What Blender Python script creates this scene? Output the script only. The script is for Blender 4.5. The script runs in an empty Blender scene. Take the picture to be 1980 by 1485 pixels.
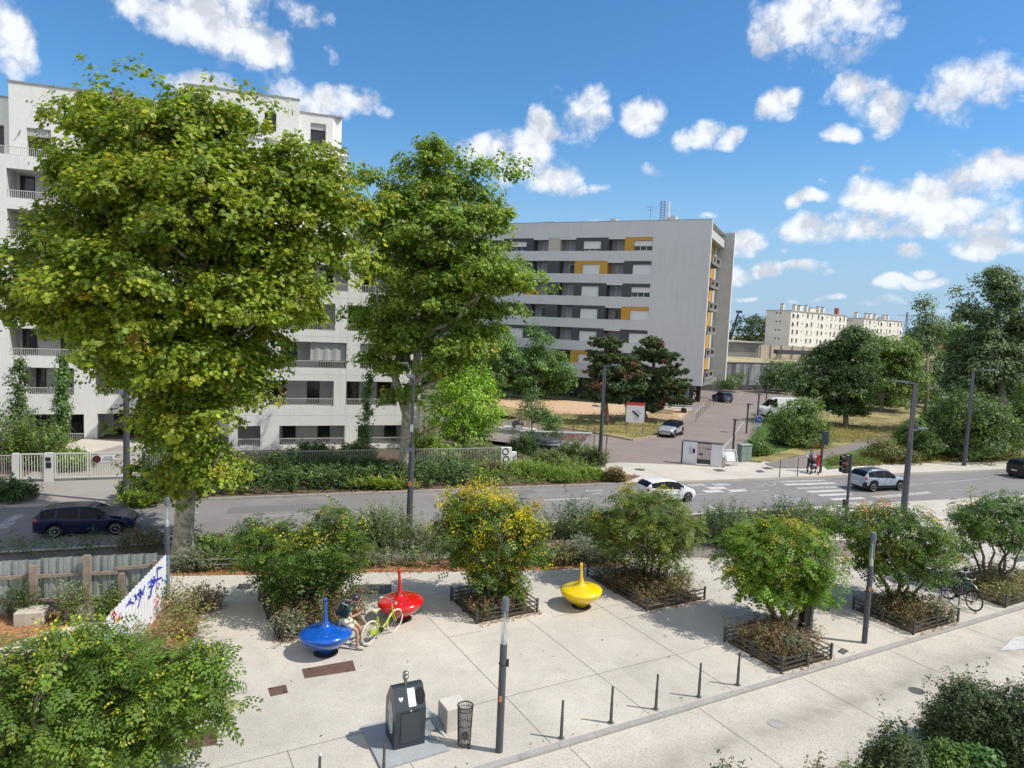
import bpy, math, random
import numpy as np
from mathutils import Vector, Matrix
R = math.radians
rng = np.random.default_rng(7)
random.seed(7)
sc = bpy.context.scene
COL = sc.collection

# ------------------------------------------------------------------ camera and surveying helpers
CAM_H, PITCH, ROLL, FPX = 9.4, R(4.917), R(2.469), 1353.2
_f = np.array([0, math.cos(PITCH), -math.sin(PITCH)]); _u = np.array([0, math.sin(PITCH), math.cos(PITCH)]); _x = np.array([1., 0, 0])
CX = math.cos(ROLL)*_x + math.sin(ROLL)*_u
CU = -math.sin(ROLL)*_x + math.cos(ROLL)*_u
CPOS = np.array([0, 0, CAM_H])
def ray(px, py): return _f + CX*(px-990)/FPX - CU*(py-742.5)/FPX
def G(px, py, z=0.0):
    d = ray(px, py); return Vector(CPOS + d*((z-CAM_H)/d[2]))
def D(px, py, Y):
    d = ray(px, py); return Vector(CPOS + d*(Y/d[1]))
# road frame (a along the road, n across) and plaza frame (k along the kerb, m across)
AR, AK = R(71), R(61.1)
RU, RN = Vector((math.sin(AR), math.cos(AR), 0)), Vector((-math.cos(AR), math.sin(AR), 0))
KU, KM = Vector((math.sin(AK), math.cos(AK), 0)), Vector((-math.cos(AK), math.sin(AK), 0))
def RP(a, n, z=0.0): return RU*a + RN*n + Vector((0, 0, z))
def KP(k, m, z=0.0): return KU*k + KM*m + Vector((0, 0, z))
ROAD_ANG = math.pi/2 - AR      # z-rotation that turns +X to the road direction
KERB_ANG = math.pi/2 - AK

cd = bpy.data.cameras.new('camera'); co = bpy.data.objects.new('camera', cd); COL.objects.link(co)
cd.sensor_width = 36; cd.lens = 36*FPX/1980; cd.clip_end = 6000; cd.clip_start = .1
M = Matrix(((CX[0], CU[0], -_f[0], 0), (CX[1], CU[1], -_f[1], 0), (CX[2], CU[2], -_f[2], CAM_H), (0, 0, 0, 1)))
co.matrix_world = M
sc.camera = co

# ------------------------------------------------------------------ materials
def nodes(m):
    m.use_nodes = True; nt = m.node_tree; return nt, nt.nodes, nt.links
MATS = {}
def mat(name, col, rough=.6, metal=0., var=0., scale=4., bump=0., bscale=60., spec=.4, coat=0., var2=0., scale2=.5, streak=0.):
    if name in MATS: return MATS[name]
    m = bpy.data.materials.new(name); nt, N, L = nodes(m); b = N['Principled BSDF']
    b.inputs['Roughness'].default_value = rough; b.inputs['Metallic'].default_value = metal
    b.inputs['Specular IOR Level'].default_value = spec; b.inputs['Coat Weight'].default_value = coat
    b.inputs['Coat Roughness'].default_value = .05
    c = (*col, 1); b.inputs['Base Color'].default_value = c
    if var or var2:
        tc = N.new('ShaderNodeTexCoord')
        def layer(v, s, src, det):
            n = N.new('ShaderNodeTexNoise'); n.inputs['Scale'].default_value = s; n.inputs['Detail'].default_value = det
            L.new(tc.outputs['Object'], n.inputs['Vector'])
            mr = N.new('ShaderNodeMapRange'); mr.inputs[1].default_value = .3; mr.inputs[2].default_value = .7
            mr.inputs[3].default_value = 1-v; mr.inputs[4].default_value = 1+v
            L.new(n.outputs['Fac'], mr.inputs[0])
            mx = N.new('ShaderNodeMix'); mx.data_type = 'RGBA'; mx.blend_type = 'MULTIPLY'; mx.inputs[0].default_value = 1
            if src is None: mx.inputs[6].default_value = c
            else: L.new(src, mx.inputs[6])
            L.new(mr.outputs[0], mx.inputs[7]); return mx.outputs[2]
        o = None
        if var: o = layer(var, scale, o, 4)
        if var2: o = layer(var2, scale2, o, 5)
        if streak:          # rain streaks: noise drawn out vertically
            mp = N.new('ShaderNodeMapping'); mp.inputs['Scale'].default_value = (1.6, 1.6, .07); L.new(tc.outputs['Object'], mp.inputs[0]); n = N.new('ShaderNodeTexNoise'); n.inputs['Scale'].default_value = 1.7; n.inputs['Detail'].default_value = 6; n.inputs['Roughness'].default_value = .65; L.new(mp.outputs[0], n.inputs['Vector'])
            mr = N.new('ShaderNodeMapRange'); mr.inputs[1].default_value = .5; mr.inputs[2].default_value = .72; mr.inputs[3].default_value = 1; mr.inputs[4].default_value = 1-streak; L.new(n.outputs['Fac'], mr.inputs[0])
            mx = N.new('ShaderNodeMix'); mx.data_type = 'RGBA'; mx.blend_type = 'MULTIPLY'; mx.inputs[0].default_value = 1; L.new(o, mx.inputs[6]); L.new(mr.outputs[0], mx.inputs[7]); o = mx.outputs[2]
        L.new(o, b.inputs['Base Color'])
    if bump:
        tc2 = N.new('ShaderNodeTexCoord'); n2 = N.new('ShaderNodeTexNoise'); n2.inputs['Scale'].default_value = bscale
        L.new(tc2.outputs['Object'], n2.inputs['Vector']); bp = N.new('ShaderNodeBump'); bp.inputs['Strength'].default_value = bump
        bp.inputs['Distance'].default_value = .02
        L.new(n2.outputs['Fac'], bp.inputs['Height']); L.new(bp.outputs['Normal'], b.inputs['Normal'])
    MATS[name] = m; return m
def leaf_mat(name, trans=.35, rough=.5, spec=.35):
    if name in MATS: return MATS[name]
    m = bpy.data.materials.new(name); nt, N, L = nodes(m); b = N['Principled BSDF']; out = N['Material Output']
    at = N.new('ShaderNodeAttribute'); at.attribute_name = 'tint'
    L.new(at.outputs['Color'], b.inputs['Base Color']); b.inputs['Roughness'].default_value = rough
    b.inputs['Specular IOR Level'].default_value = spec
    tr = N.new('ShaderNodeBsdfTranslucent'); hs = N.new('ShaderNodeMix'); hs.data_type = 'RGBA'; hs.blend_type = 'MULTIPLY'
    hs.inputs[0].default_value = 1; hs.inputs[7].default_value = (1.9, 1.75, .7, 1)
    L.new(at.outputs['Color'], hs.inputs[6]); L.new(hs.outputs[2], tr.inputs['Color'])
    mx = N.new('ShaderNodeMixShader'); mx.inputs[0].default_value = trans
    L.new(b.outputs[0], mx.inputs[1]); L.new(tr.outputs[0], mx.inputs[2]); L.new(mx.outputs[0], out.inputs['Surface'])
    MATS[name] = m; return m
def glass_mat(name, tint=(.9, .95, .95), alpha=.25, rough=.03):
    if name in MATS: return MATS[name]
    m = bpy.data.materials.new(name); nt, N, L = nodes(m); out = N['Material Output']; b = N['Principled BSDF']
    b.inputs['Base Color'].default_value = (.5, .55, .55, 1); b.inputs['Roughness'].default_value = rough
    t = N.new('ShaderNodeBsdfTransparent'); t.inputs['Color'].default_value = (*tint, 1)
    mx = N.new('ShaderNodeMixShader'); mx.inputs[0].default_value = alpha
    L.new(t.outputs[0], mx.inputs[1]); L.new(b.outputs[0], mx.inputs[2]); L.new(mx.outputs[0], out.inputs['Surface'])
    MATS[name] = m; return m

# ------------------------------------------------------------------ mesh builder
class MB:
    def __init__(s): s.v = []; s.f = []; s.s = []
    def add(s, vs, fs, smooth=False):
        o = len(s.v); s.v += [tuple(p) for p in vs]
        for f in fs: s.f.append([i+o for i in f]); s.s.append(smooth)
        return s
    def box(s, c, d, rot=None):
        x, y, z = d[0]/2, d[1]/2, d[2]/2; c = Vector(c)
        vs = [Vector((i*x, j*y, k*z)) for k in (-1, 1) for j in (-1, 1) for i in (-1, 1)]
        if rot is not None:
            q = Matrix.Rotation(rot, 3, 'Z') if not isinstance(rot, Matrix) else rot
            vs = [q @ p for p in vs]
        return s.add([c+p for p in vs], [(0, 2, 3, 1), (4, 5, 7, 6), (0, 1, 5, 4), (2, 6, 7, 3), (0, 4, 6, 2), (1, 3, 7, 5)])
    def rbox(s, c, d, r=.02, rot=None):          # box with a chamfered outline in plan and a chamfered top
        x, y = d[0]/2, d[1]/2; r = min(r, x*.49, y*.49)
        pl = [(-x+r, -y), (x-r, -y), (x, -y+r), (x, y-r), (x-r, y), (-x+r, y), (-x, y-r), (-x, -y+r)]
        k = 1-r/max(x, .01); z0, z1 = -d[2]/2, d[2]/2; q = Matrix.Rotation(rot or 0, 3, 'Z'); c = Vector(c)
        vs = []
        for (z, sc_) in ((z0, 1), (z1-r, 1), (z1, 0)):
            for (px, py) in pl:
                if sc_ == 0: px, py = px-math.copysign(min(r, abs(px)), px), py-math.copysign(min(r, abs(py)), py)
                vs.append(c + q @ Vector((px, py, z)))
        fs = [tuple(range(7, -1, -1)), tuple(range(16, 24))]
        for l in (0, 8):
            fs += [(l+i, l+(i+1) % 8, l+8+(i+1) % 8, l+8+i) for i in range(8)]
        return s.add(vs, fs)
    def beam(s, p0, p1, w, h, up=(0, 0, 1)):
        p0, p1 = Vector(p0), Vector(p1); t = (p1-p0).normalized(); up = Vector(up)
        if abs(t.dot(up)) > .98: up = Vector((1, 0, 0))
        sd = t.cross(up).normalized(); uu = sd.cross(t).normalized()
        vs = []
        for p in (p0, p1):
            for (a, b) in ((-1, -1), (1, -1), (1, 1), (-1, 1)): vs.append(p+sd*a*w/2+uu*b*h/2)
        return s.add(vs, [(0, 1, 2, 3), (7, 6, 5, 4), (0, 4, 5, 1), (1, 5, 6, 2), (2, 6, 7, 3), (3, 7, 4, 0)])
    def tube(s, pts, rad, n=8, caps=True, smooth=True, closed=False):
        pts = [Vector(p) for p in pts]; m = len(pts)
        if not hasattr(rad, '__len__'): rad = [rad]*m
        vs = []; prev = None
        for i, p in enumerate(pts):
            if closed: t = (pts[(i+1) % m]-pts[i-1]).normalized()
            else: t = (pts[min(i+1, m-1)]-pts[max(i-1, 0)]).normalized()
            if prev is None:
                a = Vector((0, 0, 1)) if abs(t.z) < .9 else Vector((1, 0, 0)); sd = t.cross(a).normalized()
            else:
                sd = (prev - t*prev.dot(t)).normalized()
            prev = sd; uu = t.cross(sd)
            vs += [p+(sd*math.cos(2*math.pi*j/n)+uu*math.sin(2*math.pi*j/n))*rad[i] for j in range(n)]
        fs = []
        for i in range(m if closed else m-1):
            a, b = i*n, ((i+1) % m)*n
            fs += [(a+j, a+(j+1) % n, b+(j+1) % n, b+j) for j in range(n)]
        s.add(vs, fs, smooth)
        if caps and not closed:
            s.add(vs[:n], [tuple(range(n-1, -1, -1))]); s.add(vs[-n:], [tuple(range(n))])
        return s
    def lathe(s, prof, n=24, c=(0, 0, 0), smooth=True, mtx=None, caps=True):
        c = Vector(c); vs = []
        for (r, z) in prof:
            for j in range(n):
                p = Vector((r*math.cos(2*math.pi*j/n), r*math.sin(2*math.pi*j/n), z))
                if mtx is not None: p = mtx @ p
                vs.append(c+p)
        fs = []
        for i in range(len(prof)-1):
            a, b = i*n, (i+1)*n
            fs += [(a+j, a+(j+1) % n, b+(j+1) % n, b+j) for j in range(n)]
        s.add(vs, fs, smooth)
        if caps:
            if prof[0][0] > 1e-3: s.add(vs[:n], [tuple(range(n-1, -1, -1))])
            if prof[-1][0] > 1e-3: s.add(vs[-n:], [tuple(range(n))])
        return s
    def ball(s, c, r, n=12, m=8, rot=None):
        if not hasattr(r, '__len__'): r = (r, r, r)
        c = Vector(c); vs = []
        for i in range(m+1):
            t = math.pi*i/m
            for j in range(n):
                p = Vector((r[0]*math.sin(t)*math.cos(2*math.pi*j/n), r[1]*math.sin(t)*math.sin(2*math.pi*j/n), r[2]*math.cos(t)))
                if rot is not None: p = rot @ p
                vs.append(c+p)
        fs = []
        for i in range(m):
            a, b = i*n, (i+1)*n
            fs += [(b+j, b+(j+1) % n, a+(j+1) % n, a+j) for j in range(n)]
        return s.add(vs, fs, True)
    def prism(s, poly, z0, z1):
        n = len(poly); vs = [(p[0], p[1], z0) for p in poly]+[(p[0], p[1], z1) for p in poly]
        ar = sum(poly[i][0]*poly[(i+1) % n][1]-poly[(i+1) % n][0]*poly[i][1] for i in range(n))
        fs = [tuple(range(n-1, -1, -1)), tuple(range(n, 2*n))]+[(i, (i+1) % n, n+(i+1) % n, n+i) for i in range(n)]
        if ar < 0: fs = [tuple(reversed(f)) for f in fs]
        return s.add(vs, fs)
    def sheet(s, poly, z):
        n = len(poly); ar = sum(poly[i][0]*poly[(i+1) % n][1]-poly[(i+1) % n][0]*poly[i][1] for i in range(n))
        f = tuple(range(n)) if ar > 0 else tuple(range(n-1, -1, -1))
        return s.add([(p[0], p[1], z) for p in poly], [f])
    def quad(s, a, b, c, d): return s.add([a, b, c, d], [(0, 1, 2, 3)])
    def plate(s, pts, nrm, t):      # planar polygon given thickness along nrm
        n = len(pts); nv = Vector(nrm)*t; a = [Vector(p) for p in pts]; b = [p+nv for p in a]
        return s.add(a+b, [tuple(range(n-1, -1, -1)), tuple(range(n, 2*n))]+[(i, (i+1) % n, n+(i+1) % n, n+i) for i in range(n)])
    def build(s, name, m, parent=None, loc=None, world=True):
        """world=True: vertices are in world space and are shifted to the parent's (or loc's) origin."""
        me = bpy.data.meshes.new(name); off = Vector((0, 0, 0))
        if world:
            if parent is not None: off = root_loc(parent)
            elif loc is not None: off = Vector(loc)
        me.from_pydata([Vector(p)-off for p in s.v], [], s.f); me.polygons.foreach_set('use_smooth', s.s)
        me.materials.append(m); me.update()
        o = bpy.data.objects.new(name, me); COL.objects.link(o)
        if parent is not None: o.parent = parent
        if loc is not None: o.location = loc
        return o
def root_loc(o):
    l = Vector((0, 0, 0))
    while o is not None: l += o.location; o = o.parent
    return l
def tag(o, label, cat=None, group=None, kind=None):
    if label: o['label'] = label
    if cat: o['category'] = cat
    if group: o['group'] = group
    if kind: o['kind'] = kind
    return o
def empty(name, loc, label, cat, group=None, rz=0.):
    o = bpy.data.objects.new(name, None); COL.objects.link(o); o.location = loc; o.rotation_euler.z = rz; o.empty_display_size = .3
    return tag(o, label, cat, group)
def struct(o, kind='structure', label=None):
    o['kind'] = kind
    if label: o['label'] = label
    return o
def copy_tree(o, parent=None):
    c = o.copy(); COL.objects.link(c)
    if parent is not None: c.parent = parent
    for ch in list(o.children): copy_tree(ch, c)
    return c
def place(o, loc, rz=0., label=None):
    o.location = loc; o.rotation_euler.z = rz
    if label: o['label'] = label
    return o
def text_mesh(body, size, name, m, parent, mtx, world=False, bold=0.0):
    cu = bpy.data.curves.new(name, 'FONT'); cu.body = body; cu.size = size; cu.align_x = 'CENTER'; cu.align_y = 'CENTER'; cu.extrude = .003; cu.offset = bold
    t = bpy.data.objects.new(name, cu); COL.objects.link(t)
    dg = bpy.context.evaluated_depsgraph_get(); me = bpy.data.meshes.new_from_object(t.evaluated_get(dg)); bpy.data.objects.remove(t)
    me.transform(mtx); me.materials.clear(); me.materials.append(m)
    o = bpy.data.objects.new(name, me); COL.objects.link(o); o.parent = parent
    return o

# ------------------------------------------------------------------ foliage
LEAF_OVAL = np.array([(0, 0), (.24, .35), (.17, .75), (0, 1), (-.17, .75), (-.24, .35)], float)
LEAF_QUAD = np.array([(0, 0), (.3, .45), (0, 1), (-.3, .45)], float)
LEAF_PALM = np.array([(0, .0), (.42, .02), (.30, .33), (.55, .66), (.17, .62), (0, 1.0), (-.17, .62), (-.55, .66), (-.30, .33), (-.42, .02)], float)
LEAF_STAR = np.array([(0, 0), (.46, .04), (.24, .38), (.52, .70), (0, 1.0), (-.52, .70), (-.24, .38), (-.46, .04)], float)
LEAF_BLADE = np.array([(-.04, 0), (.04, 0), (.035, .6), (0, 1), (-.035, .6)], float)
LEAF_NEEDLE = np.array([(-.16, 0), (.16, 0), (.24, .8), (0, 1), (-.24, .8)], float)
def pinnate(k=4):
    t = []
    for i in range(k):
        y = .12+.72*i/(k-1); l = .30*(1-.35*abs(i/(k-1)-.4))
        for sgn in (-1, 1):
            x1, y1 = sgn*l, y+.10
            t.append([(sgn*.01, y), (sgn*l*.5, y-.045), (x1, y1), (sgn*l*.45, y+.115)])
    t.append([(0, .84), (.06, .93), (0, 1.08), (-.06, .93)])
    return np.array(t, float)            # (leaflets, 4, 2)
PINNATE = pinnate()
def unit(a): return a/np.maximum(np.linalg.norm(a, axis=-1, keepdims=True), 1e-9)
def leaf_mesh(name, pos, nrm, direc, size, tint, tmpl, m, parent=None, loc=None, fold=.0):
    """one mesh of many leaf-sized faces; pos (N,3), nrm (N,3), direc (N,3), size (N,), tint (N,3)"""
    N = len(pos); dv = unit(direc - nrm*np.sum(direc*nrm, 1, keepdims=True)); sv = np.cross(dv, nrm)
    T = tmpl if tmpl.ndim == 3 else tmpl[None]
    Lf, K, _ = T.shape
    X = T[..., 0].reshape(-1); Yv = T[..., 1].reshape(-1)
    V = pos[:, None, :] + size[:, None, None]*(sv[:, None, :]*X[None, :, None] + dv[:, None, :]*Yv[None, :, None])
    # curl: tips drop, sides fold
    V = V - nrm[:, None, :]*(size[:, None, None]*(.22*Yv[None, :, None]**2 + fold*np.abs(X)[None, :, None]))
    V = V.reshape(-1, 3)
    off = np.array(root_loc(parent)) if parent is not None else (np.array(loc) if loc is not None else np.zeros(3))
    V = V - off
    nv = len(V); nf = N*Lf
    me = bpy.data.meshes.new(name); me.vertices.add(nv); me.vertices.foreach_set('co', V.astype(np.float32).ravel())
    me.loops.add(nv); me.loops.foreach_set('vertex_index', np.arange(nv, dtype=np.int32))
    me.polygons.add(nf); me.polygons.foreach_set('loop_start', (np.arange(nf)*K).astype(np.int32))
    me.update(calc_edges=True)
    at = me.attributes.new('tint', 'FLOAT_COLOR', 'FACE')
    c = np.ones((nf, 4), np.float32); c[:, :3] = np.repeat(tint, Lf, axis=0); at.data.foreach_set('color', c.ravel())
    me.materials.append(m); me.validate(clean_customdata=False)
    o = bpy.data.objects.new(name, me); COL.objects.link(o)
    if parent is not None: o.parent = parent
    elif loc is not None: o.location = loc
    return o
def tints(pal, wts, cid, spread=.25):
    """palette colour per cluster with leaf-to-leaf variation"""
    pal = np.array(pal, float); k = cid.max()+1
    w = np.array(wts, float); w /= w.sum()
    base = pal[rng.choice(len(pal), k, p=w)]
    leaf = pal[rng.choice(len(pal), len(cid), p=w)]
    mixv = np.clip(rng.normal(.35, .25, (len(cid), 1)), 0, 1)
    c = base[cid]*(1-mixv)+leaf*mixv
    return np.clip(c*np.exp(rng.normal(0, spread, (len(cid), 1))), 0, 1)
def crown_clusters(ells, n, shell=.55, stick=.08):
    """cluster centres through a union of ellipsoids, denser towards the outside, uneven at the edge"""
    ells = np.array(ells, float); vol = ells[:, 3]*ells[:, 4]*ells[:, 5]; w = vol**.75; w /= w.sum()
    P = []; O = []
    while len(P) < n:
        e = ells[rng.choice(len(ells), p=w)]
        d = unit(rng.normal(size=(1, 3)))[0]; r = (shell**3+(1-shell**3)*rng.random())**(1/3)*(1+max(-.12, rng.normal(0, stick)))
        p = e[:3]+d*r*e[3:6]
        q = np.linalg.norm((p-ells[:, :3])/ells[:, 3:6], axis=1)
        if q.min() < shell*.85 and rng.random() < .8: continue
        P.append(p); O.append(d)
    return np.array(P), np.array(O)
def cluster_leaves(P, O, per, rad, flat=.7, droop=.3, up=.6, rnd=.6):
    n = len(P); k = np.maximum(3, rng.poisson(per, n)); cid = np.repeat(np.arange(n), k)
    rc = rad*np.exp(rng.normal(0, .3, n)); N = len(cid)
    d = unit(rng.normal(size=(N, 3)))*(rng.random((N, 1))**.45)
    d[:, 2] *= flat
    pos = P[cid]+d*rc[cid][:, None]
    nr = unit(O[cid]*.55+d*.5+np.array([0, 0, up])+rng.normal(0, rnd, (N, 3))*.6)
    dr = unit(O[cid]*.6+d*.8+rng.normal(0, .6, (N, 3))+np.array([0, 0, -droop]))
    return pos, nr, dr, cid
def branch_path(p0, p1, sag=.12, n=6, jit=.04):
    p0, p1 = Vector(p0), Vector(p1); L = (p1-p0).length; pts = []
    for i in range(n+1):
        t = i/n; p = p0.lerp(p1, t); p.z += math.sin(t*math.pi)*L*sag*-1
        if 0 < i < n: p += Vector(rng.normal(0, jit*L*.5, 3))
        pts.append(p)
    return pts
# ------------------------------------------------------------------ sun, sky and clouds
SUN_AZ, SUN_EL = R(100.1), R(52.3)
SUN = Vector((math.sin(SUN_AZ)*math.cos(SUN_EL), math.cos(SUN_AZ)*math.cos(SUN_EL), math.sin(SUN_EL)))
ld = bpy.data.lights.new('sun', 'SUN'); lo = bpy.data.objects.new('sun', ld); COL.objects.link(lo)
ld.energy = 3.75; ld.angle = R(.53); ld.color = (1, .955, .87); lo.rotation_euler = (-SUN).to_track_quat('-Z', 'Y').to_euler(); lo.location = (40, -20, 60)
w = bpy.data.worlds.new('World'); sc.world = w; w.use_nodes = True
nt = w.node_tree; N = nt.nodes; L = nt.links; N.clear()
out = N.new('ShaderNodeOutputWorld'); sky = N.new('ShaderNodeTexSky'); sky.sky_type = 'NISHITA'; sky.sun_disc = False
sky.sun_elevation = SUN_EL; sky.sun_rotation = SUN_AZ; sky.altitude = 0; sky.air_density = 1.0; sky.dust_density = .35; sky.ozone_density = 2.2
hsv = N.new('ShaderNodeHueSaturation'); hsv.inputs['Saturation'].default_value = 1.0; hsv.inputs['Value'].default_value = 1.0
L.new(sky.outputs[0], hsv.inputs['Color'])
bgs = N.new('ShaderNodeBackground'); bgs.inputs[1].default_value = .115
tc = N.new('ShaderNodeTexCoord'); sx = N.new('ShaderNodeSeparateXYZ'); L.new(tc.outputs['Generated'], sx.inputs[0])
def math_n(op, a, b=None, c=None):
    n = N.new('ShaderNodeMath'); n.operation = op
    for i, q in enumerate((a, b, c)):
        if q is None: continue
        if isinstance(q, (int, float)): n.inputs[i].default_value = q
        else: L.new(q, n.inputs[i])
    return n.outputs[0]
az = math_n('ARCTAN2', sx.outputs[0], sx.outputs[1]); el = math_n('ARCSINE', sx.outputs[2])
tint = N.new('ShaderNodeMix'); tint.data_type = 'RGBA'; tint.blend_type = 'MULTIPLY'; tint.inputs[0].default_value = 1; tint.inputs[7].default_value = (.47, .84, 1.08, 1); L.new(hsv.outputs[0], tint.inputs[6])
hz = N.new('ShaderNodeMapRange'); hz.interpolation_type = 'SMOOTHSTEP'; hz.inputs[1].default_value = -.03; hz.inputs[2].default_value = .30; hz.inputs[3].default_value = .95; hz.inputs[4].default_value = 0; L.new(el, hz.inputs[0])
hmix = N.new('ShaderNodeMix'); hmix.data_type = 'RGBA'; L.new(hz.outputs[0], hmix.inputs[0]); L.new(tint.outputs[2], hmix.inputs[6]); hmix.inputs[7].default_value = (2.9, 3.95, 5.3, 1); L.new(hmix.outputs[2], bgs.inputs[0])
cb = N.new('ShaderNodeCombineXYZ'); L.new(az, cb.inputs[0]); L.new(el, cb.inputs[1])
def noise(scale, detail, vec, rough=.55):
    n = N.new('ShaderNodeTexNoise'); n.inputs['Scale'].default_value = scale; n.inputs['Detail'].default_value = detail; n.inputs['Roughness'].default_value = rough
    L.new(vec, n.inputs['Vector']); return n
def vmath(op, a, b, c=None):
    n = N.new('ShaderNodeVectorMath'); n.operation = op
    for i, q in enumerate((a, b, c)):
        if q is None: continue
        if isinstance(q, tuple): n.inputs[i].default_value = q
        else: L.new(q, n.inputs[i])
    return n
wn = noise(9, 2, cb.outputs[0]); wsub = vmath('SUBTRACT', wn.outputs['Color'], (.5, .5, .5))
wpos = vmath('MULTIPLY_ADD', wsub.outputs[0], (.085, .06, 0), cb.outputs[0]).outputs[0]
CLOUDS = [(0,60,34,62,1),(390,35,115,48,1),(470,85,75,40,1),(540,112,34,22,.9),(455,-15,140,45,1),(632,95,20,24,.45),(600,185,82,36,1),(685,192,60,30,.8),(740,218,30,18,.5),(665,157,32,14,.5),
 (1045,228,36,36,.9),(1130,215,58,56,1),(1252,208,46,36,1),(990,305,80,56,1),(1062,342,62,32,1),(1130,366,38,13,1),(915,300,45,34,1),(1338,264,50,26,1),(1403,272,30,19,.9),(1260,320,28,14,.8),
 (1580,28,125,55,1),(1600,82,82,45,.8),(1690,70,42,42,.8),(1440,58,16,14,.6),(1722,12,18,16,.7),(1700,178,78,46,1),(1830,172,82,46,1),(1932,150,62,36,1),(1888,97,16,12,.5),(1515,208,62,44,.5),(1622,265,28,18,.7),(1680,320,22,15,.6),
 (1720,385,105,48,1),(1832,420,122,42,1),(1750,442,75,26,.8),(1935,440,62,32,1),(1902,332,58,42,.8),(1978,320,34,30,1),(1566,390,34,17,1),(1600,353,20,10,.5),(1535,456,48,26,1),(1625,446,68,30,1),(1438,476,52,21,1),(1750,494,26,15,1),
 (1930,476,78,21,1),(1418,526,42,15,1),(1482,523,38,14,1),(1560,520,52,11,.8),(1528,490,22,8,.7),(1130,426,26,13,1),(1790,535,20,10,.9),(1770,553,42,11,1),(1822,550,22,9,.9),(1720,563,23,12,.8),(1600,572,32,9,.8),(1548,575,18,7,.6),(1440,568,26,6,.5),(1700,590,70,11,.45),(1800,598,60,9,.4),(400,165,70,24,.9),(1385,423,24,7,.5)]
fld = None; low = None
for (cx, cy, rx, ry, wt) in CLOUDS:
    d = ray(cx, cy); d = d/np.linalg.norm(d); a_ = math.atan2(d[0], d[1]); e_ = math.asin(d[2])
    ix, iy = FPX/(rx*1.08)*math.cos(e_), FPX/(ry*1.08)
    q = vmath('MULTIPLY_ADD', wpos, (ix, iy, 0), (-a_*ix, -e_*iy, 0)).outputs[0]
    dt = vmath('DOT_PRODUCT', q, q).outputs['Value']
    f_ = math_n('SUBTRACT', wt, dt)
    fld = f_ if fld is None else math_n('SMOOTH_MAX', fld, f_, .25)
def billow(vec, det):
    v = N.new('ShaderNodeTexVoronoi'); v.feature = 'F1'; v.normalize = True; v.inputs['Scale'].default_value = 17; v.inputs['Detail'].default_value = det; v.inputs['Roughness'].default_value = .55; v.inputs['Lacunarity'].default_value = 2.3; L.new(vec, v.inputs['Vector']); return v.outputs['Distance']
n0 = noise(55, 3, cb.outputs[0], .6); wfine = vmath('MULTIPLY_ADD', vmath('SUBTRACT', n0.outputs['Color'], (.5, .5, .5)).outputs[0], (.022, .022, 0), cb.outputs[0]).outputs[0]
n1 = noise(11, 6, cb.outputs[0], .6); bl1 = billow(wfine, 3)
dens = math_n('ADD', math_n('ADD', fld, math_n('MULTIPLY', math_n('SUBTRACT', n1.outputs['Fac'], .5), 3.0)), math_n('MULTIPLY', math_n('SUBTRACT', .29, bl1), 3.6))
mr = N.new('ShaderNodeMapRange'); mr.interpolation_type = 'SMOOTHSTEP'; mr.inputs[1].default_value = -.05; mr.inputs[2].default_value = 1.0; L.new(dens, mr.inputs[0])
fade = N.new('ShaderNodeMapRange'); fade.inputs[1].default_value = .0; fade.inputs[2].default_value = .12; fade.inputs[3].default_value = .55; fade.inputs[4].default_value = .97; L.new(el, fade.inputs[0])
alpha = math_n('MULTIPLY', mr.outputs[0], fade.outputs[0])
# cloud tone: brighter on the side of the sun, soft grey in thick parts
bl3 = billow(vmath('MULTIPLY_ADD', wfine, (1, 1, 1), (-.010, -.016, 0)).outputs[0], 1)
tone = N.new('ShaderNodeMapRange'); tone.inputs[1].default_value = -.09; tone.inputs[2].default_value = .06; tone.inputs[3].default_value = .42; tone.inputs[4].default_value = .98
L.new(math_n('SUBTRACT', bl3, bl1), tone.inputs[0])
ccol = N.new('ShaderNodeMix'); ccol.data_type = 'RGBA'; L.new(tone.outputs[0], ccol.inputs[0]); ccol.inputs[6].default_value = (.42, .46, .54, 1); ccol.inputs[7].default_value = (.95, .98, 1.03, 1)
bgc = N.new('ShaderNodeBackground'); bgc.inputs[1].default_value = .83; L.new(ccol.outputs[2], bgc.inputs[0])
# unseen bright cloud bank added behind the viewer as fill for the shaded sides
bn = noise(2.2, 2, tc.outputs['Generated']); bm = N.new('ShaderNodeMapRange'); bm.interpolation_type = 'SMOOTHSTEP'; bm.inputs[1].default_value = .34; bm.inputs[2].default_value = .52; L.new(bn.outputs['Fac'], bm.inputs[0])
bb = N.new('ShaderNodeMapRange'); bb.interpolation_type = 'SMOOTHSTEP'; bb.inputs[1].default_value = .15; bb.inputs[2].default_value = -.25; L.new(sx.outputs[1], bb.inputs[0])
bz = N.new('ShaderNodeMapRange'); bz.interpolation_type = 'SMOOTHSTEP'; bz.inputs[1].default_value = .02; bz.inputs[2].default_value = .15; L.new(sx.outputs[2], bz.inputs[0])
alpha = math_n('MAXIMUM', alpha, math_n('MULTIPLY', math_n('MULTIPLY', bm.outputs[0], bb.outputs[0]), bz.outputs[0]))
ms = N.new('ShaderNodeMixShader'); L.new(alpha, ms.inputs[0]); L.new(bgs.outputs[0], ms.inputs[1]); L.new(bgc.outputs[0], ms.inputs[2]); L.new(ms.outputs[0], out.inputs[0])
sc.view_settings.view_transform = 'Standard'; sc.view_settings.look = 'None'; sc.view_settings.gamma = 1; sc.view_settings.exposure = .34
w.cycles.sampling_method = 'MANUAL'; w.cycles.sample_map_resolution = 512
sc.cycles.adaptive_threshold = .02; sc.cycles.max_bounces = 5; sc.cycles.diffuse_bounces = 2; sc.cycles.transparent_max_bounces = 8; sc.cycles.transmission_bounces = 4

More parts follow.
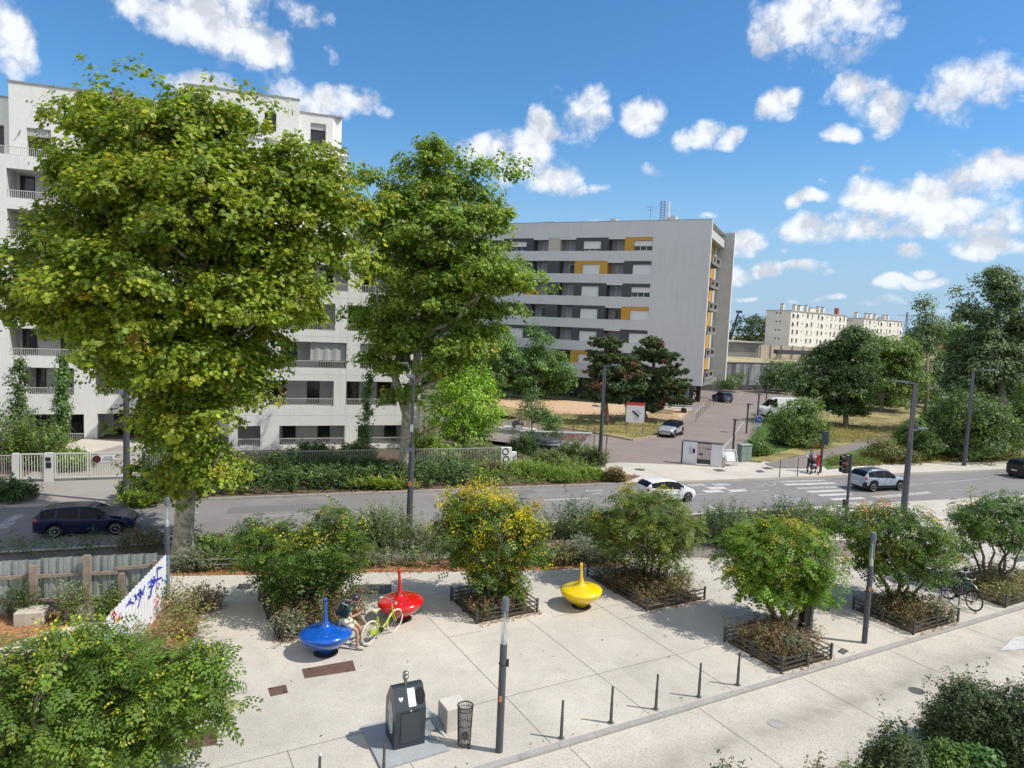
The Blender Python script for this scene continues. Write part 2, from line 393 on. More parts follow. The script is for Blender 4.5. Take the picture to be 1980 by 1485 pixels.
# ------------------------------------------------------------------ ground surfaces
def speckle(name, col, dark, light, scale=90, amount=.5, rough=.8, patch=.12, band=None, pscale=.35, slabs=None):
    """exposed-aggregate concrete or asphalt: fine stones plus large soft stains"""
    m = bpy.data.materials.new(name); nt, N, L = nodes(m); b = N['Principled BSDF']; b.inputs['Roughness'].default_value = rough; b.inputs['Specular IOR Level'].default_value = .25
    tc = N.new('ShaderNodeTexCoord')
    def nz(s, d, r=.55):
        n = N.new('ShaderNodeTexNoise'); n.inputs['Scale'].default_value = s; n.inputs['Detail'].default_value = d; n.inputs['Roughness'].default_value = r
        L.new(tc.outputs['Object'], n.inputs['Vector']); return n.outputs['Fac']
    def ramp(src, a, bb, c0, c1):
        r = N.new('ShaderNodeMapRange'); r.inputs[1].default_value = a; r.inputs[2].default_value = bb; r.inputs[3].default_value = c0; r.inputs[4].default_value = c1; L.new(src, r.inputs[0]); return r.outputs[0]
    def mixc(fac, c0, c1, mode='MIX'):
        x = N.new('ShaderNodeMix'); x.data_type = 'RGBA'; x.blend_type = mode
        if isinstance(fac, (int, float)): x.inputs[0].default_value = fac
        else: L.new(fac, x.inputs[0])
        for i, c in ((6, c0), (7, c1)):
            if isinstance(c, tuple): x.inputs[i].default_value = (*c, 1)
            else: L.new(c, x.inputs[i])
        return x.outputs[2]
    s1 = nz(scale, 2); c = mixc(ramp(s1, .52, .68, 0, amount), col, dark)
    s2 = nz(scale*.8+11, 2); c = mixc(ramp(s2, .56, .70, 0, amount), c, light)
    pt = nz(pscale, 6, .6); c = mixc(1, c, ramp(pt, .3, .7, 1-patch, 1+patch*.6), 'MULTIPLY')
    p2 = nz(2.3, 5, .65); c = mixc(1, c, ramp(p2, .3, .7, 1-patch*.45, 1+patch*.3), 'MULTIPLY')
    sp = nz(17, 1); c = mixc(ramp(sp, .735, .76, 0, .5), c, tuple(x*.35 for x in col))      # scattered small spots
    if slabs is not None:          # slight tone change from slab to slab
        mp = N.new('ShaderNodeMapping'); mp.inputs['Rotation'].default_value = (0, 0, -slabs); mp.inputs['Scale'].default_value = (.35, .33, 1); L.new(tc.outputs['Object'], mp.inputs[0])
        fl_ = N.new('ShaderNodeVectorMath'); fl_.operation = 'FLOOR'; L.new(mp.outputs[0], fl_.inputs[0]); wn_ = N.new('ShaderNodeTexWhiteNoise'); wn_.noise_dimensions = '2D'; L.new(fl_.outputs[0], wn_.inputs['Vector']); c = mixc(1, c, ramp(wn_.outputs['Value'], 0, 1, .955, 1.03), 'MULTIPLY')
    if band is not None:          # tyre-worn bands along the street, measured across it
        ang, bands = band
        sp_ = N.new('ShaderNodeSeparateXYZ'); mp = N.new('ShaderNodeMapping'); mp.inputs['Rotation'].default_value = (0, 0, -ang); L.new(tc.outputs['Object'], mp.inputs[0]); L.new(mp.outputs[0], sp_.inputs[0])
        for (c0, wd, am) in bands:
            ad = N.new('ShaderNodeMath'); ad.operation = 'SUBTRACT'; L.new(sp_.outputs[1], ad.inputs[0]); ad.inputs[1].default_value = c0
            ab = N.new('ShaderNodeMath'); ab.operation = 'ABSOLUTE'; L.new(ad.outputs[0], ab.inputs[0])
            g = ramp(ab.outputs[0], 0, wd, am, 0); mlt = N.new('ShaderNodeMath'); mlt.operation = 'MULTIPLY'; L.new(g, mlt.inputs[0]); L.new(ramp(nz(1.1, 6, .65), .32, .62, .25, 1), mlt.inputs[1])
            c = mixc(mlt.outputs[0], c, dark)
    L.new(c, b.inputs['Base Color'])
    bp = N.new('ShaderNodeBump'); bp.inputs['Strength'].default_value = .25; bp.inputs['Distance'].default_value = .01; L.new(s1, bp.inputs['Height']); L.new(bp.outputs[0], b.inputs['Normal'])
    MATS[name] = m; return m
M_PLAZA = speckle('exposed_aggregate', (.515, .47, .405), (.29, .26, .22), (.67, .62, .55), 24, .6, .85, .15, None, .35, KERB_ANG)
M_STREET = speckle('street_concrete', (.52, .47, .40), (.26, .23, .195), (.65, .60, .53), 24, .65, .85, .16, (KERB_ANG, [(10.9, .75, .75), (8.6, .9, .4), (9.4, .25, .2)]))
M_WALK = speckle('pale_sidewalk', (.53, .48, .415), (.34, .305, .265), (.64, .59, .53), 40, .5, .85, .15)
M_ASPH = speckle('road_asphalt', (.225, .210, .203), (.155, .145, .14), (.31, .295, .285), 45, .5, .8, .14, (ROAD_ANG, [(31.9, .4, .22), (33.2, .4, .22), (35.1, .4, .22), (36.5, .4, .22)]))
M_COURT = speckle('court_asphalt', (.25, .205, .18), (.17, .135, .12), (.33, .28, .25), 40, .4, .85, .14)
M_PATH = speckle('path_asphalt', (.22, .19, .17), (.14, .12, .11), (.26, .23, .21), 45, .4, .85, .12)
M_KERB = mat('kerb_stone', (.33, .31, .29), .8, var=.12, scale=3, var2=.15, scale2=30)
M_SOIL = mat('planting_soil', (.12, .085, .055), .95, var=.35, scale=6, var2=.25, scale2=40)
M_LITTER = mat('leaf_litter', (.30, .15, .07), .9, var=.45, scale=9, var2=.35, scale2=50)
M_DIRT = mat('dry_dirt', (.50, .42, .33), .95, var=.15, scale=3, var2=.25, scale2=35)
M_SAND = mat('sandy_ground', (.50, .34, .21), .95, var=.10, scale=2, var2=.12, scale2=30)
M_LAWN = mat('dry_lawn', (.24, .20, .075), .95, var=.45, scale=.45, var2=.3, scale2=6)
M_GREEN = mat('green_grass', (.075, .13, .022), .95, var=.4, scale=1.2, var2=.35, scale2=14)
M_BASE = mat('rough_ground', (.13, .135, .075), .95, var=.3, scale=.05, var2=.3, scale2=.6)
M_WHITE = mat('road_paint', (.50, .49, .475), .7, var=.12, scale=4, var2=.25, scale2=25)
M_WORN = mat('worn_road_paint', (.36, .35, .34), .75, var=.25, scale=3, var2=.35, scale2=22)
M_JOINT = mat('joint_dark', (.17, .15, .125), .9)

def sheet(name, pts, z, m, kind='structure'):
    return struct(MB().sheet([(p[0], p[1]) for p in pts], z).build(name, m), kind)
def pxs(l, z=0.): return [G(x, y, z) for x, y in l]
sheet('ground', [(-2500, -300), (2500, -300), (2500, 3500), (-2500, 3500)], -.32, M_BASE)
# main road between its two kerbs
sheet('main_road', [RP(-90, 30.4), RP(260, 30.4), RP(260, 37.65), RP(-90, 37.65)], -.12, M_ASPH)
# plaza slab: from the street kerb to the near kerb of the road
PL = [KP(-40, 12.56), KP(120, 12.56)]
pz = MB().prism([KP(-40, 12.56), KP(62, 12.56), RP(62, 30.36), RP(-90, 30.36), RP(-90, 5)], -.3, 0); struct(pz.build('plaza_paving', M_PLAZA))
sheet('side_street', [KP(-45, -2.), KP(70, -2.), KP(70, 12.38), KP(-45, 12.38)], -.05, M_STREET)
sheet('near_verge', [KP(-45, -12.), KP(70, -12.), KP(70, -2.), KP(-45, -2.)], -.05, M_SOIL)
def kerb_run(name, p0, p1, w_, z0, z1, seg=1.0, m=M_KERB):
    p0, p1 = Vector(p0), Vector(p1); t = p1-p0; n_ = max(1, int(t.length/seg)); mb = MB(); t.normalize(); ang = math.atan2(t.y, t.x)
    l = (Vector(p1)-Vector(p0)).length/n_
    for i in range(n_): mb.box(Vector(p0)+t*(i+.5)*l+Vector((0, 0, (z0+z1)/2)), (l-.008, w_, z1-z0), ang)
    return struct(mb.build(name, m))
kerb_run('street_kerb', KP(-40, 12.47), KP(62, 12.47), .175, -.3, .006, 1.0)
kerb_run('near_kerb', RP(-60, 30.47), RP(120, 30.47), .2, -.3, .012, 1.0, mat('pale_kerb', (.52, .48, .42), .8, var=.1, scale=3))
kerb_run('far_kerb', RP(-60, 37.58), RP(-14.5, 37.58), .16, -.3, .012)
kerb_run('far_kerb', RP(-5.3, 37.58), RP(24, 37.58), .16, -.3, .012)
kerb_run('far_kerb', RP(24, 37.58), RP(150, 37.58), .16, -.3, .008, 1.0, M_WALK)
# far side of the road: pale footway, driveway of the white building, planting beds
struct(MB().prism([RP(-90, 37.66), RP(150, 37.66), RP(150, 43.5), RP(-90, 43.5)], -.3, 0).build('far_sidewalk', M_WALK))
sheet('courtyard_garden', [RP(-45, 43.5), RP(16, 43.5), RP(16, 62), RP(-45, 62)], -.01, M_SOIL)
sheet('driveway', [RP(-14.3, 37.7), RP(-5.3, 37.7), RP(-5.3, 43.0), RP(-7.2, 53), RP(-12.2, 53), RP(-12.7, 43.0)], .005, speckle('driveway_concrete', (.30, .275, .25), (.2, .18, .16), (.4, .37, .33), 40, .4, .85, .12))
sheet('driveway', pxs([(118, 862), (160, 849), (240, 850), (300, 856), (300, 866), (230, 862), (160, 880)], .01), .012, M_WALK)
sheet('planting_bed', [RP(-5.2, 37.68), RP(20.6, 37.68), RP(22.6, 39.3), RP(20.0, 40.4), RP(19.5, 46), RP(13.4, 46), RP(13.3, 42.4), RP(-5.2, 42.6)], .01, M_SOIL)
sheet('planting_bed', [RP(-60, 37.68), RP(-13.6, 37.68), RP(-12.9, 42.3), RP(-60, 42.3)], .01, M_SOIL)
# court of the grey building, its sand and dry lawn, the path and the slope on the right
sheet('parking_court', pxs([(930, 828), (1010, 806), (960, 775), (1330, 790), (1340, 772), (1352, 748), (1500, 757), (1545, 768), (1560, 800), (1475, 840), (1440, 868), (1418, 890), (1335, 899), (1165, 893), (1110, 870), (930, 850)]), .0045, M_COURT)
sheet('dry_lawn', pxs([(930, 768), (1160, 780), (1332, 794), (1318, 808), (1272, 842), (1222, 850), (1150, 836), (1060, 822), (1000, 806), (940, 800)]), .020, M_LAWN)
sheet('sand_strip', pxs([(930, 762), (1050, 771), (1160, 780), (1340, 791), (1330, 800), (1300, 818), (1230, 812), (1150, 803), (1060, 800), (975, 786), (930, 783)]), .030, M_SAND)
kp = pxs([(935, 792), (1000, 808), (1060, 824), (1150, 838), (1222, 852), (1272, 844), (1318, 810), (1334, 795)])
for i in range(len(kp)-1): kerb_run('court_kerb', kp[i], kp[i+1], .2, 0., .13, 1.2, mat('court_kerb', (.36, .27, .19), .85, var=.12, scale=2))
sheet('green_lawn', pxs([(1440, 868), (1456, 842), (1474, 815), (1486, 792), (1560, 780), (1700, 760), (2150, 760), (2150, 893), (1980, 884), (1690, 898), (1600, 908), (1560, 880), (1500, 880), (1470, 895), (1418, 890)]), .0125, M_GREEN)
sheet('dry_slope', pxs([(1560, 800), (1700, 775), (1800, 772), (1770, 815), (1720, 838), (1610, 868), (1530, 884), (1490, 893), (1440, 890), (1520, 872), (1590, 850)]), .021, M_LAWN)
sheet('footpath', pxs([(1478, 897), (1530, 885), (1608, 868), (1690, 845), (1725, 838), (1722, 850), (1650, 872), (1590, 890), (1560, 906), (1500, 905)]), .030, M_PATH)
sheet('dry_verge', pxs([(1598, 906), (1640, 893), (1690, 868), (1740, 862), (1990, 868), (1990, 888), (1900, 893), (1760, 896), (1690, 899)]), .026, M_LAWN)
struct(MB().prism([(19, 112.2), (31, 114.2), (75, 134.7), (160, 174), (400, 240), (500, 1200), (-200, 1200), (-20, 150)], -.3, 4.38).build('upper_terrain', mat('upper_ground', (.36, .30, .17), .95, var=.25, scale=.2, var2=.2, scale2=2)))
# cycle path and planting beds between plaza and road
path = [(-12, 29.2), (-3, 28.8), (5, 27.9), (12, 26.4), (17, 25.45), (23, 24.3), (29, 23.2)]
up_ = [RP(a, n+1.25) for a, n in path]; dn_ = [RP(a, n-1.25) for a, n in path]
sheet('cycle_path', dn_+up_[::-1], .005, M_PATH)
kb = MB()
for i in range(3, len(path)-1):
    kb.beam(dn_[i]+Vector((0, 0, .01)), dn_[i+1]+Vector((0, 0, .01)), .14, .03)
struct(kb.build('path_edging', M_WALK))
sheet('planting_bed', [RP(-14, 30.33), RP(28, 30.33), RP(27.5, 26.0), RP(17, 26.8), RP(12, 27.75), RP(5, 29.25), RP(-3, 30.1), RP(-14, 30.1)], .012, M_SOIL)
sheet('planting_bed', [RP(-3.6, 26.6), RP(4, 25.4), RP(10, 24.3), RP(13.6, 24.2), RP(13.6, 24.9), RP(12, 25.1), RP(5, 26.6), RP(-3, 27.5)], .012, M_LITTER)
# construction yard behind the hoarding
sheet('dirt_yard', pxs([(-60, 1215), (318, 1172), (330, 1230), (200, 1330), (-60, 1420)]), .010, M_DIRT)
sheet('leaf_litter', pxs([(-20, 1190), (300, 1165), (300, 1185), (180, 1200), (60, 1230), (-20, 1262)]), .016, M_LITTER)
sheet('weed_verge', pxs([(318, 1160), (395, 1172), (372, 1240), (330, 1330), (190, 1345), (250, 1250)]), .020, M_LITTER)
# fine dark joints between the paving slabs
jm = MB()
def joint(p, q, z=.004, wd=.015):
    p, q = Vector((p[0], p[1], z)), Vector((q[0], q[1], z)); t = (q-p).normalized(); s_ = Vector((-t.y, t.x, 0))*wd/2
    jm.add([p-s_, q-s_, q+s_, p+s_], [(0, 1, 2, 3)])
for k in (3.0, 5.25, 8.35, 11.2, 14.0, 19.0, 21.6, 27., 32., 37.): joint(KP(k, 12.6), KP(k, 14.8 if k in (3., 5.25, 19.) else 24.8 if k < 15 else 24.8-(k-15)*.3))
for m_, k0, k1 in ((14.75, -2, 8.35), (14.75, 8.35, 15.9), (17.6, 2.2, 2.6), (18.4, 8.35, 9.5), (18.4, 12, 16), (21.6, 6.6, 22), (17.4, 14, 15.4)): joint(KP(k0, m_), KP(k1, m_))
for k in (-2, 2.8, 8.7, 12.6, 16.4, 20.4, 24.5, 29, 34): joint(KP(k, 3.), KP(k, 12.36), -.046)
for a in (6, 12, 17, 24): joint(RP(a, 37.7), RP(a, 43), .006)
struct(jm.build('paving_joints', M_JOINT))
# road markings
def mark(mb, p, q, wd, z=-.116):
    p, q = Vector((p[0], p[1], z)), Vector((q[0], q[1], z)); t = (q-p).normalized(); s_ = Vector((-t.y, t.x, 0))*wd/2
    mb.add([p-s_, q-s_, q+s_, p+s_], [(0, 1, 2, 3)])
mk = MB(); wk = MB(); Z0 = -.12
for (p, q, wd) in [((1052, 967), (1140, 963), .13), ((1373, 979), (1384, 984), .13), ((1391, 988), (1402, 993), .13)]: mark(mk, G(*p, Z0), G(*q, Z0), wd)
for (p, q) in [((1517, 937.3), (1614, 934)), ((1562, 951), (1632, 948)), ((1584, 958), (1645, 955)), ((1608, 966), (1670, 963))]: mark(mk, G(*p, Z0), G(*q, Z0), .42)
for (p, q) in [((1505, 931.5), (1597, 929)), ((1541, 944.5), (1622, 941.5)), ((1632, 974), (1690, 971))]: mark(wk, G(*p, Z0), G(*q, Z0), .42)
for (x, y) in [(1347, 938), (1394, 937), (1386, 943.5), (1379, 950), (1428, 949)]:
    c = G(x, y, Z0); mark(mk if y > 940 else wk, c-RU*.62, c+RU*.62, .62)
for (p, q, wd) in [((1318, 957), (1372, 955), .12), ((1408, 952.5), (1487, 948.5), .12), ((1180, 963), (1235, 961), .12), ((1760, 938), (1912, 925), .12), ((1830, 948), (1860, 947), .12), ((1130, 949), (1165, 948), .25), ((1145, 954), (1163, 953.5), .2), ((920, 973), (1000, 969.5), .1), ((470, 1000), (600, 993), .1), ((340, 993), (385, 991), .12), ((340, 1003), (380, 1001), .12), ((0, 1022), (20, 1009), .5), ((12, 1010), (40, 995), .4), ((1320, 1000), (1358, 998), .12), ((1920, 899), (1990, 894), .15), ((1690, 962), (1800, 952), .5)]: mark(wk, G(*p, Z0), G(*q, Z0), wd)
# worn cycle symbols on the carriageway
for (cx, cy) in [(1478, 937), (1500, 960), (1545, 966)]:
    c = G(cx, cy, Z0)
    for (a0, n0, a1, n1) in [(-.9, .5, -.2, -.1), (-.2, -.1, .5, .5), (.5, .5, .1, -.5), (.1, -.5, 1.1, -.1), (1.1, -.1, 1.5, .6), (-1.4, -.5, -.5, -.6)]: mark(wk, c+RU*a0*.75+RN*n0*.8, c+RU*a1*.75+RN*n1*.8, .09)
for (p, q, wd) in [((1392, 756), (1384, 765), .12), ((1436, 758), (1428, 766), .12), ((1440, 812), (1419, 842), .12), ((1419, 842), (1398, 868), .12), ((1362, 780), (1345, 797), .12), ((1395, 783), (1350, 778), .08), ((1365, 806), (1435, 812), .06)]: mark(wk, G(*p), G(*q), wd, .009)
tri = pxs([(1934, 1258), (1962, 1232), (1982, 1230), (2000, 1254)], -.05); mk.sheet([(p.x, p.y) for p in tri], -.044)
struct(mk.build('road_marking', M_WHITE)); struct(wk.build('road_marking', M_WORN))
# oily stains and patches are in the materials; steel plates let into the paving
M_RUST = mat('weathered_steel', (.16, .095, .07), .65, .3, var=.2, scale=3, var2=.2, scale2=30)
M_GRAT = mat('grating_grey', (.13, .125, .12), .6, .4, var=.15, scale=6, var2=.3, scale2=60)
def plate(px, m, label, z=0., name='cover_plate'):
    p = pxs(px, z); c = sum(p, Vector())/4; mb = MB().prism([(q.x, q.y) for q in p], z-.02, z+.008); o = mb.build(name, m, loc=c)
    for i in (0, 2):          # lifting eyes
        e = c.lerp(p[i], .7)
        MB().box((e.x, e.y, z+.011), (.09, .03, .008), KERB_ANG).build('lifting_eye', mat('dark_hole', (.02, .02, .02), .8), o)
    return tag(o, label, 'cover plate', 'steel plates set in the paving')
plate([(584, 1294), (682, 1277), (688, 1297), (589, 1312)], M_RUST, 'large brown steel plate in the paving just in front of the blue spinning top')
plate([(518, 1331), (553, 1324), (557, 1340), (523, 1347)], M_RUST, 'small square brown plate left of the large brown plate')
plate([(365, 1416), (421, 1409), (419, 1440), (360, 1449)], M_RUST, 'brown square plate under the branches of the lower left tree')
plate([(462, 1129), (488, 1129), (485, 1139), (457, 1139)], M_GRAT, 'grey square plate in the paving behind the left small tree')
plate([(682, 1131), (757, 1130), (757, 1148), (674, 1151)], M_GRAT, 'grey slotted plate in the paving behind the red spinning top')
plate([(1377, 907.5), (1394, 907), (1404, 911.5), (1387, 912)], M_GRAT, 'grey cover in the pale footway below the white entry wall', name='drain_cover')
plate([(1460, 910), (1471, 909), (1480, 913), (1466, 914)], M_GRAT, 'smaller of two grey covers left of the footway posts', name='drain_cover')
plate([(1471, 904), (1485, 903), (1498, 907), (1482, 908)], M_GRAT, 'larger grey cover behind the small one left of the footway posts', name='drain_cover')
plate([(1952, 1079), (1985, 1075), (2000, 1082), (1966, 1087)], M_GRAT, 'grey plate in the paving at the right picture edge', name='drain_cover')
plate([(1619, 1260), (1628, 1253), (1641, 1259), (1631, 1266)], M_GRAT, 'small dark cover beside the kerb at the foot of the right lamp column', name='drain_cover')

def manhole(px, r_, label, z=0., m=M_GRAT):
    c = G(*px, z); q = MB().lathe([(.02, z+.008), (r_*.86, z+.008), (r_*.9, z+.004), (r_, z+.009), (r_, z-.02)], 28, (c.x, c.y, 0), False).build('manhole_cover', m, loc=(c.x, c.y, 0)); tag(q, label, 'manhole cover')
manhole((1772, 1336), .2, 'dark round manhole cover in the pale side street left of the foreground shrubs', -.05); manhole((1237, 908), .36, 'small round cover in the pale footway left of the entry wall'); manhole((1500, 1399), .2, 'worn round cover in the middle of the pale side street', -.05, M_KERB); manhole((985, 985), .33, 'round manhole cover in the road behind the tree full of yellow pods', -.12)
for i, (a0, a1, n0, n1) in enumerate(((-2, 3.2, 34.9, 36.1), (11.6, 14.4, 36.4, 37.3), (26, 31, 30.9, 31.7))):          # darker tar repairs
    sheet('road_patch', [RP(a0, n0), RP(a1, n0+.05), RP(a1-.1, n1), RP(a0+.15, n1)], -.1165, mat('tar_patch', (.165, .155, .15), .85, var=.15, scale=8))
# ------------------------------------------------------------------ buildings
M_RENDER = mat('pale_render', (.745, .74, .71), .85, var=.03, scale=.6, var2=.04, scale2=5, bump=.08, bscale=25, streak=.09)
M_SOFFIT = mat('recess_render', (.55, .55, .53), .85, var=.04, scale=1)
M_DARKGL = mat('window_glass', (.018, .022, .028), .06, spec=.6)
M_FRAME = mat('dark_frame', (.045, .045, .05), .5)
M_RAIL = mat('pale_metal', (.58, .57, .54), .45, .1)
M_BLIND = mat('grey_blind', (.42, .42, .41), .7)
M_COPE = mat('zinc_coping', (.30, .30, .31), .5, .3)
UP = Vector((0, 0, 1))
class Frame:
    """a facade plane: a along u, z up, d into the building"""
    def __init__(s, o, u, w): s.o = Vector(o); s.u = Vector(u); s.w = Vector(w)
    def p(s, a, z, d=0.): return s.o+s.u*a+UP*z+s.w*d
    def box(s, mb, a0, a1, z0, z1, d0, d1):
        vs = [s.p(a, z, d) for d in (d0, d1) for z in (z0, z1) for a in (a0, a1)]
        return mb.add(vs, [(0, 1, 3, 2), (5, 4, 6, 7), (4, 0, 2, 6), (1, 5, 7, 3), (4, 5, 1, 0), (2, 3, 7, 6)])
    def wall(s, mb, a0, a1, z0, z1, ops, depth, back=None):
        xs = sorted({a0, a1}|{x for o in ops for x in o[:2]}); zs = sorted({z0, z1}|{z for o in ops for z in o[2:4]})
        for i in range(len(xs)-1):
            for j in range(len(zs)-1):
                ca, cz = (xs[i]+xs[i+1])/2, (zs[j]+zs[j+1])/2
                if any(o[0] < ca < o[1] and o[2] < cz < o[3] for o in ops): continue
                mb.quad(s.p(xs[i], zs[j]), s.p(xs[i+1], zs[j]), s.p(xs[i+1], zs[j+1]), s.p(xs[i], zs[j+1]))
        for oi, (x0, x1, y0, y1) in enumerate(ops):
            t = back[oi] if isinstance(back, list) else (back if back is not None else mb); d = depth
            mb.quad(s.p(x0, y0), s.p(x0, y0, d), s.p(x1, y0, d), s.p(x1, y0)); t.quad(s.p(x0, y1), s.p(x1, y1), s.p(x1, y1, d), s.p(x0, y1, d))
            t.quad(s.p(x0, y0), s.p(x0, y1), s.p(x0, y1, d), s.p(x0, y0, d)); t.quad(s.p(x1, y0), s.p(x1, y0, d), s.p(x1, y1, d), s.p(x1, y1))
            t.quad(s.p(x0, y0, d), s.p(x0, y1, d), s.p(x1, y1, d), s.p(x1, y0, d))
    def railing(s, mb, a0, a1, z0, z1, d=.04, step=.115):
        s.box(mb, a0, a1, z1-.045, z1, d-.025, d+.025); s.box(mb, a0, a1, z0, z0+.03, d-.015, d+.015)
        n = max(2, int((a1-a0)/step))
        for i in range(n+1):
            a = a0+.012+(a1-a0-.024)*i/n; s.box(mb, a-.011, a+.011, z0+.03, z1-.045, d-.016, d+.016)
def window(f, parent, a0, a1, z0, z1, d, frame_m=M_FRAME, glass_m=M_DARKGL, mull=1, fr=.06, name='window'):
    mb = MB(); f.box(mb, a0, a1, z0, z0+fr, d-.05, d); f.box(mb, a0, a1, z1-fr, z1, d-.05, d)
    for i in range(mull+2):
        a = a0+(a1-a0-fr)*i/(mull+1); f.box(mb, a, a+fr, z0+fr, z1-fr, d-.05, d)
    o = mb.build(name, frame_m, parent); g = MB(); f.box(g, a0+.02, a1-.02, z0+.02, z1-.02, d-.03, d-.012); g.build('pane', glass_m, o); return o

# ---- white apartment building on the left
WB = empty('apartment_building', RP(-4, 54), 'white rendered apartment block with deep loggias behind the two tall plane trees', 'building')
NR, NL = 50.5, 56.0
fr = Frame(RN*NR, RU, RN); fl = Frame(RN*NL, RU, RN)
wall = MB(); linings = []
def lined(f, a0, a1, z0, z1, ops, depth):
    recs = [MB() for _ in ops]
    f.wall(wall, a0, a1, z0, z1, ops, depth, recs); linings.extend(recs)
def coping(*segs):
    m_ = MB()
    for (f, *q) in segs: f.box(m_, *q)
    m_.build('coping', M_COPE, WB)
def round_corner(f, ac, r_, z0, z1, n=12):
    arc = [(ac+r_*math.sin(t), r_-r_*math.cos(t)) for t in np.linspace(0, math.pi/2, n)]; cm = MB(); ring = []
    for (a, b) in zip(arc[:-1], arc[1:]): wall.add([f.p(a[0], z0, a[1]), f.p(b[0], z0, b[1]), f.p(b[0], z1, b[1]), f.p(a[0], z1, a[1])], [(0, 1, 2, 3)], True)
    o_ = [(a-.0+.05*math.sin(t), d-.05*math.cos(t)) for (a, d), t in zip(arc, np.linspace(0, math.pi/2, n))]
    cm.tube([f.p(a, z1+.04, d) for a, d in o_], .06, 6); cm.build('coping', M_COPE, WB)
floors = [(.25, 1.68), (3.06, 4.84), (5.71, 7.55), (8.37, 10.2), (11.13, 12.93)]
ops = []
for i, (z0, z1) in enumerate(floors):
    b = [(-2.17, -.71), (.52, 4.94), (5.86, 9.12)] if i == 0 else ([(-2.17, -1.25), (-.23, 4.13), (4.99, 8.61)] if i in (1, 3) else [(-2.17, -.57), (.52, 4.94), (5.89, 9.52)])
    for (a0, a1) in b: ops.append((a0, a1, z0, z1, i))
lined(fr, -2.74, 10.32, -1.6, 14.3, [o[:4] for o in ops], 1.8)
wall.quad(fr.p(10.32, -1.6), fr.p(10.32, -1.6, 14), fr.p(10.32, 14.3, 14), fr.p(10.32, 14.3)); wall.quad(fr.p(-2.74, -1.6, 9), fr.p(-2.74, -1.6), fr.p(-2.74, 14.3), fr.p(-2.74, 14.3, 9))
wall.quad(fr.p(-2.74, 14.1), fr.p(10.32, 14.1), fr.p(10.32, 14.1, 14), fr.p(-2.74, 14.1, 14)); coping((fr, -2.8, 10.38, 14.3, 14.39, -.05, .35))
fl_floors = [(-.15, 1.75), (3.08, 4.99), (5.77, 7.66), (8.45, 10.35), (11.09, 12.99), (13.73, 15.63), (16.35, 18.28)]
lops = []
for i, (z0, z1) in enumerate(fl_floors):
    if i == 0: b = [(-21.66, -18.17), (-16.17, -12.52)]
    elif i % 2: b = [(-20.6, -17.96), (-16.9 if i != 1 else -16.06, -13.1), (-11.83, -7.82)]
    else: b = [(-21.66, -17.96), (-16.9, -12.68), (-12.05, -8.24)]
    for (a0, a1) in b: lops.append((a0, a1, z0, z1, i))
lops.append((-11.68, -8.88, -.29, 1.79, 0))
lined(fl, -22.19, -6.55, -1, 19.17, [o[:4] for o in lops], 2.)
tops = [(-5.92, -2.75, z0, z1, i) for i, (z0, z1) in enumerate(fl_floors) if i > 4]
lined(fl, -6.55, 3.8, -1, 22.03, [o[:4] for o in tops]+[(-.42, 1.9, 18.8, 20.81), (2.11, 3.17, 16.27, 18.28)], 1.7)
round_corner(fl, 3.8, 1.58, -1, 22.03)
wall.quad(fl.p(5.38, -1, 1.58), fl.p(5.38, -1, 12), fl.p(5.38, 22.03, 12), fl.p(5.38, 22.03, 1.58)); coping((fl, -6.55, 3.8, 22.03, 22.13, -.05, .25))
wall.quad(fl.p(-6.55, 21.6, .01), fl.p(5.38, 21.6, .01), fl.p(5.38, 21.6, 12), fl.p(-6.55, 21.6, 12))
topo = [(-18.6, -17.43, 19.23, 21.34), (-15.95, -14.53, 19.23, 21.23), (-13.05, -12.15, 22.61, 23.35), (-11.15, -10.14, 22.4, 23.35)]
ft = Frame(RN*(NL+.9), RU, RN); lined(ft, -16.96, -9.72, 18.9, 24.09, topo[1:], .5)
ft2 = Frame(RN*(NL+1.5), RU, RN); lined(ft2, -22.19, -16.96, 18.9, 23.14, [topo[0]], .5); wall.quad(ft.p(-16.96, 18.9, 3), ft.p(-16.96, 18.9), ft.p(-16.96, 24.09), ft.p(-16.96, 24.09, 3))
round_corner(ft, -9.72, 3.1, 18.9, 24.09); coping((ft, -17.02, -9.72, 24.09, 24.21, -.05, .25)); coping((ft2, -22.19, -17.02, 23.14, 23.25, -.05, .25))
wall.quad(fl.p(-22.19, 18.96), fl.p(-6.55, 18.96), fl.p(-6.55, 18.96, 10), fl.p(-22.19, 18.96, 10))
fa = Frame(RN*(NL+1.6), RU, RN); fb = Frame(RN*(NL+2.4), RU, RN)
lined(fa, -6.34, 1.69, 21.55, 25.67, [(-.79, .05, 23.14, 24.51)], .4); wall.quad(fa.p(1.69, 21.55), fa.p(1.69, 21.55, 9), fa.p(1.69, 25.67, 9), fa.p(1.69, 25.67)); coping((fa, -6.4, 1.75, 25.67, 25.79, -.05, .25))
lined(fb, 1.69, 4.28, 21.55, 24.98, [(2.59, 3.75, 22.61, 24.35)], .35)
wall.quad(fb.p(4.28, 21.55), fb.p(4.99, 21.55, .37), fb.p(4.99, 24.98, .37), fb.p(4.28, 24.98)); wall.quad(fb.p(4.99, 21.55, .37), fb.p(4.99, 21.55, 8), fb.p(4.99, 24.98, 8), fb.p(4.99, 24.98, .37)); coping((fb, 1.75, 5.02, 24.98, 25.1, -.05, .3))
wall.build('wall', M_RENDER, WB)
for z in (2.4, 5.28, 7.95, 10.65): q = MB(); fr.box(q, -2.7, 10.3, z-.006, z+.006, -.004, -.0005); q.build('facade_joint', M_BLIND, WB)
q = MB(); fr.box(q, 4.97, 4.985, -1, 14.2, -.005, -.0006); q.build('facade_joint', M_BLIND, WB)
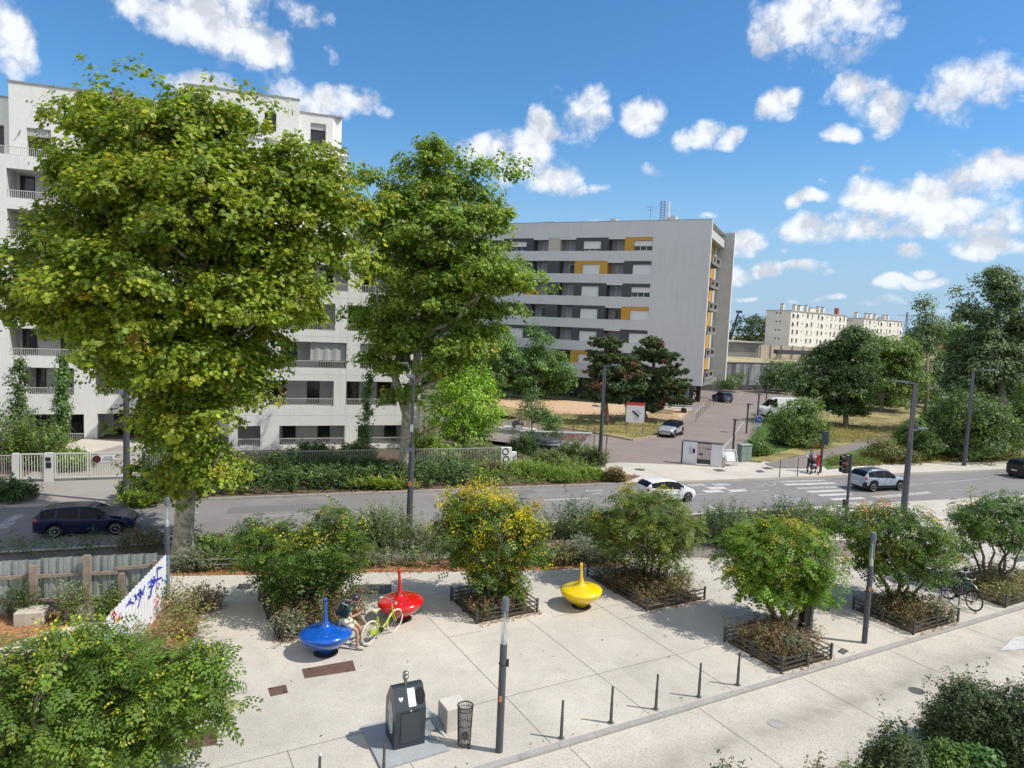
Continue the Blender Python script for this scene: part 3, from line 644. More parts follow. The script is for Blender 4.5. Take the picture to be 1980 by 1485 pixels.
for r_ in linings: r_.build('recess_lining', M_SOFFIT, WB)
def loggia(f, o, dep, gi):
    a0, a1, z0, z1, i = o
    if a1-a0 > 1.0: rl = MB(); f.railing(rl, a0+.02, a1-.02, z0+.02, z0+.54, .06); rl.build('balcony_railing', M_RAIL, WB)
    w_ = a1-a0
    if w_ > 2.4:
        h = z1-.12
        spl = [(.05, .26), (.60, .80)] if (gi+i) % 2 else [(.24, .45), (.78, .97)]
        if gi % 3 == 2: spl = [(.06, .30), (.66, .94)]
        for (s0, s1) in spl: window(f, WB, a0+w_*s0, a0+w_*s1, z0+.02, h, dep-.005, mull=0 if (s1-s0)*w_ < 1 else 1)
for gi, o in enumerate(ops): loggia(fr, o, 1.8, gi)
for gi, o in enumerate(lops[:-1]): loggia(fl, o, 2., gi+1)
for gi, o in enumerate(tops): loggia(fl, o, 1.7, gi)
window(fl, WB, -11.09, -9.09, -.27, 1.7, 1.99, M_RAIL, mull=1, name='entrance_door')
for (a0, a1, z0, z1) in topo[1:]: window(ft, WB, a0, a1, z0, z1, .45, mull=0)
window(ft2, WB, *topo[0], .45, mull=0); window(fa, WB, -.79, .05, 23.14, 24.51, .38, mull=0); window(fb, WB, 2.59, 3.75, 22.61, 23.88, .3, mull=0)
bl = MB(); fb.box(bl, 2.59, 3.75, 23.88, 24.35, .12, .2); bl.build('shutter_box', M_BLIND, WB); bl = MB(); ft.box(bl, -15.95, -14.53, 20.7, 21.23, .1, .2); bl.build('shutter_box', M_BLIND, WB)
for (a0, a1) in ((2.51, 4.88), (5.93, 8.44)):                      # canvas blinds drawn down over the second floor loggias
    b = MB(); n = 14
    for i in range(n):
        x0, x1 = a0+(a1-a0)*i/n, a0+(a1-a0)*(i+1)/n; d0, d1 = .18+.03*math.sin(i*1.7), .18+.03*math.sin((i+1)*1.7)
        b.add([fr.p(x0, 6.28, d0), fr.p(x1, 6.28, d1), fr.p(x1, 7.53, d1), fr.p(x0, 7.53, d0)], [(0, 1, 2, 3)], True)
    b.build('drawn_blind', M_BLIND, WB)
rl = MB(); fl.railing(rl, -22.1, -10.57, 19.18, 19.74, .1); rl.build('terrace_railing', M_RAIL, WB)
lb = MB(); lb.beam(ft.p(-16.44, 20.65, -.02), ft.p(-16.24, 20.95, -.25), .06, .06); lb.build('wall_lamp', M_COPE, WB)

# ---- grey building with colour bands
GC = Vector((23.8, 88., 0)); GD = Vector((-math.cos(R(23.95)), math.sin(R(23.95)), 0)); GE = Vector((math.sin(R(23.95)), math.cos(R(23.95)), 0))
GB = empty('residential_building', GC+GD*20+GE*6, 'long grey residential slab raised on dark pillars with anthracite and mustard bands along its floors', 'building')
M_GREY = mat('light_grey_render', (.62, .62, .635), .85, var=.025, scale=.4, var2=.03, scale2=4, streak=.06)
M_ANTH = mat('anthracite_panel', (.072, .075, .09), .75); M_MUST = mat('mustard_panel', (.56, .30, .045), .75); M_BEIGE = mat('beige_panel', (.50, .47, .40), .8)
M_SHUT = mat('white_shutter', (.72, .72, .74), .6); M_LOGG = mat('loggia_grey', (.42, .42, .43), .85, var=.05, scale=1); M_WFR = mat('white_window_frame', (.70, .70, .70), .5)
M_ENDG = mat('end_grey_concrete', (.50, .495, .485), .85, var=.06, scale=1); M_PIL = mat('dark_pillar', (.035, .035, .04), .6)
fg = Frame(GC, GD, GE); LEN = 58.
rows = [(19.49, 21.23), (16.49, 18.18), (13.53, 15.28), (10.52, 12.28), (7.52, 9.28), (4.52, 6.22)]
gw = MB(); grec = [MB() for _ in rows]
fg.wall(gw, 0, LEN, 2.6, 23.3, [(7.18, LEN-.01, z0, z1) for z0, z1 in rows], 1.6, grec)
gw.quad(fg.p(0, 2.6, .01), fg.p(0, 2.6, .3), fg.p(0, 23.3, .3), fg.p(0, 23.3, .01))
gw.quad(fg.p(0, 2.6, .28), fg.p(LEN, 2.6, .28), fg.p(LEN, 23.3, .28), fg.p(0, 23.3, .28)) if False else None
gw.quad(fg.p(0, 23.1, .2), fg.p(LEN, 23.1, .2), fg.p(LEN, 23.1, 13.6), fg.p(0, 23.1, 13.6)); gw.quad(fg.p(0, 2.55), fg.p(0, 2.55, 13), fg.p(LEN, 2.55, 13), fg.p(LEN, 2.55))
gw.quad(fg.p(LEN, 2.6), fg.p(LEN, 2.6, 13), fg.p(LEN, 23.3, 13), fg.p(LEN, 23.3))
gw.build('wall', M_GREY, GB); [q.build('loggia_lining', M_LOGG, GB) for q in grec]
# end face: two white edged fins with balconies between
fn = MB(); fg.box(fn, -.12, .02, 2.6, 23.32, -.02, .38); fn.build('end_fin', mat('fin_white', (.74, .73, .71), .8), GB)
fn = MB(); fg.box(fn, -1.25, 12, 2.7, 23.4, 12.9, 13.5); fn.build('end_fin', M_ENDG, GB)
fn = MB(); fg.box(fn, -1.31, -1.25, 2.7, 23.42, 12.88, 13.6); fn.build('end_fin_edge', mat('fin_white', (.74, .73, .71), .8), GB)
ew = MB(); fg.box(ew, 1.0, 1.2, 2.6, 23.2, .38, 10.6); ew.build('end_wall', M_MUST, GB)
ew = MB(); fg.box(ew, .9, 1.2, 2.6, 23.2, 10.62, 12.9); ew.build('end_wall', M_ENDG, GB)
ew = MB(); fg.box(ew, 0.05, 1.0, 21.25, 22.3, .6, 12.9); ew.build('end_lintel', M_ENDG, GB)
for i, zz in enumerate((18.1, 15.15, 12.2, 9.2, 6.2, 3.3)):
    eb = MB(); fg.box(eb, -.25, 1.0, zz-.1, zz+.08, 1.0, 8.4); fg.box(eb, -.25, -.1, zz+.08, zz+.30, 1.0, 8.4); fg.box(eb, -.27, -.08, zz+.86, zz+1.05, 1.0, 8.4)
    for (q0, q1) in ((1.0, 1.5), (3.6, 5.0), (7.4, 8.4)): fg.box(eb, -.25, -.1, zz+.30, zz+.86, q0, q1)
    fg.box(eb, -.1, 1., zz+.08, zz+1.0, 8.25, 8.4)
    eb.build('end_balcony', mat('end_balcony_grey', (.20, .195, .19), .85, var=.08, scale=1), GB)
eb = MB(); fg.box(eb, -.25, 1.0, 2.6, 3.1, .4, 12.9); eb.build('end_balcony', mat('end_balcony_grey', (.20, .195, .19), .85, var=.08, scale=1), GB)
# loggia panels
pat = {0: 'YLDLBLDLBLDLYL', 1: 'DLYLALDLBLYLDL', 2: 'DLDLALYLALDLDL', 3: 'YLDLALDLALYLDL', 4: 'DLDLALDLBLDLYL', 5: 'DLYLBLDLALDLDL'}
for ri, (z0, z1) in enumerate(rows):
    s = 7.19; n = 0
    for ch in pat[ri]*1:
        if ch == 'L':
            wd = 2.2
            window(fg, GB, s+.3, s+1.3, z0+.02, z1-.35, 1.58, M_WFR, M_DARKGL if (ri+n) % 4 == 0 else M_LOGG, 0, .08, 'loggia_door')
            if ri == 0 or (n % 3 == 1):
                q = MB(); fg.box(q, s, s+wd, z1-.22, z1-.01, .02, .12); q.build('blind_box', M_SHUT, GB)
        elif ch in 'AB':
            wd = 1.72; q = MB(); fg.box(q, s, s+wd, z0+.004, z1-.004, .04, 1.55); q.build('colour_panel', M_ANTH if ch == 'A' else M_BEIGE, GB)
        else:
            first = n == 0; wd = 3.65 if first else 4.55; mm = M_MUST if ch == 'Y' else M_ANTH
            w0, w1 = (s, s+2.5) if first else (s+1.05, s+3.5); zt = z1-.42
            q = MB(); fg.box(q, s, s+wd, zt, z1-.004, .04, 1.55)
            if not first: fg.box(q, s, w0, z0+.004, zt, .04, 1.55)
            fg.box(q, w1, s+wd, z0+.004, zt, .04, 1.55); fg.box(q, w0, w1, z0+.004, zt, .42, 1.55); q.build('colour_panel', mm, GB)
            part_open = (ri, n) in ((0, 0), (0, 2), (2, 0), (0, 6), (3, 6))
            zs = z0+.02 if not part_open else z0+(.62 if n != 2 else .3)
            o = window(fg, GB, w0+.02, w1-.02, z0+.01, zt-.02, .41, M_WFR, M_DARKGL, 2, .07)
            q = MB(); fg.box(q, w0+.03, w1-.03, zs, zt-.02, .20, .30); q.build('roller_shutter', M_SHUT, o)
        s += wd; n += 1
# ground floor: dark pillars, recessed dark shopfront wall
for i in range(12):
    for dd in (.6, 6.0):
        q = MB(); c = fg.p(1.2+i*4.8, 1.1, dd); q.rbox((c.x, c.y, 1.25), (.55, .55, 2.65), .06, R(-23.95)); q.build('pillar', M_PIL, GB)
q = MB(); fg.box(q, 6, LEN, -.1, 2.56, 3.2, 3.5); q.build('ground_floor_wall', mat('ground_wall', (.10, .10, .11), .7, var=.2, scale=.6), GB)
q = MB(); fg.box(q, 3.5, 3.9, -.1, 2.56, 2.5, 12.5); q.build('ground_floor_wall', mat('lobby_wall', (.45, .45, .46), .8), GB)
# things on the roof
def roof_box(a0, a1, z1, d0, d1, m): q = MB(); fg.box(q, a0, a1, 23.1, z1, d0, d1); q.build('roof_plant', m, GB); return q
roof_box(8.6, 13.2, 24.0, 4, 7, M_SHUT); roof_box(13.4, 14.3, 24.3, 4, 5.5, mat('roof_grey', (.42, .42, .43), .7)); roof_box(5.3, 6.4, 24.5, 4, 5.5, mat('roof_grey', (.42, .42, .43), .7)); roof_box(22.3, 24, 24.1, 4, 5.5, mat('roof_grey', (.42, .42, .43), .7)); roof_box(25.5, 30, 23.9, 4, 7, M_SHUT); roof_box(7.4, 8.4, 23.95, 3.6, 5.5, M_SHUT)
q = MB(); q.tube([fg.p(14.3-.2, 23.7, 4.6), fg.p(13.2, 23.65, 4.6)], .15); q.tube([fg.p(24, 23.6, 4.6), fg.p(25.6, 23.55, 4.6)], .15); q.tube([fg.p(7.4, 23.75, 4.4), fg.p(6.4, 23.9, 4.4)], .16); q.build('roof_duct', mat('roof_grey', (.42, .42, .43), .7), GB)
q = MB()
for a in (6.75, 7.25):
    q.beam(fg.p(a, 23.1, 3.5), fg.p(a, 26.4, 3.5), .06, .06); q.beam(fg.p(a, 23.1, 4.0), fg.p(a, 26.4, 4.0), .06, .06)
for z in np.arange(23.5, 26.4, .35): q.beam(fg.p(6.75, z, 3.5), fg.p(7.25, z, 3.5), .04, .04); q.beam(fg.p(6.75, z, 4.0), fg.p(7.25, z, 4.0), .04, .04)
q.build('antenna_lattice', mat('steel_grey', (.22, .23, .26), .5, .5), GB)
q = MB(); q.beam(fg.p(6.15, 24.2, 3.8), fg.p(6.15, 26.3, 3.8), .28, .22); q.tube([fg.p(6.45, 23.4, 3.8), fg.p(6.45, 26.2, 3.8)], .05); q.build('antenna_panel', M_SHUT, GB)
q = MB(); q.tube([fg.p(8.9, 23.8, 5), fg.p(8.9, 25.9, 5)], .03)
for z, l in ((25.85, .5), (25.5, .35)):
    q.tube([fg.p(8.9-l, z, 5), fg.p(8.9+l, z, 5)], .02)
    for k in range(5): q.tube([fg.p(8.9-l+k*l/2, z-.15, 5), fg.p(8.9-l+k*l/2, z+.15, 5)], .012)
q.build('television_aerial', mat('steel_grey', (.22, .23, .26), .5, .5), GB)
q = MB(); fg.box(q, 0, LEN, 23.3, 23.36, -.03, .3); q.build('coping', M_COPE, GB)

# ---- cream blocks far off
M_CREAM = mat('cream_render', (.68, .65, .60), .85, var=.03, scale=.2, var2=.03, scale2=2, streak=.08); M_CHIM = mat('chimney_render', (.66, .62, .54), .85); M_FARW = mat('far_window', (.10, .095, .09), .3)
M_AWN = mat('white_awning', (.72, .72, .72), .8); M_RED = mat('brick_red', (.36, .09, .05), .8)
def cream_block(c0, uang, length, depth, z0, z1, name_label, rows_, bays, chims, seed):
    u = Vector((math.cos(uang), math.sin(uang), 0)); wv = Vector((-u.y, u.x, 0)); f = Frame(c0, u, wv); rr = random.Random(seed)
    b = empty('housing_block', c0, name_label, 'building'); mb = MB(); st = (z1-z0)/rows_
    wins = []
    for r in range(rows_):
        for (a, wd) in bays: wins.append((a, a+wd, z0+r*st+st*(.32 if wd > .9 else .5), z0+r*st+st*(.80 if wd > .9 else .66)))
    f.wall(mb, 0, length, z0-4, z1, wins, .25)
    mb.quad(f.p(length, z0-4), f.p(length, z0-4, depth), f.p(length, z1, depth), f.p(length, z1))
    sf = Frame(c0+wv*depth, -wv, u); sw = []
    for r in range(rows_): sw += [(depth*.40, depth*.40+.55, z0+r*st+st*.62, z0+r*st+st*.82), (depth*.40+1.2, depth*.40+1.75, z0+r*st+st*.62, z0+r*st+st*.82)]
    sf.wall(mb, 0, depth, z0-4, z1, sw, .25); mb.quad(f.p(0, z1), f.p(length, z1), f.p(length, z1, depth), f.p(0, z1, depth)); mb.build('wall', M_CREAM, b)
    q = MB(); f.box(q, -.3, length+.3, z1+.005, z1+.22, -.3, depth+.3); q.build('roof', mat('roof_edge', (.40, .39, .37), .7), b)
    for (a0, a1, y0, y1) in wins+[]:
        g = MB(); f.box(g, a0+.01, a1-.01, y0+.01, y1-.01, .15, .2); wob = g.build('window', M_FARW, b)
        rnd = rr.random()
        if a1-a0 > .9:
            s_ = MB(); f.box(s_, a0-.1, a1+.1, y0-.14, y0-.02, -.12, .1); s_.build('sill', M_CHIM, wob)
            if rnd < .35: s_ = MB(); f.box(s_, a0+.03, a0+(a1-a0)*(.3+.4*rr.random()), y0+.03, y1-.03, .06, .12); s_.build('shutter', M_AWN, wob)
            if rnd > .82: s_ = MB(); s_.add([f.p(a0-.1, y1, .0), f.p(a1+.1, y1, .0), f.p(a1+.1, y1-.7, -.75), f.p(a0-.1, y1-.7, -.75), f.p(a0-.1, y1+.05, .0), f.p(a1+.1, y1+.05, .0), f.p(a1+.1, y1-.65, -.78), f.p(a0-.1, y1-.65, -.78)], [(0, 1, 2, 3), (7, 6, 5, 4), (0, 4, 5, 1), (3, 2, 6, 7), (1, 5, 6, 2), (0, 3, 7, 4)]); s_.build('awning', M_AWN, wob)
    for (a0, a1, y0, y1) in sw: g = MB(); sf.box(g, a0+.01, a1-.01, y0+.01, y1-.01, .15, .2); g.build('window', M_FARW, b)
    for (a, wd, h, m_) in chims:
        q = MB(); f.box(q, a, a+wd, z1+.2, z1+.2+h, depth*.35, depth*.35+1.1); o = q.build('chimney', m_, b)
        if m_ is M_CHIM: q = MB(); f.box(q, a+.1, a+wd-.1, z1+.2+h, z1+.5+h, depth*.35+.1, depth*.35+1.); q.build('chimney_pot', mat('dark_pot', (.16, .14, .13), .8), o)
    return b
cA = D(1530, 601, 230); cA.z = 0; cB = D(1651, 607, 262); cB.z = 0
uA = math.atan2(cB.y-cA.y, cB.x-cA.x)
bays = [(1.3, 1.25), (4.3, 1.25), (7.6, .5), (8.4, .5), (11.2, 1.25), (14.3, 1.25), (19.2, 1.25), (22.2, 1.25), (25.6, .5), (26.4, .5), (29.3, 1.1), (32.4, 1.1), (36.5, 1.1), (39.6, 1.1)]
cream_block(cA, uA, 42.5, 8.6, 3.6, 17.5, 'cream five storey housing block with a row of chimneys seen above the round dark trees', 5, bays, [(-.5+.8, .9, 1.9, M_CHIM), (8.5, 1, 2., M_CHIM), (12, 2., 2., M_CHIM), (17, 1, 2.2, M_CHIM), (19.5, 4.2, 1.5, M_CHIM), (26, 1, 2.2, M_CHIM), (29.5, 1, 2.2, M_CHIM), (40.8, 1.6, 2.6, M_RED)], 3)
cB2 = D(1672, 609, 268); cB2.z = 0
cream_block(cB2, uA-.05, 34, 11, 2.5, 17.1, 'second cream housing block further back, half hidden behind the round tree crowns', 5, bays[:-2], [(2, 1, 2., M_CHIM), (10, 1, 2., M_CHIM), (13, 2, 2., M_CHIM), (18, 1, 2., M_CHIM), (26, 1, 2., M_CHIM), (29, 1, 2., M_CHIM)], 5)
cC = D(1402, 600, 200); cC.z = 0; e_ = D(1412.5, 599, 214); uC = math.atan2(e_.y-cC.y, e_.x-cC.x)
cC -= Vector((math.cos(uA+.25), math.sin(uA+.25), 0))*13.
cream_block(cC, uA+.25, 14.8, 11, 3.6, 15.9, 'cream housing block whose end shows in the gap right of the grey building', 5, [(1.5, 1.1), (12.2, .9)], [], 8)
# yard buildings and walls on the upper level
q = empty('warehouse', D(1430, 690, 150), 'low grey warehouse with a pale flat roof on the raised yard behind the concrete wall', 'building')
p0, p1 = D(1385, 697, 150), D(1466, 697, 152); u = (p1-p0).normalized(); u.z = 0; fw = Frame((p0.x, p0.y, 0), u, Vector((-u.y, u.x, 0))); l = (p1-p0).length
m1 = MB(); fw.box(m1, -8, l, 4.2, 7.5, 0, 16); m1.build('wall', mat('warehouse_cladding', (.23, .23, .235), .8, var=.12, scale=.5), q)
m1 = MB(); fw.box(m1, -8.5, l+.5, 7.505, 7.8, -.6, 16.6); m1.build('roof', mat('warehouse_roof', (.42, .40, .385), .8), q)
q = empty('yard_wall', D(1500, 693, 148), 'beige panel wall with posts standing right of the grey warehouse', 'wall')
p0, p1 = D(1468, 700, 149), D(1512, 700, 150); u = (p1-p0).normalized(); u.z = 0; fw = Frame((p0.x, p0.y, 0), u, Vector((-u.y, u.x, 0))); l = (p1-p0).length
m1 = MB(); fw.box(m1, 0, l+10, 4.3, 7.2, 0, .25); m1.build('panel', mat('beige_wall', (.56, .47, .39), .85, var=.08, scale=.4), q)
for a in (0, 2.4, 4.9, 7.5, 10, 13): m1 = MB(); fw.box(m1, a, a+.16, 4.3, 7.4, -.14, -.005); m1.build('post', M_COPE, q)
q = empty('footbridge', D(1530, 690, 146), 'dark steel footbridge deck behind the bushes in front of the cream block', 'bridge')
p0 = D(1504, 681, 144); fw = Frame((p0.x, p0.y, 0), u, Vector((-u.y, u.x, 0))); z_ = p0.z
m1 = MB(); fw.box(m1, 0, 12, z_-.35, z_+.5, 0, 1.6); m1.build('deck_girder', mat('dark_steel', (.06, .065, .08), .6), q)
m1 = MB(); fw.box(m1, .3, .7, 4.2, z_-.35, .4, 1.2); fw.box(m1, 6, 6.4, 4.2, z_-.35, .4, 1.2); fw.box(m1, 0, 12, z_-1.6, z_-1.3, .3, 1.3); m1.build('bridge_pier', mat('beige_wall', (.56, .47, .39), .85), q)
# retaining wall
RWm = speckle('stained_concrete', (.36, .36, .375), (.2, .2, .2), (.44, .44, .45), 8, .3, .9, .25)
def stain_wall():
    nt, N, L = nodes(RWm); b = N['Principled BSDF']; lk = b.inputs['Base Color'].links[0].from_socket
    tc = N.new('ShaderNodeTexCoord'); mp = N.new('ShaderNodeMapping'); mp.inputs['Scale'].default_value = (1.3, 1.3, .10); L.new(tc.outputs['Object'], mp.inputs[0])
    nz = N.new('ShaderNodeTexNoise'); nz.inputs['Scale'].default_value = 1.2; nz.inputs['Detail'].default_value = 5; L.new(mp.outputs[0], nz.inputs[0])
    r = N.new('ShaderNodeMapRange'); r.inputs[1].default_value = .42; r.inputs[2].default_value = .6; r.inputs[3].default_value = 1; r.inputs[4].default_value = .35; L.new(nz.outputs[0], r.inputs[0])
    mx = N.new('ShaderNodeMix'); mx.data_type = 'RGBA'; mx.blend_type = 'MULTIPLY'; mx.inputs[0].default_value = 1; L.new(lk, mx.inputs[6]); L.new(r.outputs[0], mx.inputs[7]); L.new(mx.outputs[2], b.inputs['Base Color'])
stain_wall()
pw = [Vector((20, 110.4, 0)), Vector((31, 113.6, 0)), Vector((75, 134, 0)), Vector((160, 173, 0))]
RWt = empty('retaining_wall', pw[1], 'tall streaked grey concrete retaining wall across the end of the parking court', 'wall')
mb = MB(); cp = MB(); bs = MB()
for a, b in zip(pw[:-1], pw[1:]):
    t = (b-a); n_ = max(1, int(t.length/2.6)); ang = math.atan2(t.y, t.x); l = t.length/n_; t.normalize()
    for i in range(n_): c = a+t*(i+.5)*l; mb.box((c.x, c.y, 2.2), (l-.05, .35, 4.6), ang)
    c = (a+b)/2; cp.box((c.x, c.y, 4.58), ((b-a).length, .5, .15), ang)
    q_ = c+Vector((t.y, -t.x, 0))*.35; bs.box((q_.x, q_.y, .45), ((b-a).length, .3, .9), ang)
mb.build('wall_panel', RWm, RWt); cp.build('wall_coping', mat('dark_coping', (.14, .13, .13), .9), RWt); bs.build('wall_base', mat('dark_base', (.09, .09, .095), .9, var=.2, scale=1), RWt)
# white turret with a red roof glimpsed between the trees
p = D(1836, 686, 120); q = empty('turret_house', (p.x, p.y, 0), 'small white house with a red tiled roof glimpsed between the dark trees on the right', 'house')
m1 = MB(); m1.box((p.x, p.y, 4.0), (3.0, 3.0, 8.4)); m1.build('wall', mat('house_wall', (.62, .60, .58), .85), q)
m1 = MB(); m1.lathe([(2.5, 8.2), (2.5, 8.4), (1.3, 9.5), (.1, 9.9)], 4, (p.x, p.y, 0), False); m1.build('roof', mat('red_tile', (.42, .13, .07), .8, var=.2, scale=3), q)
m1 = MB(); m1.box((p.x-.2, p.y-1.52, 5.6), (.8, .06, 2.6)); m1.build('window', M_FARW, q)
# tower crane boom and masts
CRm = mat('crane_blue', (.05, .07, .11), .5)
p0, p1 = D(1413, 642, 330), D(1428, 604, 330); q = empty('crane', (p0.x, p0.y, 0), 'dark lattice crane boom leaning right above the far wood', 'crane')
m1 = MB(); up1 = Vector((.35, 0, -1.)).normalized()*2.2
for o in (Vector((0, 0, 0)), up1): m1.beam(p0+o, p1, .45, .45)
for t in np.linspace(0, .9, 9): m1.beam(p0.lerp(p1, t), (p0+up1).lerp(p1, min(1, t+.06)), .22, .22)
m1.build('boom', CRm, q); m1 = MB(); m1.box(p1+Vector((.3, 0, .3)), (2.6, 1.2, 1.1)); m1.build('boom_head', CRm, q)
m1 = MB(); m1.beam((p0.x, p0.y, 0), p0, 1.2, 1.2); m1.beam(p1, p1+Vector((0, 0, -9)), .09, .09); m1.build('mast', CRm, q)
p = D(1403, 700, 128); q = empty('railway_mast', (p.x, p.y, 4.4), 'slim grey overhead line mast standing on the raised yard behind the concrete wall', 'mast')
m1 = MB(); m1.tube([(p.x, p.y, 4.3), (p.x, p.y, 11.4)], [.2, .14]); m1.build('pole', mat('mast_grey', (.20, .20, .21), .6), q); m1 = MB(); m1.beam((p.x, p.y, 8.6), (p.x-2.2, p.y, 8.9), .06, .06); m1.build('bracket', mat('mast_grey', (.2, .2, .21), .6), q)
p = D(1738, 660, 320); p2 = D(1754, 610, 320); q = empty('pylon', (p2.x, p2.y, 0), 'thin steel pylon standing just past the right end of the second cream block', 'pylon')
m1 = MB(); zt = p2.z+1.5
for sx_ in (-1, 1):
    for sy_ in (-1, 1): m1.beam((p2.x+sx_*1.4, p2.y+sy_*1.4, 0), (p2.x+sx_*.15, p2.y+sy_*.15, zt), .16, .16)
for i in range(7):
    t = i/7; r_ = 1.4*(1-t)+.15*t; m1.beam((p2.x-r_, p2.y-r_, zt*t), (p2.x+r_*.8, p2.y-r_*.8, zt*(t+.14)), .1, .1)
m1.beam((p2.x-4.5, p2.y, zt-1.6), (p2.x+3.5, p2.y, zt-1.6), .18, .18); m1.build('lattice', mat('steel_far', (.25, .27, .3), .6), q)
# ------------------------------------------------------------------ trees
M_LEAF = leaf_mat('leaf', .42); M_LEAFD = leaf_mat('leaf_dense', .30, .55); M_NEED = leaf_mat('needles', .12, .6, .2)
M_PLANEBARK = mat('plane_bark', (.33, .30, .22), .8, var=.45, scale=3.2, var2=.35, scale2=8, bump=.3, bscale=14); M_BARK = mat('grey_bark', (.17, .14, .11), .9, var=.25, scale=5, var2=.2, scale2=25)
M_STEM = mat('brown_stem', (.20, .155, .11), .85, var=.2, scale=6); M_PINEBARK = mat('pine_bark', (.22, .13, .085), .9, var=.3, scale=4)
G1, G2, G3, YG, YO, OR = (.055, .095, .018), (.085, .135, .022), (.035, .065, .016), (.20, .215, .025), (.36, .25, .02), (.38, .13, .02)
def ell_px(l, Y):
    """(px, py, rx, ry, depth offset, depth factor) in survey pixels -> world ellipsoids"""
    out = []
    for (px, py, rx, ry, *r) in l:
        dy = r[0] if r else 0.; k = r[1] if len(r) > 1 else 1.
        c = D(px, py, Y+dy); s = (Y+dy)/FPX; out.append((c.x, c.y, c.z, rx*s, rx*s*k, ry*s))
    return out
def bough_clusters(ells, n, nb, rb, shell, stick):
    """leaf clusters gathered on leafy boughs, each a flattened dome with its own shaded underside"""
    E_ = np.array(ells, float); E_[:, 3:6] = np.maximum(E_[:, 3:6]*.4, E_[:, 3:6]-rb*np.array([.95, .95, .6])); B, OB = crown_clusters(E_, nb, shell, stick); k = rng.integers(0, nb, n); d = unit(rng.normal(size=(n, 3))); d[:, 2] = np.abs(d[:, 2])*1.0-.25; d = unit(d)
    r_ = rb*np.exp(rng.normal(0, .28, nb))[k]*(.45+.55*rng.random(n)**.6); P = B[k]+d*r_[:, None]*np.array([1, 1, .62])+OB[k]*(r_*.35)[:, None]
    return P, unit(OB[k]*.5+d+np.array([0, 0, .25]))
def limbs(mb, start, ends, r0, rend=.02, n=6, sag=.1, seg=6, sides=7, jit=.05):
    for e in ends:
        s_, r_ = start(e); pts = branch_path(s_, e, sag, seg, jit); L_ = len(pts)
        mb.tube(pts, [r_*(1-i/(L_-1))**.8+rend for i in range(L_)], sides, caps=False)
def tree(name, base, ells, label, n_cl, per, rad, leaf, tmpl, pal, wts, trunk_pts, trunk_r, n_limb, bark, lm=None, shell=.5, stick=.09, droop=.3, up=.6, size_sd=.25, group=None, yel=None, spread=.25, limb_r=.35, flat=.7, fold=.0, rnd=.6, cat='tree', boughs=None):
    root = empty(name, base, label, cat, group)
    P, O = crown_clusters(ells, n_cl, shell, stick) if boughs is None else bough_clusters(ells, n_cl, *boughs, shell, stick)
    pos, nr, dr, cid = cluster_leaves(P, O, per, rad, flat, droop, up, rnd)
    ti = tints(pal, wts, cid, spread)
    sz = leaf*np.exp(rng.normal(0, size_sd, len(pos)))
    leaf_mesh('crown', pos, nr, dr, sz, ti, tmpl, lm or M_LEAF, root, fold=fold)
    mb = MB(); tp = [Vector(p) for p in trunk_pts]
    # smooth the trunk polyline
    pts = []; rr = []
    for i in range(len(tp)-1):
        for t in np.linspace(0, 1, 5)[:-1]: pts.append(tp[i].lerp(tp[i+1], t)); rr.append(trunk_r[i]*(1-t)+trunk_r[i+1]*t)
    pts.append(tp[-1]); rr.append(trunk_r[-1])
    rr[0] *= 1.25
    mb.tube(pts, rr, 12)
    def start(e):
        best = None
        for p, r_ in zip(pts[4:], rr[4:]):
            d_ = (Vector(e)-p); h = math.hypot(d_.x, d_.y); cost = abs(d_.z-h*.75)+.25*h
            if d_.z < -.3: cost += 3
            if best is None or cost < best[0]: best = (cost, p, r_)
        return best[1], max(.03, best[2]*limb_r*1.3)
    idx = rng.choice(len(P), min(n_limb, len(P)), replace=False)
    limbs(mb, start, [P[i]*.93+np.array(pts[-1])*.07 for i in idx], .1)
    mb.build('trunk', bark, root)
    return root
# --- the big plane tree in front of the white building (base by the road) and the slimmer one behind the road
b1 = G(353, 1072); Y1 = b1.y
e1 = ell_px([(395, 215, 105, 80), (300, 265, 165, 95), (170, 285, 110, 95, -.3), (515, 350, 125, 95), (360, 400, 240, 130), (120, 470, 125, 120, -1), (600, 430, 110, 130, .5), (250, 560, 200, 130, -1.2), (480, 560, 150, 120), (60, 560, 85, 85, -.5), (370, 690, 170, 110, .2), (200, 660, 130, 75, -.5), (565, 610, 80, 70, .6), (430, 780, 90, 105, -.8), (330, 800, 95, 100, -.7), (350, 700, 125, 100, -1.), (375, 880, 85, 85, -.9), (655, 430, 75, 110, .4), (680, 430, 45, 70, .3), (620, 540, 65, 60, .4), (395, 165, 55, 45), (345, 930, 75, 55, -.3), (395, 875, 80, 70, .2)], Y1+.6)
e1 = [(a, b+.3, c, d, e*1.0 if d > 2 else e, f) for (a, b, c, d, e, f) in e1]
PALP = [(.175, .255, .025), (.245, .315, .03), (.110, .175, .022), (.34, .37, .035), (.44, .34, .03), (.28, .16, .03)]
tree('plane_tree', b1, e1, 'tall yellowish green plane tree rising beside the lamp at the hoarding corner', 10500, 20, .40, .138, LEAF_STAR, PALP, [.33, .31, .20, .13, .02, .01],
     [b1, D(360, 940, Y1), D(368, 800, Y1+.1), D(366, 640, Y1+.2), D(400, 480, Y1+.3), D(395, 300, Y1+.3), D(397, 190, Y1+.3)], [.38, .33, .27, .22, .15, .08, .03], 70, M_PLANEBARK, M_LEAF, .42, .10, .35, .55, limb_r=.42, boughs=(430, 1.1))
b2 = G(783, 922); Y2 = b2.y
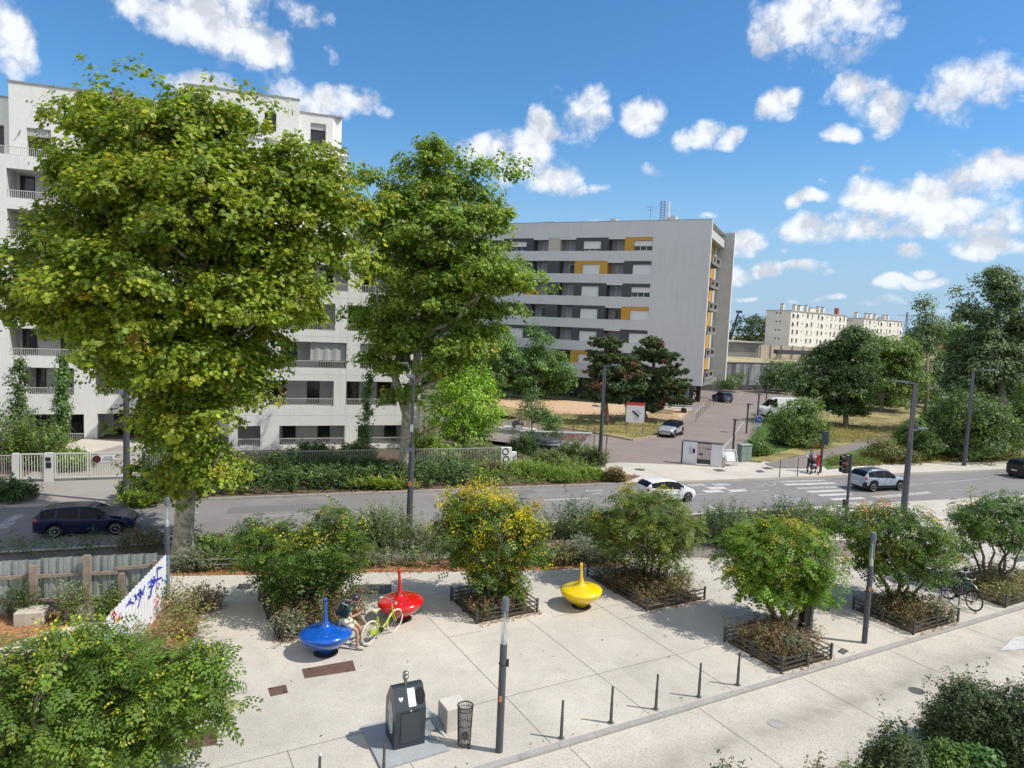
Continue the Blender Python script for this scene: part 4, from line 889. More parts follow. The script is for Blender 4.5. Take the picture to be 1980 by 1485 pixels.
e2 = ell_px([(840, 320, 55, 50), (800, 370, 90, 75), (900, 370, 80, 70), (850, 450, 130, 100), (760, 470, 70, 100), (950, 440, 50, 60, .5), (960, 560, 80, 60), (880, 560, 120, 80), (790, 590, 110, 80, .4), (1020, 540, 45, 32, -.5), (740, 650, 70, 50, .5), (850, 680, 95, 55), (740, 690, 70, 60, .3), (770, 745, 50, 42, .2), (910, 640, 70, 50), (725, 390, 30, 60), (965, 345, 35, 28), (815, 760, 28, 40), (800, 820, 22, 40), (690, 650, 22, 45)], Y2+.5)
e2 = [(a, b, c, d*1.22, e*1.05, f*1.08) for (a, b, c, d, e, f) in e2]
PALP2 = [(0.162, 0.263, 0.04), (0.224, 0.319, 0.045), (0.101, 0.174, 0.031), (0.302, 0.358, 0.05), (0.403, 0.336, 0.045)]
tree('plane_tree', b2, e2, 'second plane tree, its pale trunk forked, before the corner of the white building', 5600, 20, .44, .15, LEAF_STAR, PALP2, [.36, .3, .2, .12, .02],
     [b2, D(786, 860, Y2), D(788, 800, Y2), D(800, 740, Y2), D(812, 650, Y2+.2), D(830, 520, Y2+.2), D(850, 350, Y2+.2)], [.42, .36, .33, .25, .2, .13, .04], 60, M_PLANEBARK, M_LEAF, .40, .13, .3, .5, limb_r=.55, boughs=(230, 1.05))
fk = MB(); fk.tube([D(788, 808, Y2), D(765, 735, Y2+.2), D(740, 660, Y2+.3), D(728, 560, Y2+.3)], [.27, .22, .15, .05], 9)
o = [o for o in bpy.data.objects if o.name.startswith('plane_tree')][-1]; fk.build('fork', M_PLANEBARK, o)

# --- bright green tree, dark trees and young trees in front of the grey building
def simple_tree(base_px, Y_extra, ells, label, name='broadleaf_tree', n=420, per=22, rad=.7, leaf=.26, pal=None, wts=None, bark=M_BARK, tr=.2, tmpl=LEAF_QUAD, lm=None, shell=.45, stick=.1, nl=22, group=None, base_z=0., droop=.25, up=.55, spread=.25, flat=.7, boughs=None):
    b = G(*base_px, base_z); Y = b.y; E = ell_px(ells, Y+Y_extra)
    top = max(E, key=lambda e: e[2]); mid = Vector((sum(e[0] for e in E)/len(E), sum(e[1] for e in E)/len(E), sum(e[2] for e in E)/len(E)))
    t = [b, b.lerp(mid, .35)+Vector((0, 0, .1)), mid, Vector(top[:3])]; t[1].x = b.x*.8+t[1].x*.2; t[1].y = b.y*.8+t[1].y*.2
    return tree(name, b, E, label, n, per, rad, leaf, tmpl, pal, wts, t, [tr, tr*.85, tr*.55, .04], nl, bark, lm or M_LEAFD, shell, stick, droop, up, group=group, spread=spread, flat=flat, boughs=boughs)
BRG = [(0.203, 0.371, 0.03), (0.27, 0.439, 0.036), (0.135, 0.254, 0.026), (0.338, 0.456, 0.05)]
DKG = [(0.094, 0.184, 0.055), (0.139, 0.256, 0.068), (0.068, 0.132, 0.046), (0.201, 0.312, 0.077)]
simple_tree((895, 872), .6, [(905, 770, 62, 55), (860, 800, 45, 50), (940, 800, 42, 42), (880, 735, 40, 38), (920, 725, 28, 24), (900, 830, 60, 30), (850, 700, 45, 40, 2)], 'bright yellow green young tree behind the end of the bar fence', n=560, per=20, rad=.5, leaf=.2, pal=BRG, wts=[.4, .3, .2, .1], tr=.12, stick=.13)
simple_tree((1045, 770), -1, [(1045, 690, 48, 58), (1015, 720, 42, 40), (1078, 725, 36, 35), (1045, 742, 64, 26), (1050, 650, 26, 28), (1085, 748, 26, 15), (1040, 755, 50, 14)], 'dark dense tree standing before the lower windows of the grey building', n=900, per=26, rad=.75, leaf=.28, boughs=(60, 1.3), pal=DKG, wts=[.4, .3, .2, .1], group='dark trees before the grey building', tr=.25)
simple_tree((945, 768), -1, [(945, 670, 52, 48), (920, 700, 40, 45), (970, 690, 35, 45), (945, 730, 45, 26), (885, 660, 45, 60)], 'dark tree left of the other dark tree, close behind the second plane tree', n=900, per=26, rad=.8, leaf=.28, pal=DKG, wts=[.3, .3, .2, .2], group='dark trees before the grey building', tr=.25)
MDG = [(0.089, 0.154, 0.056), (0.13, 0.203, 0.073), (0.162, 0.227, 0.082), (0.065, 0.114, 0.046)]
simple_tree((1028, 838), 0, [(1028, 785, 28, 22), (1028, 765, 18, 18), (1040, 800, 20, 14), (1012, 798, 16, 12)], 'thin young tree on a stake beside the curved drive', 'young_tree', n=150, per=16, rad=.4, leaf=.15, pal=MDG, wts=[.3, .3, .2, .2], tr=.06, nl=14)
simple_tree((1066, 862), 0, [(1066, 815, 22, 20), (1068, 835, 20, 14), (1060, 802, 12, 10)], 'round dark evergreen shrub in a raised ring planter', 'planter_shrub', n=150, per=18, rad=.32, leaf=.12, pal=DKG, wts=[.4, .3, .2, .1], tr=.05, nl=8)
# pines with some dead orange branches
def pine(base_px, top, spans, label, dead, tr=.3, lean=0):
    b = G(*base_px); Y = b.y+.5; root = empty('pine_tree', b, label, 'tree', 'pines beside the parking court')
    trunk = [b]+[D(x, y, Y) for x, y, *_ in spans[::-1]]+[D(*top, Y)]; tb = MB(); n = len(trunk)
    tb.tube(trunk, [tr*(1-i/n)+.03 for i in range(n)], 10)
    P = []; C = []
    for (x, y, half, th) in spans:
        s_ = Y/FPX; c = D(x, y, Y); hw = half*s_
        for k in range(int(10+half/4)):
            a = rng.random()*2*math.pi; rr = hw*(.45+.55*rng.random()); e = c+Vector((math.cos(a)*rr, math.sin(a)*rr*.8, rng.normal(0, th*s_*.55)+rr*.06))
            pts = branch_path(c+Vector((0, 0, -.3)), e, .08, 4, .05); tb.tube(pts, [.07, .06, .045, .03, .015], 5, caps=False)
            isdead = rng.random() < dead
            for t in np.linspace(.35, 1, 6):
                q = (c+Vector((0, 0, -.3))).lerp(e, t); 
                for _ in range(3): P.append(np.array(q)+rng.normal(0, .24, 3)*np.array([1, 1, .45])); C.append(isdead)
    P = np.array(P); C = np.array(C); per = 40; cid = np.repeat(np.arange(len(P)), per); N_ = len(cid)
    d = unit(rng.normal(size=(N_, 3))); d[:, 2] = d[:, 2]*.6+.25; d = unit(d); pos = P[cid]+d*.06
    nr = unit(rng.normal(size=(N_, 3))+np.array([0, 0, .8])); gcol = np.array([(.10, .145, .062), (.135, .185, .08), (.068, .105, .047)])[rng.integers(0, 3, len(P))]
    dcol = np.array([(.33, .19, .12), (.27, .17, .10)])[rng.integers(0, 2, len(P))]; base = np.where(C[:, None], dcol, gcol)
    leaf_mesh('crown', pos, nr, d, np.full(N_, .20)*np.exp(rng.normal(0, .2, N_)), np.clip(base[cid]*np.exp(rng.normal(0, .2, (N_, 1))), 0, 1), LEAF_NEEDLE, M_NEED, root, fold=.1)
    tb.build('trunk', M_PINEBARK, root); return root
pine((1175, 822), (1170, 645), [(1170, 662, 30, 10), (1170, 690, 40, 12), (1172, 718, 46, 12), (1172, 745, 50, 12), (1170, 768, 42, 10)], 'left of two shaggy pines, many dead orange branches, near the court lamp', .2, .2)
pine((1250, 815), (1258, 650), [(1262, 664, 22, 10), (1264, 690, 48, 11), (1264, 716, 66, 11), (1268, 742, 76, 11), (1288, 768, 56, 12), (1240, 784, 40, 8)], 'right of two shaggy pines, wide crown overlapping the blank grey wall', .09, .3)
pine((1212, 822), (1215, 690), [(1212, 700, 22, 8), (1213, 728, 30, 10), (1214, 752, 34, 8)], 'slender middle pine squeezed between the two wide pines', .2, .17)
# --- right hand trees
RG = [(0.065, 0.117, 0.036), (0.098, 0.163, 0.043), (0.045, 0.081, 0.027), (0.139, 0.204, 0.049)]
RG2 = [(0.11, 0.186, 0.049), (0.186, 0.274, 0.052), (0.076, 0.131, 0.037), (0.263, 0.329, 0.061)]
POP = [(0.115, 0.178, 0.084), (0.168, 0.23, 0.105), (0.074, 0.121, 0.059), (0.209, 0.273, 0.125)]
simple_tree((1635, 826), 1, [(1650, 660, 36, 42), (1640, 700, 55, 50), (1600, 700, 45, 45), (1575, 725, 38, 40), (1660, 750, 45, 50), (1625, 765, 60, 45), (1560, 750, 38, 30), (1640, 800, 38, 18)], 'large round dark tree with several stems at the head of the dry slope', n=1800, per=26, rad=.6, leaf=.25, boughs=(110, 1.4), pal=RG, wts=[.35, .3, .2, .15], tr=.28, shell=.5)
simple_tree((1703, 796), 1, [(1715, 680, 45, 42), (1750, 700, 38, 45), (1700, 720, 40, 45), (1745, 745, 48, 28), (1715, 770, 45, 22), (1690, 660, 25, 22)], 'round tree with a lighter green right flank and a single dark trunk', n=1400, per=25, rad=.7, leaf=.28, boughs=(80, 1.5), pal=RG2, wts=[.35, .3, .2, .15], tr=.3, shell=.5)
simple_tree((1790, 795), 6, [(1788, 590, 18, 22), (1790, 625, 24, 26), (1785, 660, 30, 34), (1795, 705, 34, 40), (1810, 640, 20, 22), (1790, 750, 34, 30)], 'slim ragged tree whose thin top shows sky through it', n=420, per=20, rad=.7, leaf=.3, pal=POP, wts=[.4, .3, .2, .1], tr=.25, stick=.16, shell=.35)
simple_tree((1935, 850), 2, [(1940, 520, 22, 24), (1930, 565, 42, 42), (1885, 590, 38, 42), (1960, 600, 38, 52), (1900, 645, 50, 52), (1955, 670, 48, 55), (1890, 700, 55, 45), (1950, 740, 60, 50), (1870, 750, 45, 40), (1985, 640, 30, 70), (1850, 660, 22, 30)], 'tall poplar group with grey green shimmering leaves at the right edge', name='poplar_tree', n=2500, per=24, rad=.65, leaf=.26, boughs=(170, 1.2), pal=POP, wts=[.35, .3, .2, .15], tr=.4, shell=.42, stick=.13, nl=40)
simple_tree((1838, 800), 14, [(1838, 640, 30, 25), (1860, 680, 30, 40), (1825, 700, 25, 30), (1838, 740, 30, 30)], 'dark tree in the gap between the slim ragged tree and the poplars', n=320, per=22, rad=1., leaf=.36, pal=RG2, wts=[.3, .3, .2, .2], tr=.25)
simple_tree((1520, 765), 4, [(1510, 720, 36, 26), (1490, 735, 25, 18), (1540, 735, 26, 22)], 'loose grey green bushy tree against the concrete wall', n=300, per=22, rad=.8, leaf=.28, pal=MDG, wts=[.3, .3, .2, .2], tr=.15, stick=.14)
simple_tree((1420, 760), 2, [(1412, 738, 22, 14), (1428, 730, 12, 14), (1395, 742, 12, 10)], 'small loose bush growing at the foot of the concrete wall', 'wall_shrub', n=130, per=18, rad=.6, leaf=.22, pal=MDG, wts=[.2, .3, .4, .1], tr=.06)
# --- bushes right of the court
BU = [(0.116, 0.186, 0.047), (0.171, 0.256, 0.062), (0.078, 0.132, 0.034), (0.217, 0.296, 0.085)]
simple_tree((1548, 862), 0, [(1545, 815, 52, 38), (1520, 830, 30, 30), (1575, 835, 28, 26), (1545, 845, 50, 18), (1560, 790, 25, 16)], 'large rounded light green bush beside the white van', 'garden_bush', n=520, per=26, rad=.5, leaf=.2, pal=BU, wts=[.4, .3, .2, .1], tr=.1, stick=.13, up=.3)
simple_tree((1872, 885), 0, [(1868, 800, 70, 45), (1830, 830, 45, 40), (1910, 830, 50, 45), (1870, 855, 80, 28), (1945, 840, 35, 40)], 'wide dark green bush spreading beside the footway under the poplars', 'garden_bush', n=900, per=26, rad=.55, leaf=.2, pal=RG, wts=[.35, .3, .15, .2], tr=.12, stick=.1, up=.35)
simple_tree((1725, 893), 0, [(1712, 872, 38, 17), (1750, 880, 30, 12), (1685, 880, 18, 10)], 'low ochre and green bush at the lower end of the footpath', 'garden_bush', n=260, per=24, rad=.32, leaf=.14, pal=[(.10, .13, .03), (.16, .15, .05), (.06, .09, .02), (.24, .17, .06)], wts=[.4, .3, .2, .1], tr=.06, up=.4)
simple_tree((1775, 890), .5, [(1765, 840, 32, 30), (1790, 862, 30, 24)], 'upright dark bush behind the double lamp bracket', 'garden_bush', n=300, per=24, rad=.4, leaf=.16, pal=RG, wts=[.35, .3, .2, .15], tr=.08, up=.4)
simple_tree((1462, 880), 0, [(1462, 862, 20, 16), (1475, 868, 14, 12), (1450, 868, 12, 12)], 'ragged green bush behind the green street cabinet', 'garden_bush', n=200, per=22, rad=.3, leaf=.13, pal=BU, wts=[.35, .3, .25, .1], tr=.05, up=.4)
simple_tree((1988, 885), 1, [(1975, 830, 30, 40), (1990, 780, 30, 45)], 'light green bush at the very right edge of the picture', 'garden_bush', n=300, per=22, rad=.5, leaf=.2, pal=BU, wts=[.35, .3, .25, .1], tr=.08)
# far wood behind everything, one mass
F = []
for i in range(34):
    x = 88+i*6.6+rng.normal(0, 2); y = 325+rng.normal(0, 12); h = 14+rng.random()*3.5; F.append((x, y, h*.55+2, 8, 8, h*.5))
for i in range(16):
    F.append((175+i*9+rng.normal(0, 3), 195+i*4+rng.normal(0, 8), 6, 7, 7, 6.5))
P, O = crown_clusters(F, 5600, .7, .08); pos, nr, dr, cid = cluster_leaves(P, O, 14, 1.6, .7, .2, .6)
o = leaf_mesh('far_wood', pos, nr, dr, .95*np.exp(rng.normal(0, .25, len(pos))), tints([(.05, .085, .024), (.075, .115, .03), (.035, .06, .02)], [.4, .3, .3], cid), LEAF_QUAD, M_LEAFD, None, (0, 330, 0)); tag(o, 'distant band of green woodland along the horizon', 'wood', kind='stuff')

# --- small multi-stemmed trees of the plaza with papery seed pods
def lantern_tree(base, ells, label, n, pods, seed_col=(.45, .34, .03), pal=None, wts=None, orange=.02, fan=6, leaf=.33, podn=26, stick=.13):
    root = empty('lantern_tree', base, label, 'tree', 'small multi-stemmed trees of the plaza')
    P, O = crown_clusters(ells, int(n*1.5), .35, stick); per = 5
    k = np.maximum(2, rng.poisson(per, len(P))); cid = np.repeat(np.arange(len(P)), k); N_ = len(cid)
    a = rng.random(N_)*2*math.pi; out_ = np.stack([np.cos(a), np.sin(a), rng.normal(.0, .35, N_)], 1)
    pos = P[cid]+rng.normal(0, .09, (N_, 3)); dr = unit(out_*.9+O[cid]*.6+np.array([0, 0, -.15])); nr = unit(np.array([0, 0, 1.])+rng.normal(0, .35, (N_, 3))+O[cid]*.4)
    ti = tints(pal, wts, cid, .2)
    leaf_mesh('crown', pos, nr, dr, leaf*np.exp(rng.normal(0, .2, N_)), ti, PINNATE, M_LEAF, root)
    if pods:
        up_i = np.argsort(-(O[:, 2]+rng.normal(0, .75, len(P))))[:pods]; Pp = P[up_i]+O[up_i]*.12; kk = podn; cid = np.repeat(np.arange(len(Pp)), kk)
        pos = Pp[cid]+rng.normal(0, .12, (len(cid), 3))*np.array([1, 1, 1.25]); nr = unit(rng.normal(size=(len(cid), 3))); dr = unit(rng.normal(size=(len(cid), 3))+np.array([0, 0, -1.]))
        base_c = np.tile(np.array(seed_col), (len(Pp), 1)); om = rng.random(len(Pp)) < orange; base_c[om] = (.56, .25, .05)
        ti = np.clip(base_c[cid]*np.exp(rng.normal(0, .18, (len(cid), 1))), 0, 1)
        leaf_mesh('seed_pods', pos, nr, dr, np.full(len(cid), .068), ti, LEAF_OVAL*np.array([1.5, 1]), M_LEAF, root)['kind'] = 'stuff'
    mb = MB(); E = np.array(ells); mid = E[:, :3].mean(0)
    tops = [P[i] for i in rng.choice(len(P), fan*7, replace=False)]
    stems = []
    for i in range(fan):
        a = 2*math.pi*i/fan+rng.normal(0, .3); r_ = E[:, 3].max()*.75; t = Vector(mid)+Vector((math.cos(a)*r_, math.sin(a)*r_, rng.normal(.2, .3)))
        p0 = Vector(base)+Vector((math.cos(a)*.14, math.sin(a)*.14, 0)); pts = branch_path(p0, t, .06, 7, .05); stems.append(pts); mb.tube(pts, [.065-.006*j for j in range(8)], 7)
    for tp in tops:
        s_ = min((p for st in stems for p in st[2:]), key=lambda p: (p-Vector(tp)).length+max(0, p.z-tp[2])*2); mb.tube(branch_path(s_, tp, .05, 4, .06), [.03, .025, .02, .014, .008], 5, caps=False)
    mb.build('stems', M_STEM, root); return root
KGL = [(.105, .19, .034), (.16, .25, .04), (.07, .13, .024), (.25, .30, .05), (.36, .32, .05)]
KG = [(0.069, 0.134, 0.022), (0.109, 0.183, 0.026), (0.046, 0.091, 0.018), (0.196, 0.244, 0.031), (0.345, 0.293, 0.033)]
def lt(base_px, ells, *a, dy=0., **k):
    b = G(*base_px, .02); return lantern_tree(b, [(x, y, z, r1*1.1, r1*1.0, r3) for (x, y, z, r1, r2, r3) in ell_px(ells, b.y+dy)], *a, **k)
lt((596, 1178), [(590, 1062, 95, 52), (520, 1060, 62, 48), (660, 1055, 52, 55), (640, 1000, 38, 28), (560, 1110, 65, 35), (625, 1105, 50, 32), (500, 1020, 40, 20)], 'small green tree with a few yellow pods growing behind the blue spinning top', 430, 42, (.58, .56, .03), KG, [.4, .3, .2, .08, .02], orange=.1)
lt((950, 1165), [(945, 1010, 85, 55), (890, 1040, 52, 50), (1005, 1030, 52, 52), (930, 975, 65, 32), (945, 1080, 72, 42), (1030, 1060, 32, 28), (960, 1110, 52, 28)], 'small tree covered in yellow seed pods between the red and yellow spinning tops', 420, 170, (.62, .52, .03), KG, [.4, .25, .2, .12, .03], orange=.06, podn=46)
lt((1258, 1130), [(1255, 1010, 82, 48), (1195, 1020, 45, 42), (1310, 1025, 48, 42), (1215, 965, 38, 25), (1270, 970, 48, 25), (1250, 1050, 88, 22), (1165, 1000, 15, 18)], 'small green tree with bare fanned stems beside the yellow spinning top', 430, 34, (.58, .46, .03), [(.115, .175, .032), (.165, .23, .038), (.075, .12, .026), (.24, .26, .045), (.33, .27, .05)], [.4, .3, .2, .08, .02], orange=.3)
lt((1510, 1212), [(1508, 1060, 88, 52), (1440, 1080, 48, 48), (1575, 1085, 52, 55), (1500, 1110, 85, 52), (1570, 1140, 48, 32), (1520, 1030, 70, 25), (1455, 1040, 40, 30)], 'broad bright green tree in the fenced planter nearest the bollards', 520, 28, (.58, .47, .03), [(.105, .21, .024), (.16, .27, .03), (.07, .135, .02), (.25, .31, .035), (.36, .32, .035)], [.35, .3, .18, .13, .04], orange=.3)
lt((1745, 1170), [(1735, 1030, 90, 52), (1660, 1010, 60, 32), (1800, 1060, 55, 45), (1740, 1000, 50, 28), (1720, 1080, 70, 38), (1800, 1100, 42, 22), (1620, 1000, 40, 22), (1670, 1070, 40, 28)], 'loose green tree with slender stems right of the right lamp column', 430, 26, (.55, .36, .05), KG, [.42, .33, .18, .05, .02], orange=.5)
lt((1925, 1130), [(1915, 1010, 65, 42), (1960, 1020, 48, 50), (1880, 1000, 40, 30), (1930, 970, 45, 22), (1985, 990, 40, 42), (1850, 1050, 30, 25)], 'airy green tree with bare stems behind the parked bicycles', 330, 8, (.35, .3, .03), [(.08, .155, .034), (.125, .21, .04), (.055, .11, .026), (.2, .26, .04)], [.4, .35, .2, .05])
lt((268, 1500), [(300, 1330, 85, 75), (240, 1300, 70, 60), (380, 1310, 60, 55), (330, 1400, 75, 45), (420, 1370, 30, 22), (270, 1390, 60, 50), (395, 1270, 35, 32), (215, 1260, 30, 25)], 'leafy small tree filling the lower left, its branches reaching over the pale paving', 430, 22, (.52, .54, .05), KGL, [.38, .33, .2, .08, .01], orange=.03, leaf=.30, stick=.26)
lt((70, 1560), [(90, 1300, 85, 70), (20, 1350, 80, 90), (130, 1380, 90, 80), (60, 1440, 100, 60), (160, 1240, 50, 45), (180, 1450, 60, 50), (-50, 1380, 60, 80)], 'small tree with yellow pods at the lower left corner beside the hoarding', 520, 42, (.55, .54, .05), KGL, [.38, .3, .22, .08, .02], orange=.03, leaf=.30, stick=.26)
# ------------------------------------------------------------------ shrubs, planters and ground cover
def shoots(name, centres, heights, per, leaf, pal, wts, label=None, cat=None, kind=None, group=None, tmpl=LEAF_OVAL, lean=.25, m=None, stem=True, width=.06, base_dark=True, spread=.25, parent=None):
    """upright leafy shoots: leaves set along many thin stems"""
    c = np.array([tuple(x) for x in centres], float); h = np.array(heights, float); n = len(c)
    tilt = rng.normal(0, lean, (n, 2)); k = np.maximum(4, (per*h/np.mean(h)).astype(int)); cid = np.repeat(np.arange(n), k); N_ = len(cid)
    t = .12+.88*rng.random(N_)**.8
    pos = c[cid].copy(); pos[:, :2] += tilt[cid]*(t*h[cid])[:, None]; pos[:, 2] += t*h[cid]; pos += rng.normal(0, width, (N_, 3))
    a = rng.random(N_)*2*math.pi; dr = unit(np.stack([np.cos(a), np.sin(a), .35+.5*rng.random(N_)], 1)); nr = unit(np.stack([-np.cos(a)*.5, -np.sin(a)*.5, np.ones(N_)], 1)+rng.normal(0, .4, (N_, 3)))
    ti = tints(pal, wts, cid, spread); loc = tuple(c.mean(0))
    if parent is None and kind == 'stuff':
        o = leaf_mesh(name, pos, nr, dr, leaf*np.exp(rng.normal(0, .25, N_)), ti, tmpl, m or M_LEAFD, None, loc); return tag(o, label, None, None, 'stuff')
    root = parent or empty(name, (loc[0], loc[1], c[:, 2].min()), label, cat, group)
    leaf_mesh('foliage', pos, nr, dr, leaf*np.exp(rng.normal(0, .25, N_)), ti, tmpl, m or M_LEAFD, root)
    if stem:
        mb = MB()
        for i in rng.choice(n, min(n, 40), replace=False):
            e = c[i]+np.array([tilt[i, 0]*h[i], tilt[i, 1]*h[i], h[i]*.97]); mb.tube([c[i], (c[i]+e)/2, e], [.014, .010, .004], 4, caps=False)
        mb.build('stems', M_STEM, root)
    return root
def blob_pts(c, rx, ry, n):
    a = rng.random(n)*2*math.pi; r_ = np.sqrt(rng.random(n)); return [(c[0]+math.cos(x)*q*rx, c[1]+math.sin(x)*q*ry, c[2]) for x, q in zip(a, r_)], r_
OLV = [(0.153, 0.211, 0.076), (0.207, 0.271, 0.102), (0.1, 0.141, 0.05), (0.27, 0.312, 0.144)]
SAGE = [(0.195, 0.227, 0.163), (0.26, 0.286, 0.208), (0.13, 0.163, 0.111), (0.169, 0.182, 0.091)]
DKS = [(0.067, 0.122, 0.043), (0.105, 0.175, 0.059), (0.046, 0.085, 0.032), (0.157, 0.235, 0.089)]
RUS = [(0.169, 0.098, 0.065), (0.221, 0.143, 0.078), (0.104, 0.085, 0.046), (0.13, 0.143, 0.058), (0.247, 0.195, 0.104)]
DRY = [(0.3, 0.225, 0.125), (0.213, 0.175, 0.088), (0.15, 0.15, 0.062), (0.375, 0.3, 0.175)]
LIM = [(0.178, 0.283, 0.045), (0.238, 0.342, 0.052), (0.133, 0.208, 0.037), (0.297, 0.356, 0.075)]
def shrub(px, r_, h, label, pal, wts=(.4, .3, .2, .1), n=60, per=26, leaf=.085, z=.0, name='shrub', lean=.25, dome=.55, group=None, tmpl=LEAF_OVAL, width=.06):
    n = int(n*1.5); c = G(*px, z); pts, q = blob_pts((c.x, c.y, z), r_, r_*.85, n); hs = [h*(1-dome*v*v)*math.exp(rng.normal(0, .13)) for v in q]
    return shoots(name, pts, hs, per, leaf, pal, wts, label, 'shrub', None, group, tmpl, lean, width=width)
# bed between plaza and road
shrub((748, 1062), 1.25, 1.9, 'tall grey green shrub beside the foot of the street lamp behind the red spinning top', OLV, n=110, per=40)
shrub((700, 1058), 1.0, 1.35, 'dark shrub between the left small tree and the grey green lamp shrub', DKS, n=70, per=36)
shrub((830, 1066), .9, 1.1, 'pale sage shrub with dry plumes right of the street lamp foot', SAGE, n=60, per=34)
shrub((1108, 1040), 1.2, 1.75, 'dark spiky shrub by the road behind the yellow spinning top', DKS, n=80, per=40)
shrub((1165, 1045), .9, 1.45, 'olive shrub left of the tree with bare fanned stems', OLV, n=70, per=36)
shrub((1130, 1082), 1.1, .95, 'low grey sage shrub in front of the dark spiky roadside shrub', SAGE, n=70, per=32)
shrub((1075, 1086), .8, .75, 'low olive and rust shrub just right of the tree full of yellow pods', DRY, n=60, per=30)
shrub((1398, 1050), 1.25, 1.65, 'round dark shrub by the road above the bright green tree', DKS, n=110, per=44)
shrub((1505, 1040), 1.3, 1.75, 'dark shrub with tall shoots by the road left of the traffic light', DKS, n=100, per=44)
shrub((1570, 1030), 1.0, 1.4, 'dark green shrub at the foot of the traffic light pole', OLV, n=80, per=40)
shrub((1440, 1062), .9, 1.0, 'low dark shrub below the round dark roadside shrub', DKS, n=70, per=34)
shrub((425, 1088), .75, .95, 'leafy dark green shrub between the plane trunk and the left small tree', RG2, n=60, per=36, leaf=.10)
shrub((372, 1098), .8, .7, 'silvery sage plant around the foot of the big plane trunk', SAGE, n=60, per=34)
shrub((275, 1062), .9, .9, 'thin dry dark shrub behind the right end of the timber hoarding', RUS, (.2, .2, .2, .3, .1), n=40, per=22)
shrub((405, 1178), .0001+.35, .8, 'wispy dry weed standing at the edge of the pale paving near the hoarding', DRY, n=26, per=18, lean=.45)
hp = []
for i in range(260): t = rng.random(); p = RP(-13+t*10.5, 29.6+rng.normal(0, .35)); hp.append((p.x, p.y, 0))
shoots('roadside_hedge', hp, .62+.35*rng.random(len(hp)), 22, .075, DKS, [.4, .3, .2, .1], 'dark low hedge between the timber hoarding and the road', 'hedge', stem=False)
gp = []; gh = []
for i in range(1300):
    t = rng.random(); a = -3+t*31; lo_ = 30.2; hi_ = np.interp(a, [-3, 5, 12, 17, 28], [30.0, 29.2, 27.8, 26.9, 25.8]); p = RP(a, hi_+(lo_-hi_)*rng.random()); gp.append((p.x, p.y, 0)); gh.append(.15+.28*rng.random())
shoots('bed_undergrowth', gp, gh, 20, .09, OLV+SAGE[:2]+RUS[:2], [.3, .2, .12, .12, .1, .06, .05, .05], 'low mixed plants covering the bed along the near side of the road', kind='stuff')
gp = []; gh = []
for i in range(620):
    a = -2.6+rng.random()*16; f_ = np.interp(a, [-3.6, 4, 10, 13.6], [26.9, 25.7, 24.6, 24.5]); b_ = np.interp(a, [-3, 5, 12, 13.6], [27.5, 26.6, 25.1, 24.9]); p = RP(a, f_+(b_-f_)*rng.random()); gp.append((p.x, p.y, 0)); gh.append(.2+.45*rng.random())
shoots('bed_undergrowth', gp, gh, 24, .085, OLV+SAGE[:2]+DRY[:2]+DKS[:1], [.25, .2, .1, .05, .12, .08, .08, .05, .07], 'low grey green plants behind the thin rail along the plaza', kind='stuff')
# bed beyond the road under the plane trees
gp = []; gh = []
for i in range(650):
    a = 11+rng.random()*8.6; n_ = 37.9+5*rng.random(); p = RP(a, n_); gp.append((p.x, p.y, 0)); gh.append((.4+.45*rng.random())*(.55 if n_ < 38.6 else 1))
shoots('hedge_undergrowth', gp, gh, 26, .10, LIM+OLV[:3]+DRY[:1], [.3, .2, .12, .06, .14, .1, .05, .03], 'fresh green low planting at the corner of the court entrance', kind='stuff')
gp = []; gh = []
for i in range(1050):
    a = -5+rng.random()*16.3; n_ = 37.9+4.3*rng.random()**.8; p = RP(a, n_); gp.append((p.x, p.y, 0)); gh.append((.55+.5*rng.random())*(.55 if n_ < 38.5 else 1))
shoots('hedge_undergrowth', gp, gh, 30, .15, DKS+OLV[:2], [.35, .25, .15, .1, .1, .05], 'dark mixed undergrowth in the bed below the bar fence', kind='stuff')
LIMS = [((1040, 925), .9, .95, 'bright lime green shrub nearest the end of the bar fence'), ((1090, 930), 1.0, .8, 'wide lime green shrub next to the carriageway'), ((1145, 925), .9, .65, 'low yellow green shrub at the foot of the court street lamp'), ((1010, 918), .8, .9, 'fresh green shrub touching the scrawled fence end')]
for (p, r_, h_, l_) in LIMS: shrub(p, r_, h_, l_, LIM, n=90, per=38, leaf=.075)
for (p, r_, h_, l_, pl) in [((1110, 893), 1.3, 1.5, 'tall grey olive shrub before the scrawled low wall', OLV), ((1060, 905), 1.1, 1.2, 'grey green shrub between the lime shrub and the ring planter', OLV), ((1150, 900), .9, 1.2, 'olive shrub leaning on the left of the court street lamp', OLV), ((1010, 880), 1.0, 1.5, 'dark shrub behind the scrawled fence end', DKS), ((950, 922), .8, .75, 'reddish green shrub at the base of the bar fence', RUS), ((880, 926), .8, .7, 'silver grey shrub under the second plane tree', SAGE), ((1190, 930), .6, .75, 'dry feathery plant at the corner of the pale footway', DRY), ((540, 925), 1.3, 1.4, 'big dark shrub below the bar fence left of the lamp', DKS), ((640, 920), 1.2, 1.2, 'dark glossy shrub below the middle of the bar fence', DKS), ((720, 920), 1.1, 1.1, 'dark blue green shrub below the fence near the second plane trunk', DKS), ((470, 930), 1.2, 1.2, 'dark shrub just right of the big plane tree', DKS), ((265, 962), .9, 1.1, 'dark leafy shrub at the foot of the left street lamp', DKS), ((300, 965), .8, 1.3, 'dark leafy shrub left of the big plane trunk across the road', DKS), ((15, 965), 1.3, .9, 'low grey green shrub at the left edge beside the driveway', DKS)]:
    shrub(p, r_, h_, l_, pl, (.35, .3, .2, .15) if len(pl) == 4 else (.3, .2, .2, .2, .1), n=90, per=40, leaf=.12)
